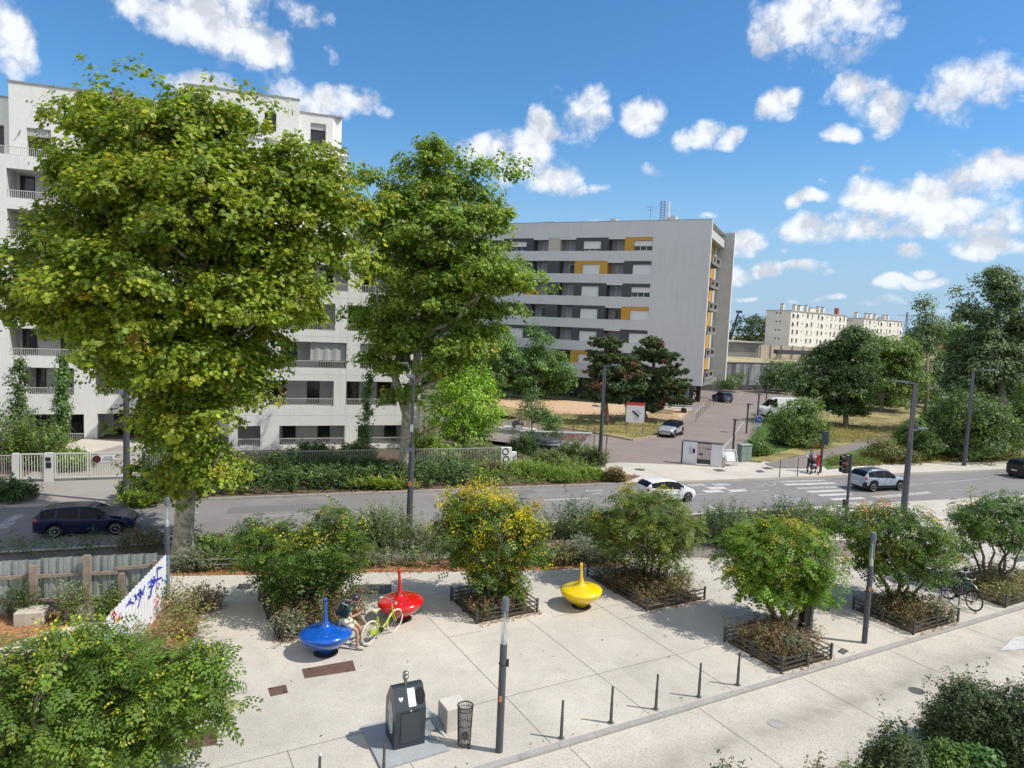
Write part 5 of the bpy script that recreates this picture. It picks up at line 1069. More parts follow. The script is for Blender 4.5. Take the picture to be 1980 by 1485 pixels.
bp = []; 
for i in range(70): p = G(270+rng.normal(0, 16), 975+rng.normal(0, 1.5)); bp.append((p.x, p.y, 0))
shoots('grass_tuft', bp, .35+.15*rng.random(70), 9, .4, LIM, [.4, .3, .2, .1], 'bright tuft of long grass at the kerb under the left street lamp', 'grass tuft', tmpl=LEAF_BLADE*np.array([2., 1]), stem=False)
bp = []
for i in range(160): p = G(735+rng.normal(0, 28), 945+rng.normal(0, 1.5)); bp.append((p.x, p.y, 0))
shoots('grass_tuft', bp, .3+.15*rng.random(160), 9, .38, LIM+DRY[:1], [.35, .3, .2, .1, .1], 'yellow green grass along the kerb at the foot of the second plane tree', 'grass tuft', tmpl=LEAF_BLADE*np.array([2., 1]), stem=False)
# climbers and young columns in front of the white building
def column_plant(px_top, px_bot, w_px, N_, label, pal=RG, n=170, name='columnar_tree', per=22, d=.55):
    b = RP(0, N_); x0, y0 = px_bot; d0 = ray(*px_bot); t = N_/(d0[0]*RN.x+d0[1]*RN.y); p = CPOS+d0*t; d1 = ray(*px_top); t1 = N_/(d1[0]*RN.x+d1[1]*RN.y); q = CPOS+d1*t1
    s_ = t/FPX; root = empty(name, (p[0], p[1], 0), label, 'tree'); P = []
    for i in range(n):
        u = rng.random(); c = p+(q-p)*u; w_ = w_px*s_*(.55+.45*math.sin(u*9+1)**2)*(1-.6*u**3); P.append(c+np.array([rng.normal(0, w_*.45), rng.normal(0, w_*.4), rng.normal(0, .1)]))
    P = np.array(P); O = unit(np.stack([P[:, 0]-p[0], P[:, 1]-p[1], np.full(n, .2)], 1)+1e-3); pos, nr, dr, cid = cluster_leaves(P, O, per, .28, 1, .5, .3)
    leaf_mesh('crown', pos, nr, dr, .15*np.exp(rng.normal(0, .25, len(pos))), tints(pal, [.35, .3, .2, .15], cid), LEAF_QUAD, M_LEAFD, root)
    mb = MB(); mb.tube([(p[0], p[1], 0), (p[0], p[1], p[2]+.3), tuple(q)], [.07, .06, .02], 6); mb.build('trunk', M_BARK, root)
column_plant((38, 695), (38, 880), 28, 50, 'narrow leafy column left of the other one before the ground floor loggia', RG)
column_plant((122, 690), (118, 850), 22, 50, 'thin dark leafy column right of the leafier one before the ground floor loggia', DKG)
column_plant((715, 722), (700, 880), 16, 46, 'narrow dark columnar tree between the first and ground floor loggias near the second plane tree', DKG, 120)
for (p, r_, h_, l_, pl) in [((20, 905), 2.2, 2.9, 'big light green shrub behind the gate left of the entry pillar', BU), ((70, 900), 1.6, 2.2, 'bright leafy shrub behind the small gate', BU), ((130, 905), 1.6, .95, 'yellow green low shrub behind the wide gate', LIM), ((-10, 870), 2., 3., 'dark shrub at the left edge behind the bar fence', RG), ((330, 905), 1.7, 1.5, 'dark shrub behind the fence left of the big plane trunk', DKS), ((600, 893), 1.5, 1.2, 'dark shrub behind the bar fence below the ground floor loggia', DKS), ((690, 893), 1.2, 1.2, 'grey green shrub behind the bar fence by the building corner', OLV), ((850, 890), 1.5, 1.0, 'yellowish shrub behind the bar fence right of the building corner', LIM), ((930, 890), 1.4, 1.0, 'grey green shrub behind the right end of the bar fence', OLV), ((815, 900), .7, 2.3, 'yellow green climber beside the second plane trunk', LIM)]:
    shrub(p, r_, h_, l_, pl, n=100, per=36, leaf=.14, dome=.4)
# low fenced planters of the plaza
M_FENCE = mat('dark_painted_timber', (.065, .063, .06), .75, var=.3, scale=12); 
def planter(k0, k1, m0, m1, label, fenced=('f', 'r', 'l', 'b'), plants=RUS, seed=0, mound=None, n=230, hh=.55, extra=None):
    c = KP((k0+k1)/2, (m0+m1)/2); root = empty('planter', c, label, 'planter', 'low fenced planters of the plaza')
    mb = MB(); mb.prism([KP(k0+.06, m0+.06), KP(k1-.06, m0+.06), KP(k1-.06, m1-.06), KP(k0+.06, m1-.06)], -.05, .05); mb.build('soil', M_SOIL, root)
    cs = {'f': ((k0, m0), (k1, m0)), 'b': ((k0, m1), (k1, m1)), 'l': ((k0, m0), (k0, m1)), 'r': ((k1, m0), (k1, m1))}
    seen = set()
    for sd in fenced:
        (a, b), (e, f_) = cs[sd]; L_ = math.hypot(e-a, f_-b); npost = 2 if L_ < 1.3 else 3
        rails = MB()
        for z in (.12, .26, .40): rails.beam(KP(a, b, z), KP(e, f_, z), .025, .032)
        rails.build('rails', M_FENCE, root)
        for i in range(npost):
            q = (round(a+(e-a)*i/(npost-1), 2), round(b+(f_-b)*i/(npost-1), 2))
            if q in seen: continue
            seen.add(q); p = KP(*q, .24); pm = MB().box(p, (.055, .055, .50), KERB_ANG); pm.build('post', M_FENCE, root)
    pts = []; hs = []
    for i in range(n):
        p = KP(k0+.12+(k1-k0-.24)*rng.random(), m0+.12+(m1-m0-.24)*rng.random()); pts.append((p.x, p.y, .04)); hs.append(hh*(.5+.8*rng.random()))
    g = shoots('planting', pts, hs, 30, .07, plants, [.3, .25, .2, .15, .1][:len(plants)] if len(plants) != 4 else [.35, .3, .2, .15], label[:0]+'mixed undergrowth filling the '+label.split(' planter')[0]+' planter', kind='stuff', lean=.35)
    return root
planter(3.75, 6.45, 20.15, 23.3, 'left shaded planter behind the blue spinning top', ('l', 'b'), RUS[:2]+OLV[:3], n=330, hh=.7)
planter(9.55, 11.75, 18.92, 20.9, 'planter under the tree full of yellow pods', plants=RUS[:2]+DKS[:3], n=210, hh=.5)
planter(15.2, 17.8, 17.55, 21.0, 'planter right of the yellow spinning top', ('f', 'l'), RUS[:3]+OLV[:2], n=330, hh=.6)
planter(15.97, 18.06, 12.66, 14.8, 'fully fenced planter nearest the bollards', plants=RUS, n=250, hh=.55)
planter(22.1, 24.6, 12.66, 14.8, 'planter behind the right lamp column', ('f', 'l'), RUS[:3]+OLV[:2], n=270, hh=.55)
planter(27.6, 31.4, 12.66, 15.1, 'planter behind the parked bicycles', plants=DRY[:2]+OLV[:3], n=330, hh=.5)
planter(-6.2, -1., 12.8, 17., 'planter hidden below the two lower left trees', ('r',), RUS[:2]+OLV[:3], n=360, hh=.6)
for (kx, mx, label, pal) in [(4.1, 20.3, 'pale tufted plant at the front left corner of the left shaded planter', SAGE), (6.3, 21.5, 'reddish dry twiggy shrub at the right of the left shaded planter', DRY), (11.3, 19.6, 'green strap leaved plant at the right corner of the planter under the yellow pods', LIM), (16.7, 18.3, 'dry grey shrub right of the fanned bare stems', DRY), (15.6, 19.3, 'dark red brown shrub left of the fanned bare stems', RUS[:4]), (17.0, 13.1, 'sage plant in the middle of the fully fenced planter', SAGE), (24.2, 13.0, 'silvery sage plant spilling out of the planter behind the right lamp column', SAGE), (23.9, 14.2, 'bright green sapling in the planter behind the right lamp column', LIM), (17.9, 19.0, 'small leafy sapling at the right edge of the planter by the yellow spinning top', RG2)]:
    p = KP(kx, mx); pts, q = blob_pts((p.x, p.y, .03), .42, .42, 34); shoots('shrub', pts, [.75*(1-.4*v)*math.exp(rng.normal(0, .15)) for v in q], 26, .07, pal, [.35, .3, .2, .15], label, 'shrub', lean=.35)
# weeds at the hoarding
pts = []; hs = []
for i in range(260):
    p = G(*( (rng.uniform(322, 390), rng.uniform(1165, 1240)) if rng.random() < .55 else (rng.uniform(215, 350), rng.uniform(1230, 1330)))); pts.append((p.x, p.y, 0)); hs.append(.3+.7*rng.random())
shoots('weeds', pts, hs, 20, .075, DRY+OLV[:2]+LIM[:1], [.2, .2, .2, .1, .12, .1, .08], 'tall dry weeds around the corner of the white scrawled hoarding', kind='stuff', lean=.3)
for (px, h_, l_, pl) in [((45, 1195), 1.1, 'dark climbing weed against the timber hoarding left of the first post', DKS), ((145, 1200), 1.2, 'leafy weed beside the second concrete block', OLV), ((215, 1195), .8, 'round leafy weed before the third short post', RG2), ((290, 1178), .9, 'thin weed in the inner corner of the hoarding', OLV), ((265, 1305), 1.3, 'feathery grey green weed in front of the white scrawled hoarding', OLV), ((195, 1290), .9, 'rust coloured weed left of the feathery weed', RUS[:4])]:
    shrub(px, .42, h_, l_, pl, n=40, per=30, leaf=.07, dome=.4, name='weed')
# foreground shrubs at the bottom right (below the camera's window)
def fg(px, z, ellr, label, pal, n=260, leaf=.062, per=34, rad=.20, spikes=40, sp=.55, cat='shrub'):
    c = D(*px, 1.0); d = ray(*px); t = (z-CAM_H)/d[2]; c = CPOS+d*t; root = empty('foreground_shrub', (c[0], c[1], -.05), label, cat)
    E = [(c[0], c[1], c[2]-ellr[1]*.6, ellr[0], ellr[0], ellr[1]*1.1)]
    P, O = crown_clusters(E, n, .5, .09); ok = P[:, 2] > -.02; P, O = P[ok], O[ok]; pos, nr, dr, cid = cluster_leaves(P, O, per, rad, .9, .0, .5)
    # upright leafy shoots breaking the outline
    sp_i = rng.choice(len(P), min(spikes, len(P)), replace=False); q = []
    for i in sp_i:
        l_ = sp*(.5+.7*rng.random()); dv = unit((O[i]*.35+np.array([0, 0, 1.])+rng.normal(0, .12, 3))[None])[0]
        for u in np.linspace(0, 1, 26): q.append(P[i]+dv*l_*u+rng.normal(0, .028, 3))
    q = np.array(q); a = rng.random(len(q))*6.28; dr2 = unit(np.stack([np.cos(a), np.sin(a), np.full(len(q), .6)], 1)); nr2 = unit(np.array([0, 0, 1.])+rng.normal(0, .6, (len(q), 3)))
    cid2 = np.arange(len(q))//26+cid.max()+1
    pos = np.concatenate([pos, q]); nr = np.concatenate([nr, nr2]); dr = np.concatenate([dr, dr2]); cid = np.concatenate([cid, cid2])
    leaf_mesh('foliage', pos, nr, dr, leaf*np.exp(rng.normal(0, .22, len(pos))), tints(pal, [.4, .3, .2, .1], cid, .22), LEAF_OVAL, M_LEAFD, root)
    mb = MB()
    for i in sp_i[:24]: mb.tube(branch_path((c[0]+rng.normal(0, .1), c[1]+rng.normal(0, .1), 0), P[i], .03, 4, .04), [.025, .02, .016, .012, .006], 5, caps=False)
    mb.build('stems', M_STEM, root)
FGS = [(.062, .095, .034), (.09, .13, .045), (.04, .062, .024), (.14, .17, .065)]
fg((1890, 1375), 1.1, (1.05, 1.35), 'large dark small leaved shrub with upright shoots on the far right foreground', FGS, 1700, spikes=60, rad=.16)
fg((1995, 1400), 1.2, (1.2, 1.5), 'dark shrub at the right picture edge in the foreground', [(.045, .075, .024), (.065, .10, .03), (.03, .05, .018), (.09, .125, .04)], 1300, spikes=30, rad=.16)
fg((1735, 1462), 1.0, (.62, 1.0), 'smaller dark shrub with brownish shoots in front of the large foreground shrub', FGS, 800, spikes=34, rad=.14)
fg((1825, 1470), .9, (.42, .75), 'bright green leafy plant between the two dark foreground shrubs', [(.08, .15, .025), (.11, .19, .03), (.05, .10, .018), (.16, .21, .035)], 300, leaf=.085, spikes=10, sp=.25)
fg((1890, 1482), .8, (.36, .6), 'broad leaved green plant at the foot of the large foreground shrub', [(.05, .13, .025), (.08, .17, .035), (.03, .08, .015), (.1, .19, .05)], 220, leaf=.12, spikes=6, sp=.2)
fg((1405, 1502), .3, (.30, .35), 'thin small leaved shoots poking up at the bottom edge of the picture', FGS, 60, spikes=18, sp=.6)
fg((1560, 1520), .3, (.55, .4), 'dry yellowish tuft at the bottom edge left of the foreground shrubs', DRY, 110, spikes=34, sp=.5)
fg((1660, 1515), .5, (.5, .6), 'leafy olive tuft at the bottom edge below the brownish shoots', OLV, 130, spikes=30, sp=.4)
gp = []
for i in range(500): p = KP(2+rng.random()*30, 4.6+rng.random()*2.4-1.4); gp.append((p.x, p.y, -.05))
shoots('verge_undergrowth', gp, .2+.4*rng.random(500), 14, .07, FGS+DRY[:2], [.3, .25, .15, .1, .1, .1], 'low growth under the foreground shrubs', kind='stuff')
# fallen leaves drifting along the beds and planters
q = []
def litter(p, q_, n, sd):
    for i in range(n): a = p.lerp(q_, rng.random())+Vector((rng.normal(0, sd), rng.normal(0, sd), 0)); q.append((a.x, a.y, .018+rng.random()*.03))
litter(RP(-3, 26.75), RP(4, 25.5), 900, .16); litter(RP(4, 25.4), RP(13.5, 24.2), 1100, .14); litter(KP(3.7, 20.1), KP(6.3, 20.1), 260, .12); litter(KP(9.6, 18.8), KP(11.8, 18.8), 160, .07); litter(KP(11.8, 18.8), KP(11.8, 20.5), 120, .07); litter(KP(15.2, 17.5), KP(17.8, 17.5), 170, .1); litter(KP(24.6, 12.6), KP(22.2, 12.6), 100, .06); litter(KP(29., 12.6), KP(31, 12.6), 120, .08)
litter(RP(2, 37.95), RP(19, 37.85), 700, .15); litter(KP(16, 12.6), KP(18, 12.6), 60, .05); litter(G(40, 1200), G(190, 1195), 500, .25); litter(KP(0, 12.75), KP(60, 12.45), 90, .03)
for i in range(170):
    a = KP(2+rng.random()*24, 12.8+rng.random()*10); q.append((a.x, a.y, .008))
q = np.array(q); a = rng.random(len(q))*6.28
o = leaf_mesh('fallen_leaves', q, unit(np.array([0, 0, 1.])+rng.normal(0, .35, (len(q), 3))), np.stack([np.cos(a), np.sin(a), np.zeros(len(q))], 1), .06*np.exp(rng.normal(0, .3, len(q))), tints([(.30, .15, .055), (.22, .11, .05), (.36, .22, .09), (.16, .08, .04)], [.35, .3, .2, .15], np.arange(len(q))), LEAF_OVAL, M_LEAFD, None, (0, 20, 0))
tag(o, 'rust brown fallen leaves drifted along beds and planters', kind='stuff')
# turf texture on the lawns
def turf(px, n, pal, wts, label, h=.16, seed=1):
    (x0, y0, x1, y1), pts = px, []
    for i in range(n): p = G(rng.uniform(x0, x1), rng.uniform(y0, y1)); pts.append((p.x, p.y, .02))
    shoots('grass', pts, h*(.5+rng.random(n)), 5, .16, pal, wts, label, kind='stuff', tmpl=LEAF_BLADE*np.array([2.4, 1]), stem=False, width=.12)
turf((1560, 822, 1760, 856), 2600, [(.24, .20, .07), (.17, .17, .05), (.30, .25, .10), (.10, .14, .03)], [.35, .3, .2, .15], 'long dry grass on the slope under the round trees')
turf((1600, 888, 1700, 902), 900, [(.14, .18, .04), (.09, .16, .03), (.26, .22, .08)], [.4, .4, .2], 'green grass patch beside the red hydrant', .25)
turf((1452, 800, 1500, 880), 900, [(.08, .15, .025), (.11, .19, .03), (.05, .10, .02)], [.4, .3, .3], 'green grass below the white van', .2)
turf((1700, 882, 1980, 893), 1100, [(.25, .20, .08), (.18, .16, .05), (.10, .13, .03)], [.4, .35, .25], 'dry grass along the back of the footway', .2)
turf((980, 800, 1310, 842), 2200, [(.22, .19, .06), (.15, .16, .04), (.28, .23, .09), (.08, .11, .03)], [.35, .3, .2, .15], 'dry lawn under the pines', .12)
# ------------------------------------------------------------------ street furniture
M_POLE = mat('lamp_anthracite', (.085, .09, .105), .5, .2, var=.06, scale=3); M_GLASS = glass_mat('clear_tube', (.93, .95, .95), .16); M_ALU = mat('white_metal', (.62, .63, .63), .4, .3)
M_STK = mat('orange_sticker', (.60, .22, .09), .6); M_BOL = mat('bollard_brown', (.10, .09, .08), .5, .3, var=.12, scale=8); M_BLACK = mat('black_plastic', (.02, .02, .022), .5)
def lamp_column(px, label, h=3.5, sticker=None, lean=(0, 0), strap=False):
    b = G(*px); r_ = empty('lamp_column', b, label, 'street lamp', 'column lamps with glass tubes on the plaza'); hp_ = h*.70
    MB().lathe([(.082, 0), (.082, hp_*.5), (.078, hp_), (.07, hp_+.015)], 20, b).build('post', M_POLE, r_)
    MB().lathe([(.05, 0), (.05, .17), (.035, .2), (.016, .25), (.013, h*.25)], 12, b+Vector((0, 0, hp_+.01))).build('lamp_core', M_ALU, r_)
    MB().lathe([(.074, hp_), (.074, h-.27)], 20, b, caps=False).build('glass_tube', M_GLASS, r_)
    MB().lathe([(.079, h-.28), (.079, h-.02), (.072, h)], 20, b).build('cap', mat('cap_grey', (.15, .165, .195), .45, .2), r_)
    if sticker: MB().rbox(b+Vector((-.02, -.083, sticker)), (.06, .012, .12), .004).build('sticker', M_STK, r_)
    if strap:
        m = MB().tube([b+Vector((math.cos(t)*.085, math.sin(t)*.085, 2.02)) for t in np.linspace(0, 6.28, 20)[:-1]], .012, 5, closed=True); m.box(b+Vector((.105, -.03, 2.05)), (.05, .04, .16)); m.build('strap', M_BLACK, r_)
    r_.rotation_euler = (0, 0, 0); return r_
lamp_column((965, 1453), 'grey column lamp with a clear glass head standing nearest, beside the wire waste basket', 3.5, 1.25, strap=True)
lamp_column((1671, 1243), 'grey column lamp with a clear glass head on the right by the kerb', 3.5, 1.75)
lamp_column((323, 1150), 'grey column lamp with a clear glass head at the corner of the white hoarding', 3.28)
def street_lamp(px, label, h=7.2, ang=0., arm=1.25, bracket=None, wid=.15, split=.55, double=False, extra=None):
    b = G(*px); r_ = empty('street_lamp', b, label, 'street lamp', 'tall road lamps with slotted masts'); u = Vector((math.cos(ang), math.sin(ang), 0)); v = Vector((-u.y, u.x, 0))
    m = MB().lathe([(wid*.95, 0), (wid*.82, h*split*.5), (wid*.72, h*split)], 14, b); m.build('mast', M_POLE, r_)
    m = MB()
    for sg in (-1, 1): m.beam(b+u*sg*wid*.42+Vector((0, 0, h*split-.3)), b+u*sg*wid*.36+Vector((0, 0, h)), wid*.42, wid*.7, u)
    for z in (h*split+.02, h*.78, h-.06): m.box(b+Vector((0, 0, z)), (wid*.9, wid*.5, .12), ang)
    m.build('slotted_upper_mast', M_POLE, r_)
    m = MB().beam(b+Vector((0, 0, h-.04)), b+u*arm*.45+Vector((0, 0, h+.03)), .09, .10); m.build('arm', M_POLE, r_)
    hd = MB(); p0, p1 = b+u*arm*.4+Vector((0, 0, h+.03)), b+u*arm+Vector((0, 0, h+.10)); hd.beam(p0, p1, .28, .07); hd.beam(p0.lerp(p1, .15)-Vector((0, 0, .045)), p0.lerp(p1, .9)-Vector((0, 0, .045)), .2, .025); hd.build('lamp_head', mat('lamp_head_grey', (.20, .22, .25), .4, .4), r_)
    if bracket:
        z, s_, l_ = bracket; m = MB().beam(b+Vector((0, 0, z)), b+u*s_*l_+Vector((0, 0, z+.05)), .06, .06); m.beam(b+u*s_*l_*.45+Vector((0, 0, z+.08)), b+u*s_*l_+Vector((0, 0, z+.11)), .22, .05); m.build('side_lamp', mat('lamp_head_grey', (.2, .22, .25), .4, .4), r_)
    if extra: extra(b, r_)
    return r_
def lampx(px, top, label, **k):
    b = G(*px); lo_, hi_ = 1., 20.
    def py(h): q = np.array(b)+np.array([0, 0, h])-CPOS; return 742.5-FPX*(q@CU)/(q@_f)
    for _ in range(40):
        md = (lo_+hi_)/2
        if py(md) > top: lo_ = md
        else: hi_ = md
    return street_lamp(px, label, lo_, **k)
lampx((1747, 992), 740, 'tall slotted lamp in front of the silver car, its arm reaching left', ang=math.pi+.25, arm=1.5, bracket=(4.6, -1, 1.0), wid=.19)
lampx((1864, 900), 716, 'tall slotted lamp on the far footway by the dark bushes, arm to the right', ang=ROAD_ANG*.2, arm=1.8, wid=.17)
lampx((1159, 903), 707, 'tall slotted lamp at the mouth of the parking court before the pines', ang=.15, arm=1.0, bracket=(4.1, -1, .7), wid=.16)
def stk(b, r_):
    MB().box(b+Vector((0, -.15, 2.7)), (.12, .02, .2)).build('sticker', M_STK, r_); MB().box(b+Vector((0, -.16, 5.0)), (.12, .02, .3)).build('notice', M_ALU, r_); MB().box(b+Vector((-.05, -.14, 4.1)), (.2, .08, .12)).build('junction_box', mat('lamp_head_grey', (.2, .22, .25), .4, .4), r_)
lampx((790, 1058), 734, 'tall slotted lamp in the plaza bed, overlapping the trunk of the second plane tree', ang=1.9, arm=1.0, wid=.15, split=.62, extra=stk)
lampx((245, 972), 690, 'tall dark lamp beside the driveway, its upper half hidden in the plane leaves', ang=1.9, arm=1.0, wid=.17, split=.8)
# bollards along the street kerb
def make_bollard(px, label, h=.92, name='bollard', grp='slim bollards along the street kerb', s=1.):
    b = G(*px); r_ = empty(name, b, label, 'bollard', grp)
    MB().lathe([(.065*s, 0), (.065*s, .012), (.038*s, .05), (.036*s, h*.55), (.030*s, h*.56), (.027*s, h-.02), (.017*s, h)], 12, b).build('post', M_BOL, r_); MB().lathe([(.10*s, -.02), (.10*s, .008)], 14, b).build('base', M_KERB, r_); return r_
BL = [('first slim bollard right of the nearest lamp column', (1085, 1428)), ('second slim bollard right of the nearest lamp column', (1181, 1398)), ('middle slim bollard, halfway from the nearest lamp column to the fenced planter', (1268, 1372)), ('slim bollard in the edge of the big tree shadow, second left of the fenced planter', (1351, 1348)), ('slim bollard closest to the fully fenced planter', (1426, 1325)), ('slim bollard in front of the grey steel slab, cut by the picture bottom', (741, 1522)), ('bollard with a pale top just showing at the bottom edge of the picture', (617, 1545))]
b0 = make_bollard(BL[0][1], BL[0][0])
for l_, p in BL[1:]: place(copy_tree(b0), G(*p), 0, l_)
MB().lathe([(.036, .90), (.036, .94), (.02, .945)], 12, G(617, 1545)).build('pale_top', M_WHITE, [o for o in bpy.data.objects if o.get('label', '').startswith('bollard with a pale')][0])
CB = [((1346, 816), 1), ((1350, 810), 1), ((1354, 805), 1), ((1358.5, 800.5), 1), ((1363, 795.5), 1), ((1367, 792), 1), ((1371.5, 788), 1), ((1380, 782.5), 1), ((1385.5, 779), 1), ((1394, 773.5), 1)]
GPB = 'row of thin posts along the court kerb'
ord_ = ['nearest', 'second nearest', 'third nearest', 'fourth nearest', 'fifth nearest', 'sixth nearest', 'seventh nearest', 'third farthest', 'second farthest', 'farthest']
c0 = None
for i, (p, _) in enumerate(CB):
    p = (p[0]-.5, p[1]); l_ = f'{ord_[i]} thin post in the row along the court kerb by the grey building'
    if c0 is None: c0 = make_bollard(p, l_, 1.05, 'kerb_post', GPB, .9)
    else: place(copy_tree(c0), G(*p), 0, l_)
FP = [((1507, 922), 'left of two thin posts at the crossing'), ((1541.5, 920.5), 'right of two thin posts at the crossing, beside the stroller')]
d0 = make_bollard(FP[0][0], FP[0][1], 1.25, 'crossing_post', 'thin posts at the crossing', .85); place(copy_tree(d0), G(*FP[1][0]), 0, FP[1][1])
for (p, h_, l_) in [((1008, 822), 1.25, 'post beside the white stack of boards on the curved drive'), ((1108, 843), 1.2, 'post on the curved drive left of the court lamp'), ((1136, 840), .7, 'short post on the curved drive close to the court lamp'), ((1148, 866), 1.6, 'post at the right end of the scrawled low wall')]: make_bollard(p, l_, h_, 'drive_post', 'posts on the curved drive', 1.1)
# garden lamps along the court
for (p, t, l_) in [((1417, 872), 812, 'nearest dark garden lamp at the edge of the court'), ((1443, 838), 782, 'second dark garden lamp at the edge of the court'), ((1464, 815), 763, 'dark garden lamp in front of the white van'), ((1481, 782), 744, 'farthest dark garden lamp, behind the white van')]:
    b = G(*p); lo_, hi_ = .5, 9.
    for _ in range(40):
        md = (lo_+hi_)/2; qv = np.array(b)+np.array([0, 0, md])-CPOS
        if 742.5-FPX*(qv@CU)/(qv@_f) > t: lo_ = md
        else: hi_ = md
    r_ = empty('garden_lamp', b, l_, 'lamp', 'dark garden lamps of the court'); MB().tube([b, b+Vector((0, 0, lo_))], .085, 8).build('post', M_BOL, r_); MB().lathe([(.1, 0), (.32, .05), (.32, .10), (.1, .13)], 14, b+Vector((.1, 0, lo_-.05))).build('lamp_head', M_BOL, r_)
# spinning top seats
def spinning_top(px, radius, hs, m, label, tilt=(0, 0), ball=.055):
    b = G(*px); r_ = empty('spinning_top_seat', b, label, 'seat', 'giant spinning top seats'); R_ = radius
    prof = [(.15, .0), (.17, .03), (.22, .06), (R_*.44, .15), (R_*.66, .255), (R_*.84, .37), (R_*.95, .46), (R_*.995, .53), (R_, .565), (R_*.985, .60), (R_*.90, .64), (R_*.72, .675), (R_*.5, .70), (R_*.32, .73), (R_*.22, .775), (R_*.15, .83), (R_*.105, .92), (R_*.08, 1.02), (.046, 1.15), (.043, hs-.14), (.05, hs-.10)]
    q = Matrix.Rotation(tilt[0], 3, 'X') @ Matrix.Rotation(tilt[1], 3, 'Y')
    MB().lathe(prof, 64, b, mtx=q).build('body', m, r_)
    kb_ = MB(); kb_.ball(b+q @ Vector((0, 0, hs-.045)), (ball, ball, ball*1.15), 16, 10); kb_.build('tip_knob', m, r_)
    MB().lathe([(.34, .0), (.34, .012)], 32, b).build('foot_plate', mat('dark_foot', (.05, .048, .045), .7), r_)
    return r_
def paint(name, c): return mat(name, c, .2, 0, spec=.5, coat=.7, var=.05, scale=5, var2=.08, scale2=1.6)
spinning_top((630, 1262), .735, 1.56, paint('blue_lacquer', (.004, .085, .42)), 'glossy blue spinning top seat, the nearest one, with a person leaning on it', (R(-2), R(-2)))
spinning_top((776, 1196), .72, 1.60, paint('red_lacquer', (.56, .008, .006)), 'glossy red spinning top seat behind the lime bicycle', (R(1), R(-4)), .06)
spinning_top((1124, 1172), .71, 1.50, paint('yellow_lacquer', (.80, .55, .0)), 'glossy yellow spinning top seat between two planters', (R(1), R(-3)))
# recycling bin with its steel slab
M_BIN = mat('bin_anthracite', (.045, .055, .065), .32, .3, spec=.5); M_SLAB = speckle('galvanised_slab', (.33, .345, .35), (.22, .235, .24), (.45, .46, .46), 30, .5, .5, .15)
ps = pxs([(697, 1409), (790, 1387), (869, 1453), (742, 1484)]); ps[3] = G(738, 1492); sl = MB().prism([(p.x, p.y) for p in ps], -.02, .055); slab = sl.build('steel_slab', M_SLAB, loc=sum(ps, Vector())/4); tag(slab, 'pale grey steel slab in the paving carrying the dark recycling bin', 'steel slab')
f0, f1 = G(762, 1451, .055), G(821, 1437, .055); u = (f1-f0); W_ = u.length; u.normalize(); v = Vector((-u.y, u.x, 0))
BN = empty('recycling_bin', (f0+f1)/2+v*.33, 'tall dark recycling bin with a sloped front, a white notice and a round black inlet', 'recycling bin'); H_ = 1.27
prof = [(0, 0), (.0, .30), (-.03, .55), (-.02, .86), (.24, H_), (.33, H_+.015), (.42, H_), (.70, .86), (.72, .5), (.68, 0)]
def bp(a, d, z): return f0+u*a+v*d+Vector((0, 0, z))
m = MB(); n = len(prof); A = [bp(0, d, z) for d, z in prof]; B = [bp(W_, d, z) for d, z in prof]
m.add(A+B, [tuple(range(n)), tuple(range(2*n-1, n-1, -1))]+[(i, n+i, n+(i+1) % n, (i+1) % n) for i in range(n)]); m.build('body', M_BIN, BN)
m = MB(); m.add([bp(.13, -.012, .12), bp(W_-.13, -.012, .12), bp(W_-.13, -.042, .55), bp(W_-.13, -.038, .80), bp(.13, -.038, .80), bp(.13, -.042, .55)], [(0, 1, 2, 5), (5, 2, 3, 4)]); m.build('front_panel', mat('bin_panel', (.06, .072, .085), .3, .3), BN)
sn = Vector(u).cross((bp(0, .24, H_)-bp(0, -.02, .86)).normalized())
def sl_(a, t, off=.008): return bp(a, -.02+.26*t, .86+(H_-.86)*t)+sn*off
m = MB(); m.add([sl_(W_*.45, .12), sl_(W_*.69, .12), sl_(W_*.69, .90), sl_(W_*.45, .90)], [(0, 1, 2, 3)]); m.build('white_notice', mat('paper_white', (.72, .73, .78), .7), BN)
m = MB(); cpt = sl_(W_*.86, .52, .012); ring = [cpt+u*math.cos(t)*.105+(sl_(0, 1)-sl_(0, 0)).normalized()*math.sin(t)*.17 for t in np.linspace(0, 6.28, 28)[:-1]]; m.plate(ring, sn, .012); m.build('inlet', mat('inlet_black', (.008, .009, .012), .25), BN)
m = MB(); cpt = sl_(W_*.22, .5, .010); hv = (sl_(0, 1)-sl_(0, 0)).normalized(); hr = [cpt+u*(.05*math.sin(t)**3)*1.0+hv*(.045*(math.cos(t)-.4*math.cos(2*t)-.2*math.cos(3*t))) for t in np.linspace(0, 6.28, 24)[:-1]]; m.plate(hr, sn, .004); m.build('heart_sticker', mat('paper_white', (.72, .73, .78), .7), BN)
m = MB(); c = bp(W_*.46, .33, H_+.01); m.tube([c, c+Vector((0, 0, .1))], .035, 10); m.ball(c+Vector((0, 0, .16)), (.075, .075, .06)); m.ball(c+Vector((0, 0, .25)), (.07, .07, .055)); m.build('lifting_knob', mat('knob_metal', (.34, .31, .27), .35, .7), BN)
m = MB(); m.add([bp(-.006, .15, .30), bp(-.006, .14, .75), bp(-.006, .25, .95), bp(-.006, .42, .98), bp(-.006, .52, .70), bp(-.006, .45, .62), bp(-.006, .47, .36), bp(-.006, .30, .22)], [tuple(range(7, -1, -1))]); m.build('torn_poster', mat('torn_paper', (.50, .50, .46), .8, var=.15, scale=8), BN)
m = MB(); m.box(bp(W_*.5, -.035, .845), (.03, .02, .03), math.atan2(u.y, u.x)); m.build('lock', M_ALU, BN)
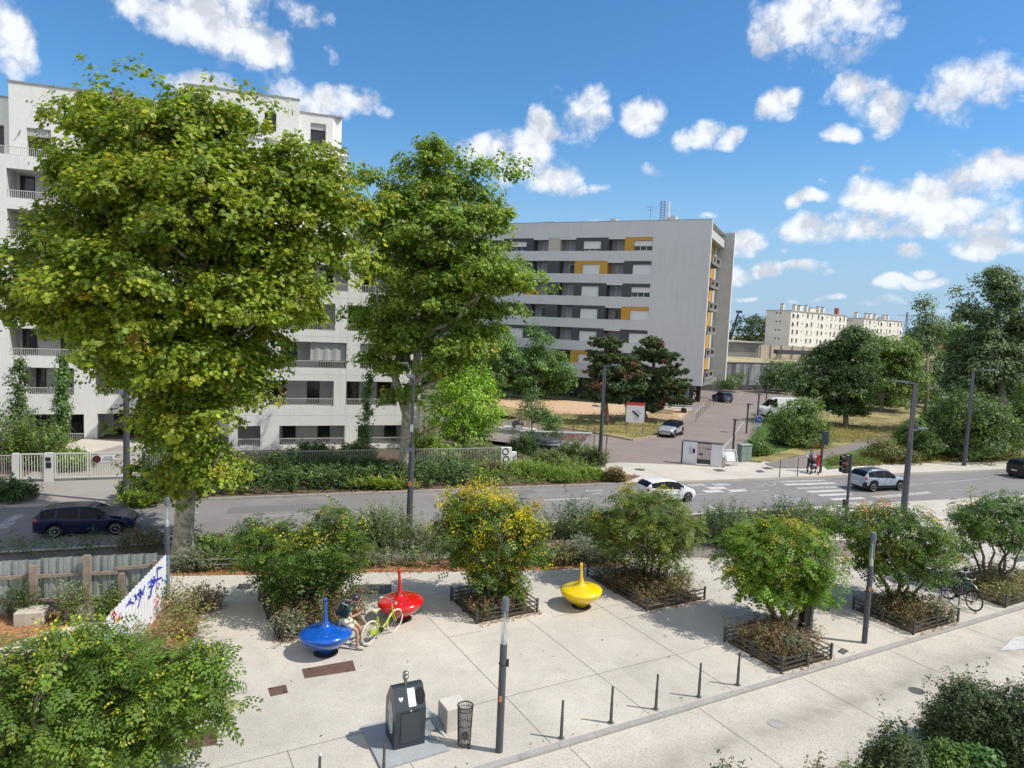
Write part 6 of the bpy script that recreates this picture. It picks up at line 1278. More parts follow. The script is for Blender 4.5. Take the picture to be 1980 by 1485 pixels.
# concrete cube, broken panes, wire basket
a0, a1 = G(864, 1419), G(893, 1413); u2 = Vector((math.cos(KERB_ANG), math.sin(KERB_ANG), 0)); v2 = Vector((-u2.y, u2.x, 0)); c = G(863, 1420)+u2*.28+v2*.28
cu_ = MB().rbox((c.x, c.y, .28), (.54, .54, .56), .012, KERB_ANG).build('concrete_cube', mat('cube_concrete', (.56, .51, .45), .85, var=.06, scale=3, var2=.08, scale2=25), loc=(c.x, c.y, 0)); tag(cu_, 'pale concrete cube standing between the dark bin and the wire basket', 'concrete block')
M_PANE = glass_mat('broken_pane', (.90, .94, .94), .38, .1)
for i, (px, l_, wd, an, z, tl) in enumerate([((845, 1405), .62, .11, -1.15, .10, .5), ((836, 1398), .66, .10, -1.0, .16, .45), ((828, 1412), .34, .26, -1.3, .09, .5), ((850, 1414), .5, .05, -.9, .05, .1)]):
    p = G(*px); q = Matrix.Rotation(an, 3, 'Z') @ Matrix.Rotation(tl, 3, 'X') @ Matrix.Rotation(.18, 3, 'Y'); o = MB().box((p.x, p.y, z), (l_, wd, .02), q).build('broken_panel', M_PANE if i != 3 else M_ALU, loc=(p.x, p.y, 0))
    tag(o, ['clear plastic strip lying nearest the concrete cube', 'clear plastic strip leaning on top of the heap by the bin', 'clear pane with a dark edge leaning against the right side of the bin', 'thin white tube on the ground beside the concrete cube'][i], 'debris')
b = G(897, 1441); WBK = empty('wire_basket', b, 'dark wire waste basket on the paving beside the nearest lamp column', 'waste basket'); M_WIRE = mat('wire_dark', (.055, .05, .048), .5, .4)
m = MB()
for i in range(26): t = i*6.283/26; m.tube([b+Vector((math.cos(t)*.14, math.sin(t)*.14, .05)), b+Vector((math.cos(t)*.155, math.sin(t)*.155, .5)), b+Vector((math.cos(t)*.17, math.sin(t)*.17, .93))], .006, 5)
m.build('wire_bars', M_WIRE, WBK); m = MB()
for z, r0 in ((.05, .14), (.5, .157), (.84, .168), (.93, .172)): m.tube([b+Vector((math.cos(t)*r0, math.sin(t)*r0, z)) for t in np.linspace(0, 6.283, 30)[:-1]], .014 if z > .9 else .009, 6, closed=True)
m.build('rings', M_WIRE, WBK); m = MB().lathe([(.10, .12), (.125, .40), (.135, .80), (.145, .90)], 18, b, caps=False); m.build('bin_liner', glass_mat('clear_liner', (.93, .93, .93), .22, .25), WBK)
m = MB().ball(b+Vector((.01, 0, .22)), (.09, .08, .10), 9, 6); m.build('rubbish', mat('rubbish', (.14, .09, .07), .9, var=.5, scale=14), WBK); m = MB().tube([b+Vector((.12, -.12, .0)), b+Vector((.1, -.1, .1))], .03, 8); m.build('foot', M_WIRE, WBK)
# dark box behind the fenced planter
p = G(1553, 1216); r_ = empty('litter_bin', p, 'slim black litter post half hidden behind the bright green tree', 'litter bin'); MB().rbox((p.x, p.y, .45), (.30, .25, .9), .03, KERB_ANG).build('body', M_BLACK, r_); MB().rbox((p.x+.2, p.y+.02, .42), (.1, .2, .84), .02, KERB_ANG).build('side_panel', mat('bin_grey', (.22, .22, .22), .6), r_)

# ------------------------------------------------------------------ fences, gates and walls
M_BAR = mat('fence_pale', (.50, .49, .45), .5, .15)
def bar_fence(p0, p1, h, label, z0=.3, step=.105, name='bar_fence', post=2.5, m=M_BAR, top=False, base=True):
    p0, p1 = Vector(p0), Vector(p1); t = p1-p0; L_ = t.length; t.normalize(); r_ = empty(name, (p0+p1)/2, label, 'fence'); mb = MB(); n = int(L_/step)
    for i in range(n+1): p = p0+t*(L_*i/n); mb.box((p.x, p.y, (z0+h)/2), (.022, .022, h-z0), math.atan2(t.y, t.x))
    mb.build('bars', m, r_); mb = MB(); mb.beam(p0+Vector((0, 0, h-.03)), p1+Vector((0, 0, h-.03)), .045, .035); mb.beam(p0+Vector((0, 0, z0+.06)), p1+Vector((0, 0, z0+.06)), .045, .035); mb.build('rails', m, r_)
    if base: mb = MB(); mb.beam(p0+Vector((0, 0, z0/2-.1)), p1+Vector((0, 0, z0/2-.1)), .16, z0+.19); mb.build('plinth', M_KERB, r_)
    return r_
bar_fence(RP(-6.3, 42.5), RP(14.0, 42.45), 1.42, 'long pale bar fence running below the white building from gate to scrawled end wall')
bar_fence(RP(-24, 42.55), RP(-12.85, 42.55), 1.45, 'pale bar fence left of the entry gate')
eb0 = RP(14.1, 42.45); r_ = empty('fence_end_wall', eb0, 'short pale wall end with a black scrawl closing the bar fence', 'wall'); fz = Frame((0, 0, 0), RU, RN); m = MB(); fz.box(m, 14.05, 14.75, -.05, 1.42, 42.3, 42.55); fz.box(m, 14.75, 15.1, -.05, 1.12, 42.3, 42.55); m.build('wall', M_RENDER, r_)
q = Matrix.Translation(RP(14.4, 42.28, .72)-root_loc(r_)) @ Matrix.Rotation(ROAD_ANG, 4, 'Z') @ Matrix.Rotation(math.pi/2, 4, 'X') @ Matrix.Rotation(math.pi/2+.1, 4, 'Z'); text_mesh('ZOO', .62, 'graffiti', mat('spray_black', (.02, .02, .022), .7), r_, q, bold=.0)
m = MB(); m.tube([RP(14.8, 42.285, .3), RP(14.95, 42.285, .9), RP(14.85, 42.285, .8), RP(15.0, 42.285, .5), RP(15.05, 42.285, .95)], .014, 5); m.build('graffiti', mat('spray_black', (.02, .02, .022), .7), r_)
# entry gates
M_GATE = mat('gate_white', (.62, .61, .57), .45, .1)
def gate_leaf(a0, a1, label, name='gate', h=1.52):
    r_ = empty(name, RP((a0+a1)/2, 42.5), label, 'gate'); m = MB(); fz.box(m, a0, a1, h-.07, h, 42.47, 42.53); fz.box(m, a0, a1, .16, .23, 42.47, 42.53); fz.box(m, a0, a0+.07, .23, h-.07, 42.47, 42.53); fz.box(m, a1-.07, a1, .23, h-.07, 42.47, 42.53); m.build('gate_frame', M_GATE, r_)
    m = MB(); n = int((a1-a0-.14)/.115)
    for i in range(n): a = a0+.07+(a1-a0-.14)*(i+.5)/n; fz.box(m, a-.014, a+.014, .23, h-.07, 42.485, 42.515)
    m.build('bars', M_GATE, r_); return r_
for (a0, a1, l_) in ((-12.78, -12.5, 'white gate post between the left bar fence and the small gate'), (-11.35, -10.93, 'white entry pillar with an intercom between the small and the wide gate')):
    r_ = empty('gate_post', RP((a0+a1)/2, 42.5), l_, 'gate post'); m = MB(); fz.box(m, a0, a1, -.05, 1.54, 42.38, 42.62); m.build('post', M_GATE, r_)
    if a1 > -11.1: m = MB(); fz.box(m, a0+.1, a1-.08, .75, 1.05, 42.36, 42.379); fz.box(m, a0+.08, a1-.1, 1.12, 1.32, 42.36, 42.379); m.build('intercom', M_BLACK, r_)
gate_leaf(-12.45, -11.4, 'small white bar gate left of the intercom pillar'); gate_leaf(-10.88, -9.30, 'left leaf of the wide white driveway gate'); g2 = gate_leaf(-9.24, -6.75, 'right leaf of the wide white driveway gate carrying the fire access sign')
r_ = empty('access_sign', RP(-8.6, 42.46), 'white sign with a dark round emblem reading ACCES POMPIERS on the driveway gate', 'sign'); m = MB(); fz.box(m, -9.1, -8.0, 1.0, 1.36, 42.435, 42.455); m.build('board', mat('sign_white', (.66, .66, .68), .6), r_)
m = MB(); cc = RP(-8.9, 42.43, 1.16); m.plate([cc+RU*math.cos(t)*.2+UP*math.sin(t)*.2 for t in np.linspace(0, 6.283, 28)[:-1]][::-1], -RN, .012); m.build('round_emblem', mat('emblem_dark', (.07, .012, .015), .5), r_)
q = Matrix.Translation(RP(-8.36, 42.43, 1.24)-root_loc(r_)) @ Matrix.Rotation(ROAD_ANG, 4, 'Z') @ Matrix.Rotation(math.pi/2, 4, 'X'); text_mesh('ACCES', .14, 'lettering', mat('letter_black', (.03, .03, .035), .6), r_, q)
q = Matrix.Translation(RP(-8.36, 42.43, 1.1)-root_loc(r_)) @ Matrix.Rotation(ROAD_ANG, 4, 'Z') @ Matrix.Rotation(math.pi/2, 4, 'X'); text_mesh('POMPIERS', .13, 'lettering', mat('letter_black', (.03, .03, .035), .6), r_, q)
# thin rails along the plaza bed
for (a0, n0, a1, n1, l_) in ((-2.8, 26.95, 6.2, 25.75, 'thin grey double rail along the left part of the plaza bed'), (7.2, 25.45, 12.8, 24.75, 'thin grey double rail behind the yellow spinning top')):
    r_ = empty('bed_rail', RP((a0+a1)/2, (n0+n1)/2), l_, 'rail'); m = MB()
    for z in (.22, .42): m.beam(RP(a0, n0, z), RP(a1, n1, z), .03, .03)
    m.build('rails', M_COPE, r_)
    for t in np.linspace(0, 1, 6): p = RP(a0+(a1-a0)*t, n0+(n1-n0)*t); MB().box((p.x, p.y, .22), (.04, .04, .46)).build('post', M_POLE, r_)
# scrawled low wall and ring planter at the mouth of the court
w0, w1 = G(1005, 866), G(1142, 870); r_ = empty('low_wall', (w0+w1)/2, 'low pale wall with ivy and red and white scrawls at the court entrance', 'wall'); ang = math.atan2(w1.y-w0.y, w1.x-w0.x); uw = (w1-w0).normalized(); nw = Vector((uw.y, -uw.x, 0))
c = (w0+w1)/2; MB().box((c.x, c.y, .62), ((w1-w0).length, .25, 1.3), ang).build('wall', mat('wall_scrawled', (.46, .44, .41), .85, var=.1, scale=1.5), r_); MB().box((c.x, c.y, 1.30), ((w1-w0).length+.1, .33, .07), ang).build('coping', mat('wall_cope', (.5, .48, .45), .8), r_)
def stroke(mb, f, pts, rad=.03):
    mb.tube([f(a, z) for a, z in pts], rad, 5)
fw_ = lambda a, z: w1-uw*(1.7-a)+nw*.14+UP*z
m = MB(); stroke(m, fw_, [(-.6, 1.15), (-.5, .75), (-.3, 1.1), (-.1, .75), (-.05, 1.15)], .045); stroke(m, fw_, [(.15, 1.15), (.1, .8), (.4, .8), (.45, 1.1), (.2, 1.1)], .045); stroke(m, fw_, [(.6, 1.15), (.75, .8), (.95, 1.15), (1.2, .8), (1.3, 1.2)], .045); m.build('red_scrawl', mat('spray_red', (.45, .03, .04), .7), r_)
m = MB(); stroke(m, fw_, [(-1.3, .75), (-1.1, .4), (-.9, .7), (-.7, .4), (-.4, .65)], .04); stroke(m, fw_, [(.0, .6), (.3, .35), (.7, .6), (1., .4)], .03); m.build('white_scrawl', mat('spray_white', (.7, .7, .7), .7), r_)
P = np.array([tuple(fw_(-3.3+2.7*rng.random(), .55+.8*rng.random())) for i in range(90)]); O = np.tile(np.array(nw), (90, 1)); pos, nr, dr, cid = cluster_leaves(P, O, 14, .16, 1, .6, .1)
iv = empty('ivy', P.mean(0), 'dark ivy hanging over the low scrawled wall', 'plant'); leaf_mesh('foliage', pos, nr, dr, np.full(len(pos), .11), tints(DKS, [.4, .3, .2, .1], cid), LEAF_OVAL, M_LEAFD, iv)
p = G(1060, 872); r_ = empty('ring_planter', p, 'dark ring planter with a pale stripe under the round evergreen shrub', 'planter'); MB().lathe([(.85, .35), (1.0, .36), (1.0, .95), (.85, .97)], 26, p).build('ring', mat('ring_dark', (.045, .05, .06), .6), r_); MB().lathe([(1.012, .6), (1.012, .7)], 26, p, caps=False).build('stripe', mat('ring_stripe', (.32, .35, .38), .6), r_)
# intercom gate wall in the middle
w0, w1 = G(1319, 896), G(1395, 904); uw = (w1-w0).normalized(); Lw = (w1-w0).length; fq = Frame(w0, uw, Vector((-uw.y, uw.x, 0))); r_ = empty('entry_wall', (w0+w1)/2, 'white entry wall with a letter panel, an intercom and a dark bar gate in the middle', 'wall'); hh = 1.62
M_EW = mat('entry_white', (.66, .67, .70), .6, var=.03, scale=2); m = MB(); fq.box(m, 0, Lw*.36, -.05, hh, 0, .28); fq.box(m, Lw*.72, Lw, -.05, hh-.05, .0, .28); m.build('wall', M_EW, r_)
m = MB(); fq.box(m, -.05, Lw+.03, hh+.005, hh+.07, -.03, .32); fq.box(m, -.12, -.02, -.05, hh-.05, .05, .2); m.build('coping', mat('entry_cope', (.12, .12, .12), .6), r_)
m = MB(); 
for i in range(11): a = Lw*.37+(Lw*.34)*i/10; fq.box(m, a, a+.03, .42, hh-.06, .1, .13)
fq.box(m, Lw*.365, Lw*.715, .1, .42, .1, .13); fq.box(m, Lw*.365, Lw*.715, hh-.08, hh-.0, .08, .15); fq.box(m, Lw*.40, Lw*.52, .72, .84, .07, .099); m.build('bar_gate', mat('gate_dark', (.06, .06, .062), .5, .3), r_)
m = MB(); fq.box(m, Lw*.15, Lw*.23, .72, 1.28, -.02, -.001); m.build('letter_panel', mat('letter_panel', (.55, .56, .6), .5), r_)
m = MB(); fq.box(m, Lw*.25, Lw*.31, .82, 1.14, -.03, -.001); m.build('intercom', M_BLACK, r_)
m = MB()
for i in range(5):
    for j in range(3): fq.box(m, Lw*.16+j*.06, Lw*.16+j*.06+.04, .76+i*.1, .80+i*.1, -.027, -.0201)
m.build('name_plates', mat('name_plates', (.22, .22, .24), .5), r_)
m = MB(); fq.box(m, Lw+.02, Lw+.22, -.05, .75, .05, .3); m.build('wall_stub', mat('stub_stone', (.5, .42, .33), .9), r_)
# stack of white barriers, street cabinet, sign, hydrant, signals
p = G(1414, 902); uw2 = Vector((.92, .39, 0)); vw2 = Vector((-.39, .92, 0))
for j, (dx, tl, l_) in enumerate(((0, .30, 'front white barrier frame leaning in the stack beside the green cabinet'), (.22, .42, 'rear white barrier frame leaning in the stack beside the green cabinet'))):
    r_ = empty('barrier', p+vw2*dx*1.5, l_, 'barrier', 'white barrier frames leaning together'); m = MB(); o_ = p+vw2*dx*1.5
    def bq(a, h): return o_+uw2*a+vw2*(h*math.sin(tl))+UP*(h*math.cos(tl)+.02)
    for (a, h, b_, h2) in ((-.6, 0, -.6, 1.15), (.6, 0, .6, 1.15), (-.6, 1.15, .6, 1.15), (-.6, .25, .6, .25)): m.beam(bq(a, h), bq(b_, h2), .06, .06)
    m.build('frame', M_WHITE, r_); m = MB()
    for a in np.linspace(-.45, .45, 7): m.beam(bq(a, .25), bq(a, 1.15), .03, .03)
    m.build('bars', M_WHITE, r_); m = MB(); m.plate([bq(-.35, .35), bq(.4, .35), bq(.4, 1.0), bq(-.35, 1.0)], -vw2, .02); m.build('board', mat('board_white', (.62, .63, .66), .7), r_)
p = G(1438, 892); r_ = empty('street_cabinet', p, 'green grey street cabinet with two doors at the corner of the bushes', 'cabinet'); a_ = .42; MB().rbox((p.x, p.y, .62), (1.0, .5, 1.24), .03, a_).build('body', mat('cabinet_green', (.15, .20, .18), .6, var=.1, scale=5), r_); MB().rbox((p.x, p.y, 1.27), (1.08, .58, .06), .03, a_).build('roof', mat('cabinet_green_light', (.24, .30, .27), .6), r_)
uu = Vector((math.cos(a_), math.sin(a_), 0)); vv = Vector((-uu.y, uu.x, 0))
for s_ in (-.25, .25):
    for z, hh_ in ((.34, .46), (.88, .54)): c = p+uu*s_-vv*.256; MB().box((c.x, c.y, z), (.44, .012, hh_), a_).build('door', mat('cabinet_door', (.19, .245, .215), .55, var=.2, scale=14), r_)
p = G(1226, 838); r_ = empty('site_sign', p, 'white sign board with a red top strip and a black bar drawing under the pines', 'sign')
m = MB(); 
for s_ in (-.75, .75): m.box((p.x+s_, p.y, .8), (.06, .06, 1.7))
m.build('legs', M_COPE, r_); MB().box((p.x, p.y-.05, 1.78), (1.65, .05, 1.55)).build('board', mat('sign_white', (.66, .66, .68), .6), r_); MB().box((p.x, p.y-.055, 2.68), (1.65, .052, .24)).build('red_strip', mat('sign_red', (.55, .05, .03), .6), r_); m = MB(); m.beam((p.x-.25, p.y-.085, 2.05), (p.x+.32, p.y-.085, 1.55), .02, .16); m.build('black_bar', M_BLACK, r_); m = MB(); m.beam((p.x+.1, p.y-.083, 2.15), (p.x+.5, p.y-.083, 1.8), .012, .12); m.beam((p.x-.05, p.y-.083, 1.5), (p.x+.3, p.y-.083, 1.35), .012, .2); m.build('grey_drawing', mat('sign_greyline', (.45, .45, .44), .7), r_)
p = G(1229, 812); r_ = empty('banner', p, 'dark blue upright banner behind the red topped sign', 'sign'); MB().box((p.x, p.y, 2.3), (1.3, .08, 4.4)).build('panel', mat('banner_blue', (.012, .018, .09), .6), r_); MB().box((p.x, p.y-.05, 4.), (1.28, .03, 1.0)).build('upper_panel', mat('banner_upper', (.015, .03, .3), .5), r_)
p = G(1463, 852); r_ = empty('parking_sign', p, 'blue square parking sign with a white figure in front of the green bush', 'sign'); MB().tube([p, p+Vector((0, 0, 2.0))], .04, 8).build('pole', M_COPE, r_); MB().box((p.x, p.y-.05, 1.75), (.62, .03, .95)).build('plate', mat('sign_white', (.66, .66, .68), .6), r_); MB().box((p.x, p.y-.07, 1.9), (.56, .02, .56)).build('blue_panel', mat('sign_blue', (.02, .09, .38), .5), r_)
m = MB(); m.tube([(p.x-.1, p.y-.085, 2.08), (p.x-.06, p.y-.085, 1.9), (p.x+.12, p.y-.085, 1.88), (p.x+.16, p.y-.085, 1.72)], .028, 6); m.ball((p.x-.1, p.y-.085, 2.13), (.035, .01, .035), 8, 6); m.tube([(p.x-.14, p.y-.085, 1.9), (p.x-.17, p.y-.085, 1.78), (p.x-.03, p.y-.085, 1.70), (p.x+.07, p.y-.085, 1.78)], .02, 6); m.build('white_figure', M_WHITE, r_)
p = G(1581, 903); r_ = empty('fire_hydrant', p, 'red fire hydrant beside the pedestrian signal post', 'hydrant'); M_HYD = mat('hydrant_red', (.50, .025, .02), .45)
MB().lathe([(.17, 0), (.17, .05), (.12, .07), (.12, .45), (.15, .47), (.15, .55), (.13, .58), (.13, .72), (.16, .74), (.16, .80), (.10, .88), (.04, .93)], 16, p).build('body', M_HYD, r_); m = MB(); m.tube([p+Vector((-.2, 0, .62)), p+Vector((.2, 0, .62))], .06, 10); m.tube([p+Vector((0, 0, .52)), p+Vector((0, -.2, .52))], .07, 10); m.build('outlets', M_HYD, r_); MB().rbox((p.x, p.y, .01), (.9, .5, .05), .02).build('base_slab', M_WALK, r_)
def signal(px, top, label, name, heads, rr_=.075, z=0.):
    b = G(*px, z); lo_, hi_ = .5, 12.
    for _ in range(40):
        md = (lo_+hi_)/2; qv = np.array(b)+np.array([0, 0, md])-CPOS
        if 742.5-FPX*(qv@CU)/(qv@_f) > top: lo_ = md
        else: hi_ = md
    r_ = empty(name, b, label, 'traffic signal'); MB().tube([b, b+Vector((0, 0, lo_))], rr_, 10).build('pole', M_POLE, r_)
    heads(b, lo_, r_); return r_
def tl_heads(b, h, r_):
    c = b+Vector((-.26, -.05, h-.52)); MB().rbox(c, (.30, .24, .98), .04, .3).build('housing', M_BLACK, r_)
    m = MB()
    for k in (-1, 0, 1): m.lathe([(.135, 0), (.135, .2)], 14, c+Vector((-.13, -.06, k*.30)), False, Matrix.Rotation(-math.pi/2, 3, 'Y') @ Matrix.Rotation(.0, 3, 'Z'), caps=False)
    m.build('visors', M_BLACK, r_); m = MB(); m.ball(c+Vector((-.05, -.13, 0)), (.10, .03, .10), 12, 8); m.build('red_lens', mat('signal_red', (.30, .03, .015), .4), r_)
    m = MB(); m.beam(b+Vector((0, 0, h-.3)), c+Vector((.1, 0, .22)), .05, .05); m.build('bracket', M_BLACK, r_); MB().rbox(b+Vector((-.16, -.05, .75)), (.2, .18, .42), .03).build('repeater', M_BLACK, r_)
signal((1636, 1000), 878, 'traffic light with a red lamp on a leaning dark pole beside the silver car', 'traffic_light', tl_heads)
def ped_heads(b, h, r_):
    MB().rbox(b+Vector((.14, -.02, h-.45)), (.42, .2, .95), .03).build('housing', mat('signal_dark_blue', (.03, .05, .06), .6), r_); m = MB(); m.box(b+Vector((-.18, .02, h-1.0)), (.5, .12, .1)); m.build('red_push_button', mat('button_red', (.35, .02, .02), .5), r_); MB().rbox(b+Vector((-.09, -.03, 1.15)), (.1, .1, .2), .02).build('button_box', M_BLACK, r_)
signal((1586, 914), 834, 'pedestrian signal post with a dark box head next to the red hydrant', 'pedestrian_signal', ped_heads, .09)
def rsign(b, h, r_):
    m = MB(); m.lathe([(.3, 0), (.3, .03)], 20, b+Vector((.05, -.2, 2.05)), False, Matrix.Rotation(math.pi/2, 3, 'X') @ Matrix.Rotation(1.0, 3, 'Y')); m.build('sign_back', mat('sign_back', (.05, .05, .055), .6), r_)
b = G(1166, 906); r_ = empty('round_sign', b, 'dark backs of two small signs fixed low on the court street lamp', 'sign'); MB().lathe([(.36, 0), (.36, .03)], 22, (b.x+.12, b.y-.1, 2.0), False, Matrix.Rotation(1.35, 3, 'Z') @ Matrix.Rotation(math.pi/2, 3, 'X')).build('upper_disc', mat('sign_back', (.05, .05, .055), .6), r_); MB().lathe([(.26, 0), (.26, .03)], 22, (b.x+.12, b.y-.1, 1.25), False, Matrix.Rotation(1.35, 3, 'Z') @ Matrix.Rotation(math.pi/2, 3, 'X')).build('lower_disc', mat('sign_back', (.05, .05, .055), .6), r_); MB().tube([(b.x+.12, b.y-.08, 0), (b.x+.12, b.y-.08, 2.3)], .025, 6).build('bracket_pole', M_POLE, r_)
p = G(1001, 880); r_ = empty('small_sign', p, 'thin white post with a small sign behind the scrawled fence end', 'sign post'); MB().tube([p, p+Vector((0, 0, 2.2))], .035, 8).build('pole', M_ALU, r_); MB().box((p.x, p.y-.05, 2.0), (.5, .03, .35)).build('plate', M_ALU, r_)
p = G(1003, 832); r_ = empty('board_stack', p, 'white boards and sheets lying on the curved drive', 'boards'); m = MB(); m.box((p.x, p.y, .08), (3.2, 1.3, .16), .1); m.box((p.x-.5, p.y+.1, .22), (1.6, 1.0, .1), -.2); m.build('boards', mat('board_pale', (.60, .58, .54), .8), r_); m = MB().ball((p.x-.1, p.y-.1, .55), (.55, .4, .42), 10, 7); m.build('tied_bag', mat('bag_brown', (.12, .10, .08), .8, var=.5, scale=4), r_)
p = G(1276, 800); r_ = empty('concrete_bench', p, 'plain beige block bench on the sand under the right pine', 'bench'); MB().rbox((p.x+.3, p.y, .3), (2.3, .7, .6), .04, .05).build('block', mat('bench_beige', (.45, .36, .26), .9, var=.1, scale=2), r_)
p = G(1300, 797); r_ = empty('trailer', p, 'white wire sided trailer parked under the right pine', 'trailer'); m = MB(); m.box((p.x+.6, p.y+.2, .5), (3.2, 1.3, .12), .15); m.build('bed', M_ALU, r_); m = MB()
for i in range(9): m.box((p.x-.9+i*.38, p.y-.45+i*.055, .9), (.04, .04, .7))
m.beam((p.x-.95, p.y-.46, 1.25), (p.x+2.2, p.y+.0, 1.25), .05, .05); m.beam((p.x-.95, p.y-.46, .85), (p.x+2.2, p.y+.0, .85), .05, .05); m.build('side_grille', M_ALU, r_)
for s_ in (-.4, 1.2): MB().lathe([(.15, -.1), (.33, -.1), (.33, .1), (.15, .1)], 16, (p.x+s_, p.y-.45, .33), True, Matrix.Rotation(math.pi/2, 3, 'X')).build('wheel', M_BLACK, r_)
MB().box((p.x+2.4, p.y+.2, 1.0), (.12, .12, 2.0)).build('white_post', M_ALU, r_)

# ------------------------------------------------------------------ building site hoarding
M_SHEETM = mat('corrugated_sheet', (.30, .325, .32), .5, .35, var=.12, scale=1.5, var2=.1, scale2=14); M_TIMB = mat('weathered_timber', (.27, .215, .17), .85, var=.2, scale=5, var2=.15, scale2=30)
h0, h1 = G(-160, 1199), G(319, 1170); uh = (h1-h0).normalized(); vh = Vector((uh.y, -uh.x, 0)); Lh = (h1-h0).length; HT = 1.68
r_ = empty('timber_hoarding', (h0+h1)/2, 'hoarding of grey corrugated sheets on timber posts and rails at the left', 'fence')
m = MB(); step = .40; n = int(Lh/step); vs = []; prof_c = [(0, 0), (.05, .0), (.08, .045), (.16, .045), (.19, .03), (.22, .045), (.32, .045), (.36, .0)]
al = []
for i in range(n+1):
    for (a, d) in prof_c: al.append((i*step+a, d))
for i in range(len(al)-1):
    (a, d), (b_, e_) = al[i], al[i+1]; zt = HT+.05*math.sin(int(a/3.2)*2.1)
    m.add([h0+uh*a+vh*d, h0+uh*b_+vh*e_, h0+uh*b_+vh*e_+UP*zt, h0+uh*a+vh*d+UP*zt], [(0, 1, 2, 3)])
m.build('corrugated_sheets', M_SHEETM, r_)
for z, a0, a1, dz in ((1.18, 0, Lh*.80, 0), (1.30, Lh*.79, Lh-.2, .05), (.42, 0, Lh-.6, 0)): m = MB(); m.beam(h0+uh*a0+vh*.09+UP*z, h0+uh*a1+vh*.09+UP*(z+dz), .05, .10); m.build('rail', M_TIMB, r_)
def along(px): 
    q = G(*px); return (q-h0).dot(uh)
for (px, zt, wd) in (((70, 1186), 1.55, .2), ((172, 1180), 1.80, .2), ((238, 1176), 1.18, .15), ((302, 1172), 1.55, .1)):
    a = along(px); c = h0+uh*a+vh*.2; MB().box((c.x, c.y, zt/2), (wd, .12, zt), math.atan2(uh.y, uh.x)).build('post', M_TIMB, r_)
for (px, l_) in (((66, 1200), 'left pale concrete block holding the tall hoarding post'), ((163, 1192), 'right pale concrete block at the foot of the hoarding post')):
    p = G(*px); o = MB().rbox((p.x, p.y-.1, .2), (.78, .55, .42), .04, math.atan2(uh.y, uh.x)).build('concrete_block', mat('block_concrete', (.46, .41, .34), .9, var=.15, scale=3, var2=.1, scale2=30), loc=(p.x, p.y, 0)); tag(o, l_, 'concrete block')
    MB().tube([Vector((p.x-.08, p.y-.1, .40)), Vector((p.x-.08, p.y-.1, .47)), Vector((p.x+.08, p.y-.1, .47)), Vector((p.x+.08, p.y-.1, .40))], .012, 5).build('lifting_loop', M_COPE, o)
# white scrawled hoarding running towards the viewer
s0, s1 = G(320, 1171), G(203, 1322); us = (s1-s0).normalized(); ns = Vector((-us.y, us.x, 0))
if ns.dot(Vector((0, -1, 0))+Vector((1, 0, 0))) < 0: ns = -ns
Ls = (s1-s0).length; SH = empty('white_hoarding', (s0+s1)/2, 'white profiled metal hoarding covered in blue and red scrawls', 'fence'); m = MB(); n = int(Ls/.25)
al = []
for i in range(n+1):
    for (a, d) in ((0, 0), (.03, .03), (.10, .03), (.13, 0)): al.append((i*.25+a, d))
for (a, d), (b_, e_) in zip(al[:-1], al[1:]): m.add([s0+us*a+ns*d, s0+us*b_+ns*e_, s0+us*b_+ns*e_+UP*HT, s0+us*a+ns*d+UP*HT], [(0, 1, 2, 3)])
m.build('profiled_sheets', mat('white_sheet', (.74, .75, .78), .45, .1, var=.05, scale=1.5), SH)
def sp(a, z): return s0+us*a+ns*.045+UP*z
def strokes(col, name, segs, w_):
    m = MB()
    for pts in segs:
        P_ = [sp(a, z) for a, z in pts]
        for p, q_ in zip(P_[:-1], P_[1:]): m.beam(p, q_, .012, w_, us)
        for p in P_[1:-1]: m.beam(p-UP*w_*.5, p+UP*w_*.5, .011, w_)
    m.build(name, col, SH)
def hpx(px, py):        # survey pixel -> (along, height) on the white hoarding
    d = ray(px, py); nn = us.cross(UP); t = (s0-Vector(CPOS)).dot(nn)/Vector(d).dot(nn); q = Vector(CPOS)+Vector(d)*t-s0; return (q.dot(us), q.z)
Zh = lambda l: [hpx(x/5.21, 1050+y/5.21) for x, y in l]
BLU = mat('spray_blue', (.02, .035, .42), .6)
BLS = [Zh(l) for l in ([(1265, 630), (1285, 590), (1310, 600), (1335, 610)], [(1300, 560), (1265, 632)], [(1340, 520), (1365, 570)], [(1370, 510), (1345, 575)], [(1375, 510), (1400, 545), (1375, 650)], [(1400, 530), (1395, 470), (1420, 520), (1445, 430)], [(1485, 400), (1510, 370), (1530, 385), (1490, 440), (1535, 430)], [(1520, 440), (1495, 545), (1480, 530)], [(1500, 480), (1510, 520)], [(1530, 430), (1535, 340), (1550, 400)], [(1560, 470), (1575, 250), (1620, 245)], [(1545, 375), (1615, 345)], [(1585, 400), (1590, 430)], [(1615, 360), (1625, 385)])]
strokes(BLU, 'blue_scrawl', BLS[:6], .045); strokes(BLU, 'blue_scrawl', BLS[6:], .045)
RDS = [Zh(l) for l in ([(1130, 750), (1115, 720), (1130, 690), (1150, 720), (1130, 755), (1140, 795)], [(1165, 780), (1185, 740)], [(1195, 700), (1180, 770), (1215, 740)], [(1000, 820), (1040, 830), (1045, 800)], [(1050, 860), (1070, 815)], [(1070, 845), (1095, 880)])]
for q in (RDS[:1], RDS[1:3], RDS[3:]): strokes(mat('spray_red', (.45, .03, .04), .7), 'red_scrawl', q, .035)
strokes(mat('spray_orange', (.50, .10, .05), .7), 'orange_scrawl', [Zh(l) for l in ([(1530, 600), (1560, 540), (1575, 520), (1590, 560), (1570, 620), (1545, 650), (1565, 570)],)], .02)
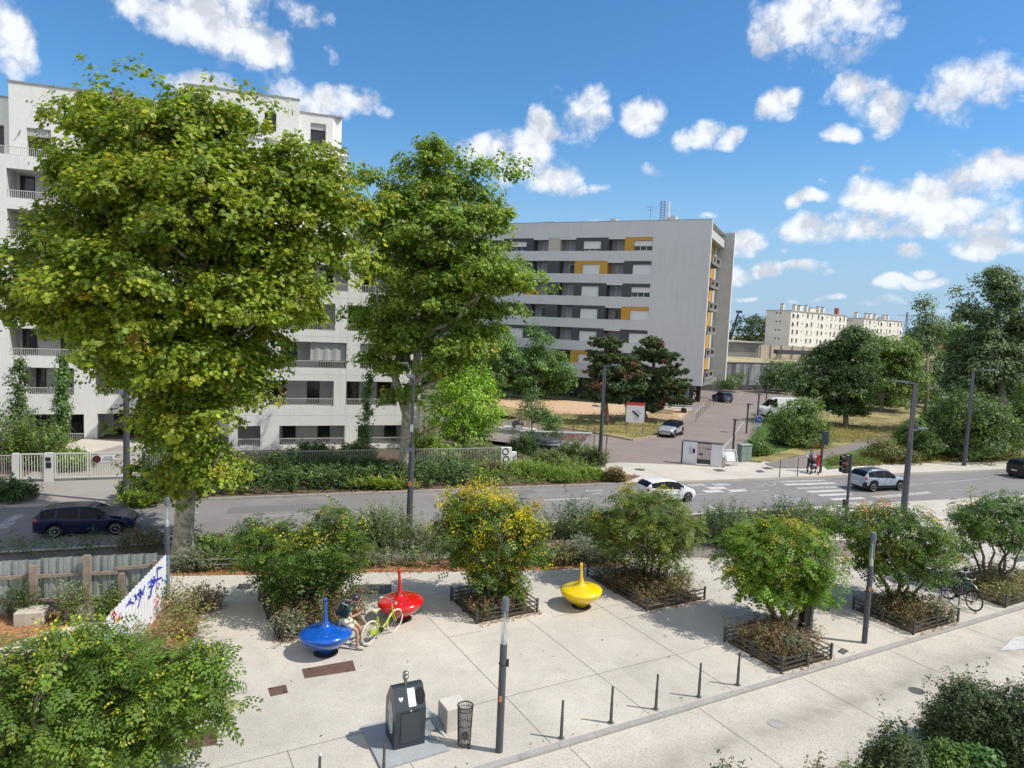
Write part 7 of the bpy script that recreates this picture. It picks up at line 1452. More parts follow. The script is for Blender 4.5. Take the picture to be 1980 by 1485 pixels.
strokes(mat('spray_turquoise', (.01, .22, .50), .6), 'turquoise_scrawl', [Zh(l) for l in ([(1692, 120), (1665, 160), (1692, 165)], [(1692, 185), (1665, 215)], [(1690, 310), (1660, 330), (1688, 335)], [(1690, 365), (1655, 385), (1685, 390)], [(1680, 440), (1655, 460)], [(1680, 490), (1650, 500)], [(1675, 520), (1655, 545)])], .07)

p0, p1 = G(1888, 1490, .35), G(1932, 1466, .35); r_ = empty('garden_rail', (p0.x, p0.y, 0), 'short grey rail at the foot of the broad leaved plant in the right foreground', 'rail'); m = MB(); m.beam(p0-(p1-p0)*2, p1+(p1-p0)*.2, .06, .05); m.build('rail', M_COPE, r_); m = MB()
for t in (-1.5, 0., 1.): q = p0.lerp(p1, t); m.beam((q.x, q.y, -.05), (q.x, q.y, .33), .04, .04)
m.build('supports', M_POLE, r_)
# ------------------------------------------------------------------ vehicles
M_TYRE = mat('tyre', (.018, .018, .018), .8); M_RIM = mat('alloy_rim', (.42, .43, .45), .3, .8); M_CGL = mat('car_glass', (.010, .013, .016), .04, spec=.16); M_TRIM = mat('black_trim', (.018, .018, .02), .5)
M_HL = mat('headlight', (.55, .58, .62), .08, .3, coat=1.); M_TL = mat('taillight', (.36, .012, .015), .2, coat=.8); M_PLT = mat('number_plate', (.62, .62, .60), .5)
def carpaint(n, c, met=.25): return mat(n, c, .3, met, spec=.35, coat=.5 if max(c) > .2 else .15)
def interp(l, x): return float(np.interp(x, [p[0] for p in l], [p[1] for p in l]))
def car(name, label, cat, loc, rz, paint, Lc, Wc, top, belt, sill, wb, R_w, ws, rw, sg, pillars, clad=None, roofm=None, doors=(), spokes=10, lights=True, front_x=None, group=None, rails=False, roof_j=5, size=.83):
    """lofted car body. top/belt: (x,z) lines; ws/rw: x range of windscreen and rear window; sg: side glass x range"""
    root = empty(name, loc, label, cat, group, rz); root.scale = (size,)*3; hl = Lc/2; axf, axr = wb
    xs = list(np.linspace(-hl, hl, 58)); 
    for e in (0, .02, .05, .10, .16): xs += [-hl+e, hl-e]
    for c in (axf, axr): xs += list(c+np.linspace(-R_w*1.22, R_w*1.22, 17))
    for d in doors: xs += [d-.010, d+.010]
    for d in list(ws)+list(rw)+list(sg)+[p for q in pillars for p in q]: xs.append(d)
    xs = sorted(xs); xx = [xs[0]]
    for x in xs[1:]:
        if x-xx[-1] > .004: xx.append(x)
    xs = xx; rows = []
    for x in xs:
        zt = interp(top, x); zb = sill
        for c in (axf, axr):
            q = (R_w*1.17)**2-(x-c)**2
            if q > 0: zb = max(zb, R_w+math.sqrt(q)*.98)
        e = max(0, (abs(x)-(hl-.55))/.55); wtap = 1-.20*e**2.2-.10*max(0, (abs(x)-(hl-.12))/.12)**2
        w_ = Wc/2*wtap; zbel = min(interp(belt, x), zt-.02); gh = zt-zbel
        wr = w_*.955-max(0, gh)*.36-.01
        zb = min(zb, zbel-.06); hb = zbel-zb
        if e > 0: zb += .10*e**2
        if gh < .12: rows.append([(w_*.93, zb), (w_*.995, zb+hb*.30), (w_, zb+hb*.55), (w_*.985, zb+hb*.82), (w_*.95, zbel), (w_*.86, zt-.008), (w_*.6, zt+.012), (0, zt+.022)])
        else: rows.append([(w_*.93, zb), (w_*.995, zb+hb*.30), (w_, zb+hb*.55), (w_*.985, zb+hb*.82), (w_*.955, zbel), (wr, zt-.05*min(1, gh/.4)), (wr*.86, zt), (0, zt+.02)])
    B = {k: MB() for k in ('body', 'wsc', 'rwin', 'trim', 'roof')}; n = len(xs); panes = {}
    for sgn in (1, -1):
        V = [[Vector((xs[i], sgn*y, z)) for y, z in rows[i]] for i in range(n)]
        for i in range(n-1):
            xm = (xs[i]+xs[i+1])/2; zt = interp(top, xm); gh = zt-interp(belt, xm)
            for j in range(7):
                q = [V[i][j], V[i+1][j], V[i+1][j+1], V[i][j+1]]
                if sgn > 0: q = q[::-1]
                k = 'body'
                if j == 4 and gh > .10 and sg[0] < xm < sg[1] and not any(a < xm < b for a, b in pillars): k = 'side'
                elif j >= 5 and ws[0] < xm < ws[1]: k = 'wsc'
                elif j >= 5 and rw[0] < xm < rw[1]: k = 'rwin'
                elif j >= roof_j and rw[1] < xm < ws[0] and roofm is not None: k = 'roof'
                elif j == 4 and gh > .1 and any(a < xm < b for a, b in pillars) and sg[0] < xm < sg[1]: k = 'pil'
                elif clad and j < 1: k = 'trim'
                elif clad and j < 2 and (min(abs(xm-axf), abs(xm-axr)) < R_w*1.28 or abs(xm) > hl-.25): k = 'trim'
                elif j in (1, 2, 3) and any(abs(xm-d) < .012 for d in doors): k = 'trim'
                (panes.setdefault((k, sgn, sum(xm > (b if k == 'side' else a) for a, b in pillars)), MB()) if k in ('side', 'pil') else B[k]).add(q, [(0, 1, 2, 3)], k != 'side')
    for i, s_ in ((0, -1), (n-1, 1)):       # close the ends
        r_ = rows[i]; ring = [Vector((xs[i], y, z)) for y, z in r_]+[Vector((xs[i], -y, z)) for y, z in r_[::-1][1:]]; f = tuple(range(len(ring)))
        B['body'].add(ring, [f if s_ > 0 else f[::-1]])
    m = MB().box((0, 0, sill+.16), (Lc*.90, Wc*.80, .30)); m.build('underbody', M_TRIM, root, world=False)
    body = B['body'].build('body', paint, root, world=False)
    for (k, *_), q in panes.items(): q.build('side_window' if k == 'side' else 'door_pillar', M_CGL if k == 'side' else M_TRIM, root, world=False)
    for k, nm, mm in (('wsc', 'windscreen', M_CGL), ('rwin', 'rear_window', M_CGL), ('trim', 'black_trim', M_TRIM), ('roof', 'roof_panel', roofm)):
        if B[k].f: B[k].build(nm, mm, root, world=False)
    q90 = Matrix.Rotation(math.pi/2, 3, 'X')
    for c in (axf, axr):
        for s_ in (1, -1):
            ctr = Vector((c, s_*(Wc/2-.115), R_w)); rt = .66*R_w
            t = MB().lathe([(rt, -.095), (R_w*.95, -.10), (R_w, -.07), (R_w, .07), (R_w*.95, .10), (rt, .095)], 26, ctr, True, q90).build('wheel', M_TYRE, root, world=False)
            rim = MB().lathe([(rt*.99, s_*-.06), (rt*.99, s_*.0)], 22, ctr, True, q90 if s_ < 0 else q90, caps=False); o_ = ctr+Vector((0, s_*.085, 0))
            rim.tube([ctr+Vector((math.cos(a)*rt*.96, s_*.085, math.sin(a)*rt*.96)) for a in np.linspace(0, 6.283, 22)[:-1]], .018, 5, closed=True)
            for a in np.linspace(0, 6.283, spokes+1)[:-1]: rim.beam(o_+Vector((math.cos(a)*.03, 0, math.sin(a)*.03)), o_+Vector((math.cos(a)*rt*.95, s_*-.01, math.sin(a)*rt*.95)), .035 if spokes > 6 else .06, .02, (0, 1, 0))
            rim.ball(o_, (.05, .02, .05), 10, 6); rim.build('rim', M_RIM, t, world=False); MB().lathe([(.01, 0), (rt*.98, 0)], 20, ctr+Vector((0, s_*.055, 0)), False, q90, caps=False).build('brake_disc', M_TRIM, t, world=False)
    zf, zr = interp(belt, hl-.25), interp(belt, -hl+.12)
    if lights:
        for s_ in (1, -1):
            MB().ball((hl-.27, s_*(Wc/2*.80), zf-.10), (.24, .11, .075), 12, 8, Matrix.Rotation(s_*-.55, 3, 'Z')).build('headlight', M_HL, root, world=False)
            MB().ball((-hl+.19, s_*(Wc/2*.83), zr-.04), (.13, .10, .11), 12, 8, Matrix.Rotation(s_*.5, 3, 'Z')).build('taillight', M_TL, root, world=False)
            mx = ws[1]-.45; mz = interp(belt, mx)+.07; MB().rbox((mx, s_*(Wc/2+.06), mz), (.14, .20, .13), .03).build('wing_mirror', paint if not clad else M_TRIM, root, world=False)
            for d in doors[:-1] if len(doors) > 1 else doors: MB().box((d+.12+.10, s_*(Wc/2*.985+.004), interp(belt, d)-.10), (.16, .02, .025)).build('door_handle', paint if not clad else M_TRIM, root, world=False)
    MB().box((hl+.004, 0, sill+.22), (.02, .50, .11)).build('number_plate', M_PLT, root, world=False); MB().box((-hl-.004, 0, sill+.30 if zr < .95 else sill+.42), (.02, .50, .11)).build('number_plate', M_PLT, root, world=False)
    MB().rbox((hl-.06, 0, sill+.38), (.12, Wc*.52, .13), .02).build('grille', M_TRIM, root, world=False); MB().rbox((-hl+.05, 0, sill+.10), (.12, Wc*.66, .14), .02).build('rear_bumper_trim', M_TRIM, root, world=False)
    if rails:
        for s_ in (1, -1): MB().tube([(rw[1]+.1, s_*Wc*.355, interp(top, rw[1]+.1)+.0), (rw[1]+.3, s_*Wc*.36, interp(top, 0)+.05), (ws[0]-.2, s_*Wc*.36, interp(top, 0)+.05), (ws[0]-.02, s_*Wc*.355, interp(top, ws[0])-.01)], .018, 6).build('roof_rail', M_RIM, root, world=False)
    return root
HATCH_T = [(-2.05, .80), (-2.03, .92), (-1.98, 1.02), (-1.72, 1.30), (-1.50, 1.395), (-1.0, 1.45), (-.3, 1.475), (.2, 1.44), (.42, 1.38), (1.05, 1.03), (1.25, .97), (1.7, .88), (1.92, .76), (2.04, .56), (2.05, .5)]
HATCH_B = [(-2.05, .86), (-1.6, .97), (-.5, .93), (1.0, .88), (1.3, .9), (2.05, .62)]
def scale_line(l, f): return [(x*f, z) for x, z in l]
navy = G(170, 1035, -.12); nv = RP(0, 0)
def on_road(px, n, z=-.12):          # point on the road under this pixel's column, at a given distance across
    d = Vector(ray(*px)); t = n/(d.x*RN.x+d.y*RN.y); return Vector((d.x*t, d.y*t, z))
EST_T = [(-2.25, .82), (-2.23, .93), (-2.19, 1.02), (-1.98, 1.24), (-1.80, 1.36), (-1.3, 1.43), (-.4, 1.465), (.15, 1.44), (.40, 1.38), (1.10, 1.03), (1.32, .97), (1.9, .86), (2.12, .74), (2.24, .56), (2.25, .5)]
EST_B = [(-2.25, .90), (-1.8, 1.0), (-.5, .94), (1.0, .89), (1.3, .9), (2.25, .60)]
car('estate_car', 'dark blue estate car driving right, half in the shade of the big plane tree', 'car', on_road((170, 1010), 33.05), ROAD_ANG+.02, carpaint('navy_paint', (.008, .014, .055), .3), 4.5, 1.82, EST_T, EST_B, .24, (1.38, -1.26), .325, (.38, 1.12), (-2.20, -1.78), (-1.88, .92), [(-1.26, -1.16), (-.28, -.18)], doors=(-1.22, -.23, .82))
FI_T = [(-1.97, .78), (-1.95, .94), (-1.90, 1.06), (-1.66, 1.32), (-1.45, 1.40), (-.9, 1.46), (-.2, 1.475), (.25, 1.43), (.45, 1.37), (1.08, 1.02), (1.28, .96), (1.65, .87), (1.85, .74), (1.96, .55), (1.97, .5)]
FI_B = [(-1.97, .95), (-1.5, 1.05), (-.5, .95), (.9, .88), (1.3, .9), (1.97, .60)]
car('hatchback_car', 'small white hatchback driving right behind the tree with bare fanned stems', 'car', on_road((1287, 950), 33.8), ROAD_ANG+.015, carpaint('white_paint', (.72, .73, .74), .0), 3.95, 1.72, FI_T, FI_B, .22, (1.25, -1.22), .30, (.43, 1.10), (-1.88, -1.50), (-1.55, .92), [(-.62, -.54)], doors=(-.57, .78), spokes=5)
SUV_T = [(-2.16, .80), (-2.14, 1.02), (-2.10, 1.16), (-1.92, 1.42), (-1.74, 1.54), (-1.2, 1.60), (-.4, 1.62), (.1, 1.59), (.32, 1.53), (.98, 1.14), (1.2, 1.08), (1.75, .98), (2.0, .84), (2.14, .62), (2.16, .55)]
SUV_B = [(-2.16, 1.06), (-1.7, 1.14), (-.5, 1.05), (.9, 1.0), (1.2, 1.02), (2.16, .72)]
car('crossover_car', 'silver blue crossover car driving right beyond the zebra crossing', 'car', on_road((1698, 922), 34.05), ROAD_ANG+.01, carpaint('silver_paint', (.36, .42, .50), .5), 4.33, 1.80, SUV_T, SUV_B, .26, (1.34, -1.30), .35, (.30, 1.0), (-2.10, -1.76), (-1.78, .85), [(-1.22, -1.10), (-.30, -.20)], clad=True, roof_j=6, roofm=carpaint('dark_roof', (.03, .033, .04), .2), doors=(-1.16, -.25, .74), rails=True)
car('dark_car', 'dark car driving away at the right edge of the picture', 'car', on_road((1994, 905), 35.4), ROAD_ANG, carpaint('black_paint', (.018, .017, .022), .2), 4.2, 1.80, SUV_T, SUV_B, .24, (1.3, -1.28), .34, (.30, 1.0), (-2.10, -1.76), (-1.78, .85), [(-1.22, -1.10), (-.30, -.20)], doors=(-1.16, -.25, .74))
p = G(1297, 842); car('compact_car', 'silver compact crossover with a black roof parked facing the viewer in the court', 'car', p, -2.12, carpaint('light_silver_paint', (.48, .49, .51), .45), 4.12, 1.78, SUV_T, SUV_B, .25, (1.3, -1.28), .34, (.30, 1.0), (-2.10, -1.76), (-1.78, .85), [(-1.22, -1.10), (-.30, -.20)], clad=True, roofm=carpaint('gloss_black_roof', (.012, .012, .013), 0), doors=(-1.16, -.25, .74))
p = G(1396, 776); car('crossover_car', 'grey blue crossover seen from behind at the far end of the court', 'car', p, 1.75, carpaint('slate_blue_paint', (.075, .10, .19), .5), 4.6, 1.85, SUV_T, SUV_B, .26, (1.36, -1.34), .36, (.30, 1.0), (-2.10, -1.76), (-1.78, .85), [(-1.22, -1.10), (-.30, -.20)], roofm=carpaint('slate_roof', (.03, .04, .09), .3), doors=(-1.16, -.25, .74))
VAN_T = [(-2.7, 1.2), (-2.69, 2.2), (-2.6, 2.38), (-1.5, 2.45), (.6, 2.44), (1.05, 2.36), (1.35, 2.12), (2.0, 1.40), (2.2, 1.26), (2.55, 1.08), (2.68, .82), (2.7, .6)]
VAN_B = [(-2.7, 1.3), (1.3, 1.28), (2.0, 1.22), (2.7, .9)]
p = G(1507, 806); car('delivery_van', 'white delivery van with its nose out of the bushes, parked beside the court', 'van', p, math.pi+.12, carpaint('van_white', (.70, .71, .71), .0), 5.4, 1.98, VAN_T, VAN_B, .30, (1.75, -1.5), .34, (1.28, 2.08), (-2.9, -2.8), (.75, 1.75), [], doors=(.70, 1.75), spokes=6, size=.92)
p = G(1278, 793); car('parked_car', 'dark car in the shade under the right pine beside the white trailer', 'car', p+Vector((-.5, 1.5, 0)), .1, carpaint('black_paint', (.018, .017, .022), .2), 4.2, 1.75, HATCH_T and scale_line(HATCH_T, 1.02), scale_line(HATCH_B, 1.02), .24, (1.3, -1.25), .31, (.42, 1.07), (-2.0, -1.55), (-1.7, .9), [(-.62, -.5)], doors=(-.57, .78))

# ------------------------------------------------------------------ bicycles
M_SPOKE = mat('spoke_steel', (.45, .45, .45), .35, .7)
def bicycle(loc, rz, frame_m, tyre_m, saddle_m, label, step=True, lean=0., group=None, guard=True, bar=True, guards_m=None):
    r_ = empty('bicycle', loc, label, 'bicycle', group, rz); r_.rotation_euler.x = lean; Rw = .345
    W = lambda c, **k: None
    rear, front = Vector((-.54, 0, Rw)), Vector((.54, 0, Rw)); bb = Vector((-.10, 0, .29)); seat = Vector((-.27, 0, .80)); head = Vector((.36, 0, .86)); hlow = Vector((.41, 0, .66))
    for c in (rear, front):
        t = MB().tube([c+Vector((math.cos(a)*Rw*.955, 0, math.sin(a)*Rw*.955)) for a in np.linspace(0, 6.2832, 41)[:-1]], .024, 8, closed=True).build('wheel', tyre_m, r_, world=False)
        m = MB().tube([c+Vector((math.cos(a)*Rw*.88, 0, math.sin(a)*Rw*.88)) for a in np.linspace(0, 6.2832, 41)[:-1]], .010, 5, closed=True)
        for i in range(16): a = i*6.2832/16; m.tube([c+Vector((0, (-1)**i*.025, 0)), c+Vector((math.cos(a)*Rw*.88, 0, math.sin(a)*Rw*.88))], .0035, 4)
        m.tube([c+Vector((0, -.05, 0)), c+Vector((0, .05, 0))], .022, 8); m.build('rim', M_SPOKE, t, world=False)
    m = MB()
    if step: m.tube([hlow, Vector((.16, 0, .40)), Vector((.02, 0, .31)), bb], .034, 10); m.tube([bb, seat+Vector((.02, 0, -.08))], .022, 8)
    else: m.tube([hlow, bb], .026, 8); m.tube([head-Vector((.01, 0, .06)), seat-Vector((-.01, 0, .06))], .024, 8); m.tube([bb, seat], .022, 8)
    m.tube([head+Vector((-.005, 0, .02)), hlow], .028, 8)
    for s_ in (-1, 1):
        m.tube([bb+Vector((0, s_*.03, 0)), rear+Vector((0, s_*.06, 0))], .013, 6); m.tube([seat+Vector((.03, s_*.02, -.14)), rear+Vector((0, s_*.06, 0))], .012, 6); m.tube([hlow+Vector((0, s_*.03, -.02)), Vector((.47, s_*.05, .50)), front+Vector((0, s_*.05, 0))], .015, 6)
    m.build('frame', frame_m, r_, world=False)
    m = MB().tube([seat, seat+Vector((-.035, 0, .13))], .014, 6); m.tube([head, head+Vector((-.03, 0, .16))], .015, 6); hb = head+Vector((-.03, 0, .17))
    m.tube([hb+Vector((-.20, -.30, .05)), hb+Vector((-.08, -.27, .06)), hb+Vector((.03, -.12, .03)), hb, hb+Vector((.03, .12, .03)), hb+Vector((-.08, .27, .06)), hb+Vector((-.20, .30, .05))], .013, 6); m.build('handlebar', M_SPOKE, r_, world=False)
    m = MB()
    for s_ in (-1, 1): m.tube([hb+Vector((-.20, s_*.30, .05)), hb+Vector((-.10, s_*.275, .06))], .020, 8)
    m.build('grips', saddle_m, r_, world=False); sd = seat+Vector((-.04, 0, .15))
    m = MB(); m.add([sd+Vector(p) for p in [(-.13, -.09, .02), (-.13, .09, .02), (.02, .05, .015), (.16, .015, .0), (.16, -.015, .0), (.02, -.05, .015), (-.12, -.08, -.04), (-.12, .08, -.04), (.02, .035, -.03), (.15, .01, -.02), (.15, -.01, -.02), (.02, -.035, -.03)]], [(0, 5, 4, 3, 2, 1), (6, 7, 8, 9, 10, 11), (0, 1, 7, 6), (1, 2, 8, 7), (2, 3, 9, 8), (3, 4, 10, 9), (4, 5, 11, 10), (5, 0, 6, 11)]); m.build('saddle', saddle_m, r_, world=False)
    if guard: MB().plate([(-.58, -.055, .30), (-.55, -.055, .38), (-.2, -.055, .37), (-.02, -.055, .36), (.0, -.055, .25), (-.1, -.055, .2), (-.5, -.055, .27)], (0, 1, 0), .03).build('chain_guard', frame_m, r_, world=False)
    m = MB().lathe([(.085, -.004), (.085, .004)], 18, bb+Vector((0, -.075, 0)), False, Matrix.Rotation(math.pi/2, 3, 'X'))
    for s_ in (-1, 1): m.beam(bb+Vector((0, s_*.075, 0)), bb+Vector((s_*.12, s_*.085, s_*-.12)), .02, .012); m.box(bb+Vector((s_*.12, s_*.13, s_*-.12)), (.09, .09, .02))
    m.tube([rear+Vector((.02, .06, 0)), Vector((-.45, .22, .0))], .010, 6); m.build('cranks_and_stand', M_TRIM, r_, world=False)
    if guards_m:
        for c, a0, a1 in ((rear, .35, 2.9), (front, .6, 2.6)): MB().tube([c+Vector((math.cos(a)*Rw*1.05, 0, math.sin(a)*Rw*1.05)) for a in np.linspace(a0, a1, 16)], .022, 6).build('mudguard', guards_m, r_, world=False)
    return r_
w0, w1 = G(717, 1243), G(758, 1222); a_ = math.atan2(w1.y-w0.y, w1.x-w0.x); c = (w0+w1)/2
bicycle(c, a_, mat('lime_frame', (.36, .46, .015), .3, coat=.5), mat('cream_tyre', (.66, .61, .45), .7), mat('cream_saddle', (.62, .56, .34), .6), 'lime green step-through bicycle with cream tyres standing by the blue spinning top', True, .06)
w0, w1 = G(1832, 1158), G(1880, 1180); a_ = math.atan2(w1.y-w0.y, w1.x-w0.x); c = (w0+w1)/2
bicycle(c, a_, mat('dark_frame_paint', (.03, .035, .035), .35), M_TYRE, M_BLACK, 'black bicycle with its large front wheel nearest the kerb', False, -.05, 'bicycles parked by the rightmost planter', False, guards_m=M_TRIM)
bicycle(c+KU*.75+KM*.55, a_+.05, mat('green_frame_paint', (.01, .11, .065), .35), M_TYRE, M_BLACK, 'dark green bicycle parked behind the black one', False, .05, 'bicycles parked by the rightmost planter', True, guards_m=M_SPOKE)
for (dk, dm, l_) in ((.0, .35, 'bicycle stand hoop between the two parked bicycles'), (.9, 1.15, 'bicycle stand hoop behind the green bicycle')):
    p = c+KU*dk+KM*dm; r_ = empty('bicycle_stand', p, l_, 'bicycle stand'); dv = Vector((math.cos(a_), math.sin(a_), 0))*.38; MB().tube([p-dv, p-dv+UP*.72, p-dv*.8+UP*.78, p+dv*.8+UP*.78, p+dv+UP*.72, p+dv], .022, 8).build('hoop', M_POLE, r_); m = MB(); m.beam(p-dv+UP*.45, p+dv+UP*.45, .02, .03); m.build('crossbar', M_POLE, r_)

# ------------------------------------------------------------------ people
M_SKIN = mat('skin', (.42, .24, .16), .55); M_HAIR = mat('dark_hair', (.025, .018, .014), .7)
def skin_mesh(name, joints, edges, m, parent, root_i=0, sub=2):
    me = bpy.data.meshes.new(name); me.from_pydata([j[0] for j in joints], edges, []); o = bpy.data.objects.new(name, me); COL.objects.link(o)
    o.modifiers.new('skin', 'SKIN'); sv = me.skin_vertices[0].data
    for i, j in enumerate(joints):
        r_ = j[1]; sv[i].radius = (r_, r_) if not hasattr(r_, '__len__') else r_
        sv[i].use_root = (i == root_i)
    s_ = o.modifiers.new('sub', 'SUBSURF'); s_.levels = sub; s_.render_levels = sub
    dg = bpy.context.evaluated_depsgraph_get(); nm = bpy.data.meshes.new_from_object(o.evaluated_get(dg)); bpy.data.objects.remove(o)
    nm.materials.clear(); nm.materials.append(m); nm.polygons.foreach_set('use_smooth', [True]*len(nm.polygons))
    q = bpy.data.objects.new(name, nm); COL.objects.link(q); q.parent = parent; return q
def hand(js, es, wrist, d, side, s=1.0):
    """palm and five separate curled fingers added to the body skeleton"""
    d = Vector(d).normalized(); sd = Vector(side).normalized(); nn = d.cross(sd); i0 = len(js); js.append((tuple(wrist+d*.045), .030*s)); es.append((js_index[0], i0))
    for k, (o_, l_) in enumerate(((-.030, .070), (-.010, .080), (.010, .076), (.028, .060))):
        a = wrist+d*.085+sd*o_; b = a+d*l_*.5+nn*.012; c_ = b+d*l_*.35+nn*.035; n_ = len(js); js += [(tuple(a), .011), (tuple(b), .0095), (tuple(c_), .008)]; es += [(i0, n_), (n_, n_+1), (n_+1, n_+2)]
    a = wrist+d*.04-sd*.045; b = a+d*.04-sd*.015+nn*.02; n_ = len(js); js += [(tuple(a), .012), (tuple(b), .010)]; es += [(i0, n_), (n_, n_+1)]
js_index = [0]
def person(root, P, tall=1.0):
    """P: dict of joint positions; returns the body skeleton mesh"""
    V = {k: Vector(v) for k, v in P.items()}; js = []; es = []; ix = {}
    def add(k, r_, link=None):
        ix[k] = len(js); js.append((tuple(V[k]), r_))
        if link: es.append((ix[link], ix[k]))
    add('pelvis', (.13, .105)); add('waist', (.115, .095), 'pelvis'); add('chest', (.145, .11), 'waist'); add('neck', .055, 'chest'); V['headbase'] = V['neck'].lerp(V['head'], .35); add('headbase', .06, 'neck'); add('head', (.082, .098), 'headbase'); V['crown'] = V['head']+(V['head']-V['neck']).normalized()*.085; add('crown', .070, 'head')
    V['nose'] = V['head']+V['face']*.105+Vector((0, 0, -.01)); add('nose', .016, 'head')
    for s_ in ('l', 'r'):
        V['ear'+s_] = V['head']+(V['face'].cross(Vector((0, 0, 1)))*(.088 if s_ == 'r' else -.088)); add('ear'+s_, .016, 'head')
        add('sh'+s_, .062, 'chest'); add('el'+s_, .043, 'sh'+s_); add('wr'+s_, .028, 'el'+s_); js_index[0] = ix['wr'+s_]; hand(js, es, V['wr'+s_], V['wr'+s_]-V['el'+s_]+Vector(P.get('hd'+s_, (0, 0, 0))), V['face'].cross(Vector((0, 0, 1))))
        add('hip'+s_, .088, 'pelvis'); add('kn'+s_, .060, 'hip'+s_); add('an'+s_, .038, 'kn'+s_); V['toe'+s_] = V['an'+s_]+V['foot']*.16+Vector((0, 0, -.05)); add('toe'+s_, .032, 'an'+s_)
    b = skin_mesh('body', js, es, M_SKIN, root)
    for s_ in (-1, 1): MB().ball(V['head']+V['face']*.092+V['face'].cross(Vector((0, 0, 1)))*s_*.032+Vector((0, 0, .012)), .012, 8, 6).build('eye', M_HAIR, b, world=False)
    MB().ball(V['head']+V['face']*.092+Vector((0, 0, -.05)), (.022, .010, .008), 8, 6).build('mouth', mat('lips', (.30, .11, .09), .6), b, world=False)
    return V
def garment(name, V, keys, links, m, root, sub=1):
    js = []; ix = {}
    for k, r_ in keys: ix[k] = len(js); js.append((tuple(V[k]), r_))
    return skin_mesh(name, js, [(ix[a], ix[b]) for a, b in links], m, root, 0, sub)
# seated man with backpack and helmet on the blue spinning top
sp_ = G(664, 1268); base = Vector((G(630, 1262).x+.40, G(630, 1262).y+.40, 0)); fdir = Vector((.83, -.10, 0)).normalized(); sdir = Vector((fdir.y, -fdir.x, 0))
SP = empty('person', base, 'person in a green shirt and black helmet sitting on the blue spinning top', 'person')
def lp(f, s, z): return tuple(fdir*f+sdir*s+Vector((0, 0, z)))
PV = dict(pelvis=lp(.0, 0, .80), waist=lp(.03, 0, .95), chest=lp(.14, 0, 1.17), neck=lp(.24, 0, 1.33), head=lp(.34, 0, 1.43), face=(fdir*.85+Vector((0, 0, -.5))), foot=fdir,
 shl=lp(.17, -.19, 1.25), shr=lp(.17, .19, 1.25), ell=lp(.30, -.25, 1.0), elr=lp(.30, .24, 1.0), wrl=lp(.50, -.08, 1.08), wrr=lp(.50, .07, 1.08), hipl=lp(.04, -.10, .78), hipr=lp(.04, .10, .78), knl=lp(.40, -.14, .58), knr=lp(.42, .10, .57), anl=lp(.50, -.14, .10), anr=lp(.44, .10, .10), hdl=(0, 0, .1), hdr=(0, 0, .1))
V = person(SP, PV)
V['sll'] = V['shl'].lerp(V['ell'], .62); V['slr'] = V['shr'].lerp(V['elr'], .62); V['hem'] = V['pelvis']+Vector((0, 0, .02)); V['col'] = V['chest'].lerp(V['neck'], .75)
garment('shirt', V, [('hem', (.155, .13)), ('waist', (.14, .12)), ('chest', (.168, .132)), ('col', .075), ('shl', .082), ('sll', .066), ('shr', .082), ('slr', .066)], [('hem', 'waist'), ('waist', 'chest'), ('chest', 'col'), ('chest', 'shl'), ('shl', 'sll'), ('chest', 'shr'), ('shr', 'slr')], mat('green_shirt', (.012, .055, .045), .8), SP)
V['tkl'] = V['hipl'].lerp(V['knl'], .80); V['tkr'] = V['hipr'].lerp(V['knr'], .80)
garment('shorts', V, [('pelvis', (.15, .125)), ('hipl', .108), ('tkl', .088), ('hipr', .108), ('tkr', .088)], [('pelvis', 'hipl'), ('hipl', 'tkl'), ('pelvis', 'hipr'), ('hipr', 'tkr')], mat('cream_shorts', (.62, .57, .44), .85), SP)
for s_ in 'lr':
    a, t = V['an'+s_], V['toe'+s_]; MB().ball(a.lerp(t, .45)-Vector((0, 0, .012)), (.15, .055, .055), 12, 8, Matrix.Rotation(math.atan2(fdir.y, fdir.x), 3, 'Z')).build('shoe', mat('pale_shoe', (.50, .46, .40), .7), SP, world=False)
hc = V['head']+Vector((-.02, 0, .055)); hm = MB().ball(hc, (.135, .115, .095), 16, 10, Matrix.Rotation(math.atan2(fdir.y, fdir.x), 3, 'Z') @ Matrix.Rotation(.35, 3, 'Y')); hm.build('helmet', mat('helmet_black', (.018, .018, .028), .3, coat=.5), SP, world=False)
for k in (-1, 0, 1): MB().tube([hc+sdir*k*.045+fdir*(-.11)+UP*.03, hc+sdir*k*.05+UP*(.095-abs(k)*.012), hc+sdir*k*.045+fdir*.115+UP*.0], .008, 5).build('helmet_vent', mat('vent_grey', (.12, .12, .15), .5), SP, world=False)
ph = (V['wrl']+V['wrr'])/2+fdir*.10+UP*.03; o = MB().rbox(base+ph, (.02, .075, .15), .004, math.atan2(fdir.y, fdir.x)).build('phone', mat('phone_black', (.01, .01, .012), .2), loc=base+ph); tag(o, 'black phone held in both hands by the seated person', 'phone')
bp_ = base+V['chest']-fdir*.22+UP*-.04; BPK = empty('backpack', bp_, 'dark backpack with grey straps on the seated person\'s back', 'backpack'); ang = math.atan2(fdir.y, fdir.x)
MB().ball(bp_, (.13, .165, .25), 14, 10, Matrix.Rotation(ang, 3, 'Z') @ Matrix.Rotation(.3, 3, 'Y')).build('pack', mat('pack_dark', (.028, .03, .036), .75), BPK); MB().ball(bp_-fdir*.10-UP*.05, (.07, .12, .13), 12, 8, Matrix.Rotation(ang, 3, 'Z') @ Matrix.Rotation(.3, 3, 'Y')).build('front_pocket', mat('pack_dark', (.028, .03, .036), .75), BPK)
m = MB()
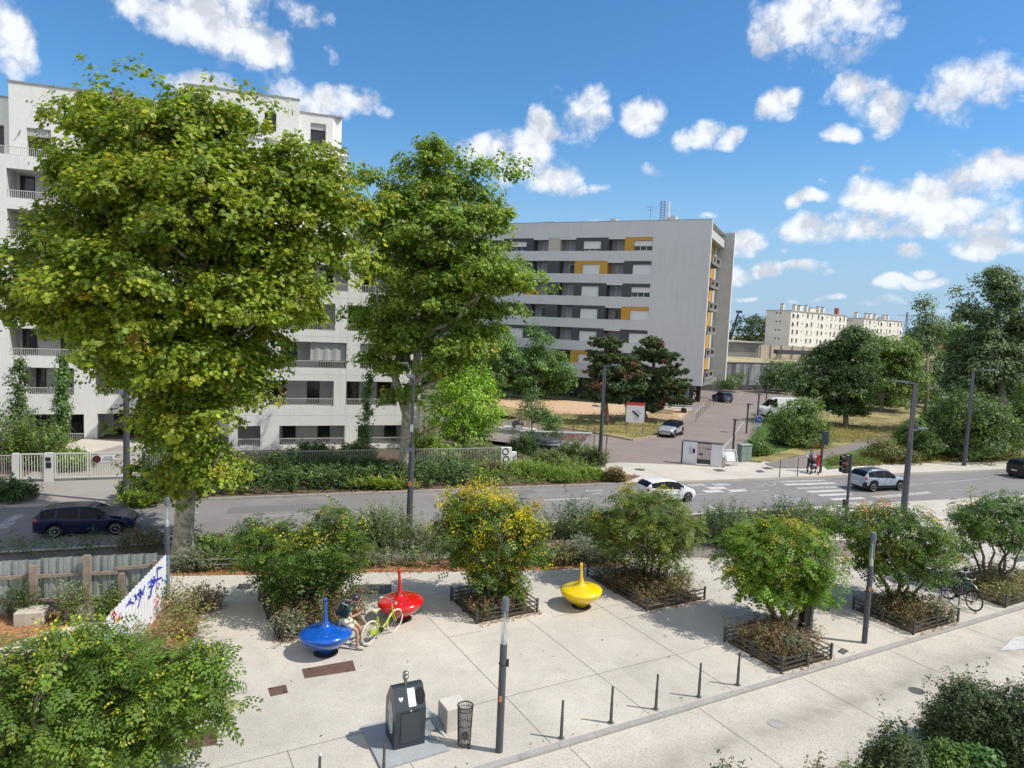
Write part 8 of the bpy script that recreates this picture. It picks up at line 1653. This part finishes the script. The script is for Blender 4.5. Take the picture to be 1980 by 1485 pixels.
for s_ in (-1, 1): m.tube([bp_+sdir*s_*.10+UP*.22-fdir*.02, bp_+sdir*s_*.13+UP*.02-fdir*.10, bp_+sdir*s_*.11-UP*.2-fdir*.02], .012, 5); m.tube([bp_+sdir*s_*.12+UP*.2+fdir*.05, base+V['sh'+('r' if s_ > 0 else 'l')]*.97+Vector((0, 0, .09)), base+V['sh'+('r' if s_ > 0 else 'l')]+fdir*.09-UP*.08], .022, 6)
m.build('straps', mat('strap_grey', (.22, .23, .25), .7), BPK)
# person pushing a stroller
base2 = G(1565, 912); fd = (Vector((base2.x-.2, base2.y-4, 0))-Vector((base2.x, base2.y, 0))).normalized(); fdir, sdir = fd, Vector((fd.y, -fd.x, 0))
WP = empty('person', base2, 'person in white sleeves, dark vest and dark trousers pushing a black stroller', 'person')
PV = dict(pelvis=lp(0, 0, .93), waist=lp(.0, 0, 1.06), chest=lp(.03, 0, 1.30), neck=lp(.05, 0, 1.47), head=lp(.08, 0, 1.60), face=(fdir*.95+Vector((0, 0, -.25))), foot=fdir, shl=lp(.03, -.19, 1.39), shr=lp(.03, .19, 1.39), ell=lp(.10, -.30, 1.14), elr=lp(.10, .30, 1.14), wrl=lp(.34, -.22, 1.04), wrr=lp(.34, .22, 1.04), hipl=lp(0, -.10, .90), hipr=lp(0, .10, .90), knl=lp(.10, -.10, .49), knr=lp(-.04, .10, .49), anl=lp(.12, -.10, .09), anr=lp(-.22, .10, .11))
V = person(WP, PV); V['sll'] = V['ell'].lerp(V['wrl'], .75); V['slr'] = V['elr'].lerp(V['wrr'], .75); V['hem'] = V['pelvis']+UP*.02; V['col'] = V['chest'].lerp(V['neck'], .7); V['akl'] = V['knl'].lerp(V['anl'], .9); V['akr'] = V['knr'].lerp(V['anr'], .9)
garment('shirt', V, [('waist', (.14, .115)), ('chest', (.165, .13)), ('col', .075), ('shl', .085), ('ell', .068), ('sll', .058), ('shr', .085), ('elr', .068), ('slr', .058)], [('waist', 'chest'), ('chest', 'col'), ('chest', 'shl'), ('shl', 'ell'), ('ell', 'sll'), ('chest', 'shr'), ('shr', 'elr'), ('elr', 'slr')], mat('white_shirt', (.70, .70, .70), .85), WP)
garment('vest', V, [('hem', (.165, .135)), ('waist', (.158, .132)), ('chest', (.172, .142))], [('hem', 'waist'), ('waist', 'chest')], mat('vest_grey', (.12, .13, .145), .8), WP)
garment('trousers', V, [('pelvis', (.15, .12)), ('hipl', .105), ('knl', .078), ('akl', .062), ('hipr', .105), ('knr', .078), ('akr', .062)], [('pelvis', 'hipl'), ('hipl', 'knl'), ('knl', 'akl'), ('pelvis', 'hipr'), ('hipr', 'knr'), ('knr', 'akr')], mat('dark_trousers', (.035, .035, .045), .85), WP)
MB().ball(V['head']+UP*.04-fdir*.025, (.10, .10, .095), 14, 10).build('hair', mat('brown_hair', (.10, .06, .045), .7), WP, world=False)
for s_ in 'lr': MB().ball(V['an'+s_].lerp(V['toe'+s_], .5)-UP*.02, (.055, .14, .05), 10, 8, Matrix.Rotation(math.atan2(fdir.y, fdir.x)-math.pi/2, 3, 'Z')).build('shoe', M_TRIM, WP, world=False)
st = base2+fdir*.62; STR = empty('stroller', st, 'black stroller with a raised hood pushed along the pale footway', 'stroller'); m = MB()
for s_ in (-1, 1): m.tube([base2+V['wr'+('r' if s_ > 0 else 'l')]+fdir*.09, st+sdir*s_*.22+UP*.62-fdir*.05, st+sdir*s_*.24+UP*.12+fdir*.30], .014, 6); m.tube([st+sdir*s_*.23+UP*.55, st+sdir*s_*.25+UP*.12-fdir*.25], .014, 6)
m.tube([base2+V['wrl']+fdir*.09, base2+V['wrr']+fdir*.09], .016, 8); m.build('frame', M_TRIM, STR)
m = MB(); ang = math.atan2(fdir.y, fdir.x); m.ball(st+UP*.80-fdir*.06, (.26, .22, .20), 14, 10, Matrix.Rotation(ang, 3, 'Z')); m.build('hood', mat('stroller_black', (.015, .015, .018), .8), STR); MB().rbox(st+UP*.48+fdir*.08, (.50, .36, .22), .06, ang).build('seat', mat('stroller_grey', (.06, .06, .07), .8), STR); MB().ball(st+UP*.62+fdir*.14, (.14, .13, .10), 10, 8).build('blanket', mat('blanket_grey', (.35, .35, .38), .9), STR)
for f_ in (-.25, .30):
    for s_ in (-1, 1): MB().lathe([(.05, -.02), (.10, -.02), (.11, 0), (.10, .02), (.05, .02)], 14, st+fdir*f_+sdir*s_*.25+UP*.11, True, Matrix.Rotation(ang, 3, 'Z') @ Matrix.Rotation(math.pi/2, 3, 'X')).build('wheel', M_TYRE, STR)
# person on the balcony
base3 = fr.p(.75, 3.08, .55); fdir = Vector((.3, -.95, 0)).normalized(); sdir = Vector((fdir.y, -fdir.x, 0)); BPS = empty('person', base3, 'person in a dark red top standing behind the balcony railing of the white building', 'person'); sc3 = .86
PV = {k: tuple(Vector(v)*sc3) if k not in ('face', 'foot') else v for k, v in dict(pelvis=lp(0, 0, .93), waist=lp(.0, 0, 1.06), chest=lp(.06, 0, 1.30), neck=lp(.12, 0, 1.45), head=lp(.18, 0, 1.56), face=fdir, foot=fdir, shl=lp(.06, -.19, 1.38), shr=lp(.06, .19, 1.38), ell=lp(.16, -.27, 1.12), elr=lp(.16, .27, 1.12), wrl=lp(.40, -.16, 1.0), wrr=lp(.40, .16, 1.0), hipl=lp(0, -.10, .90), hipr=lp(0, .10, .90), knl=lp(.03, -.10, .49), knr=lp(.03, .10, .49), anl=lp(0, -.10, .09), anr=lp(0, .10, .09)).items()}
V = person(BPS, PV); V['sll'] = V['ell']; V['slr'] = V['elr']; V['hem'] = V['pelvis']; V['col'] = V['chest'].lerp(V['neck'], .7)
garment('top', V, [('hem', (.14, .12)), ('waist', (.13, .11)), ('chest', (.15, .12)), ('col', .07), ('shl', .08), ('sll', .06), ('shr', .08), ('slr', .06)], [('hem', 'waist'), ('waist', 'chest'), ('chest', 'col'), ('chest', 'shl'), ('shl', 'sll'), ('chest', 'shr'), ('shr', 'slr')], mat('dark_red_top', (.10, .012, .02), .85), BPS)
V['akl'] = V['knl'].lerp(V['anl'], .9); V['akr'] = V['knr'].lerp(V['anr'], .9); garment('trousers', V, [('pelvis', (.145, .12)), ('hipl', .11), ('knl', .085), ('akl', .065), ('hipr', .11), ('knr', .085), ('akr', .065)], [('pelvis', 'hipl'), ('hipl', 'knl'), ('knl', 'akl'), ('pelvis', 'hipr'), ('hipr', 'knr'), ('knr', 'akr')], mat('dark_trousers', (.035, .035, .045), .85), BPS)
MB().ball(V['head']+UP*.035-fdir*.02, (.095, .095, .09), 12, 8).build('hair', M_HAIR, BPS, world=False)
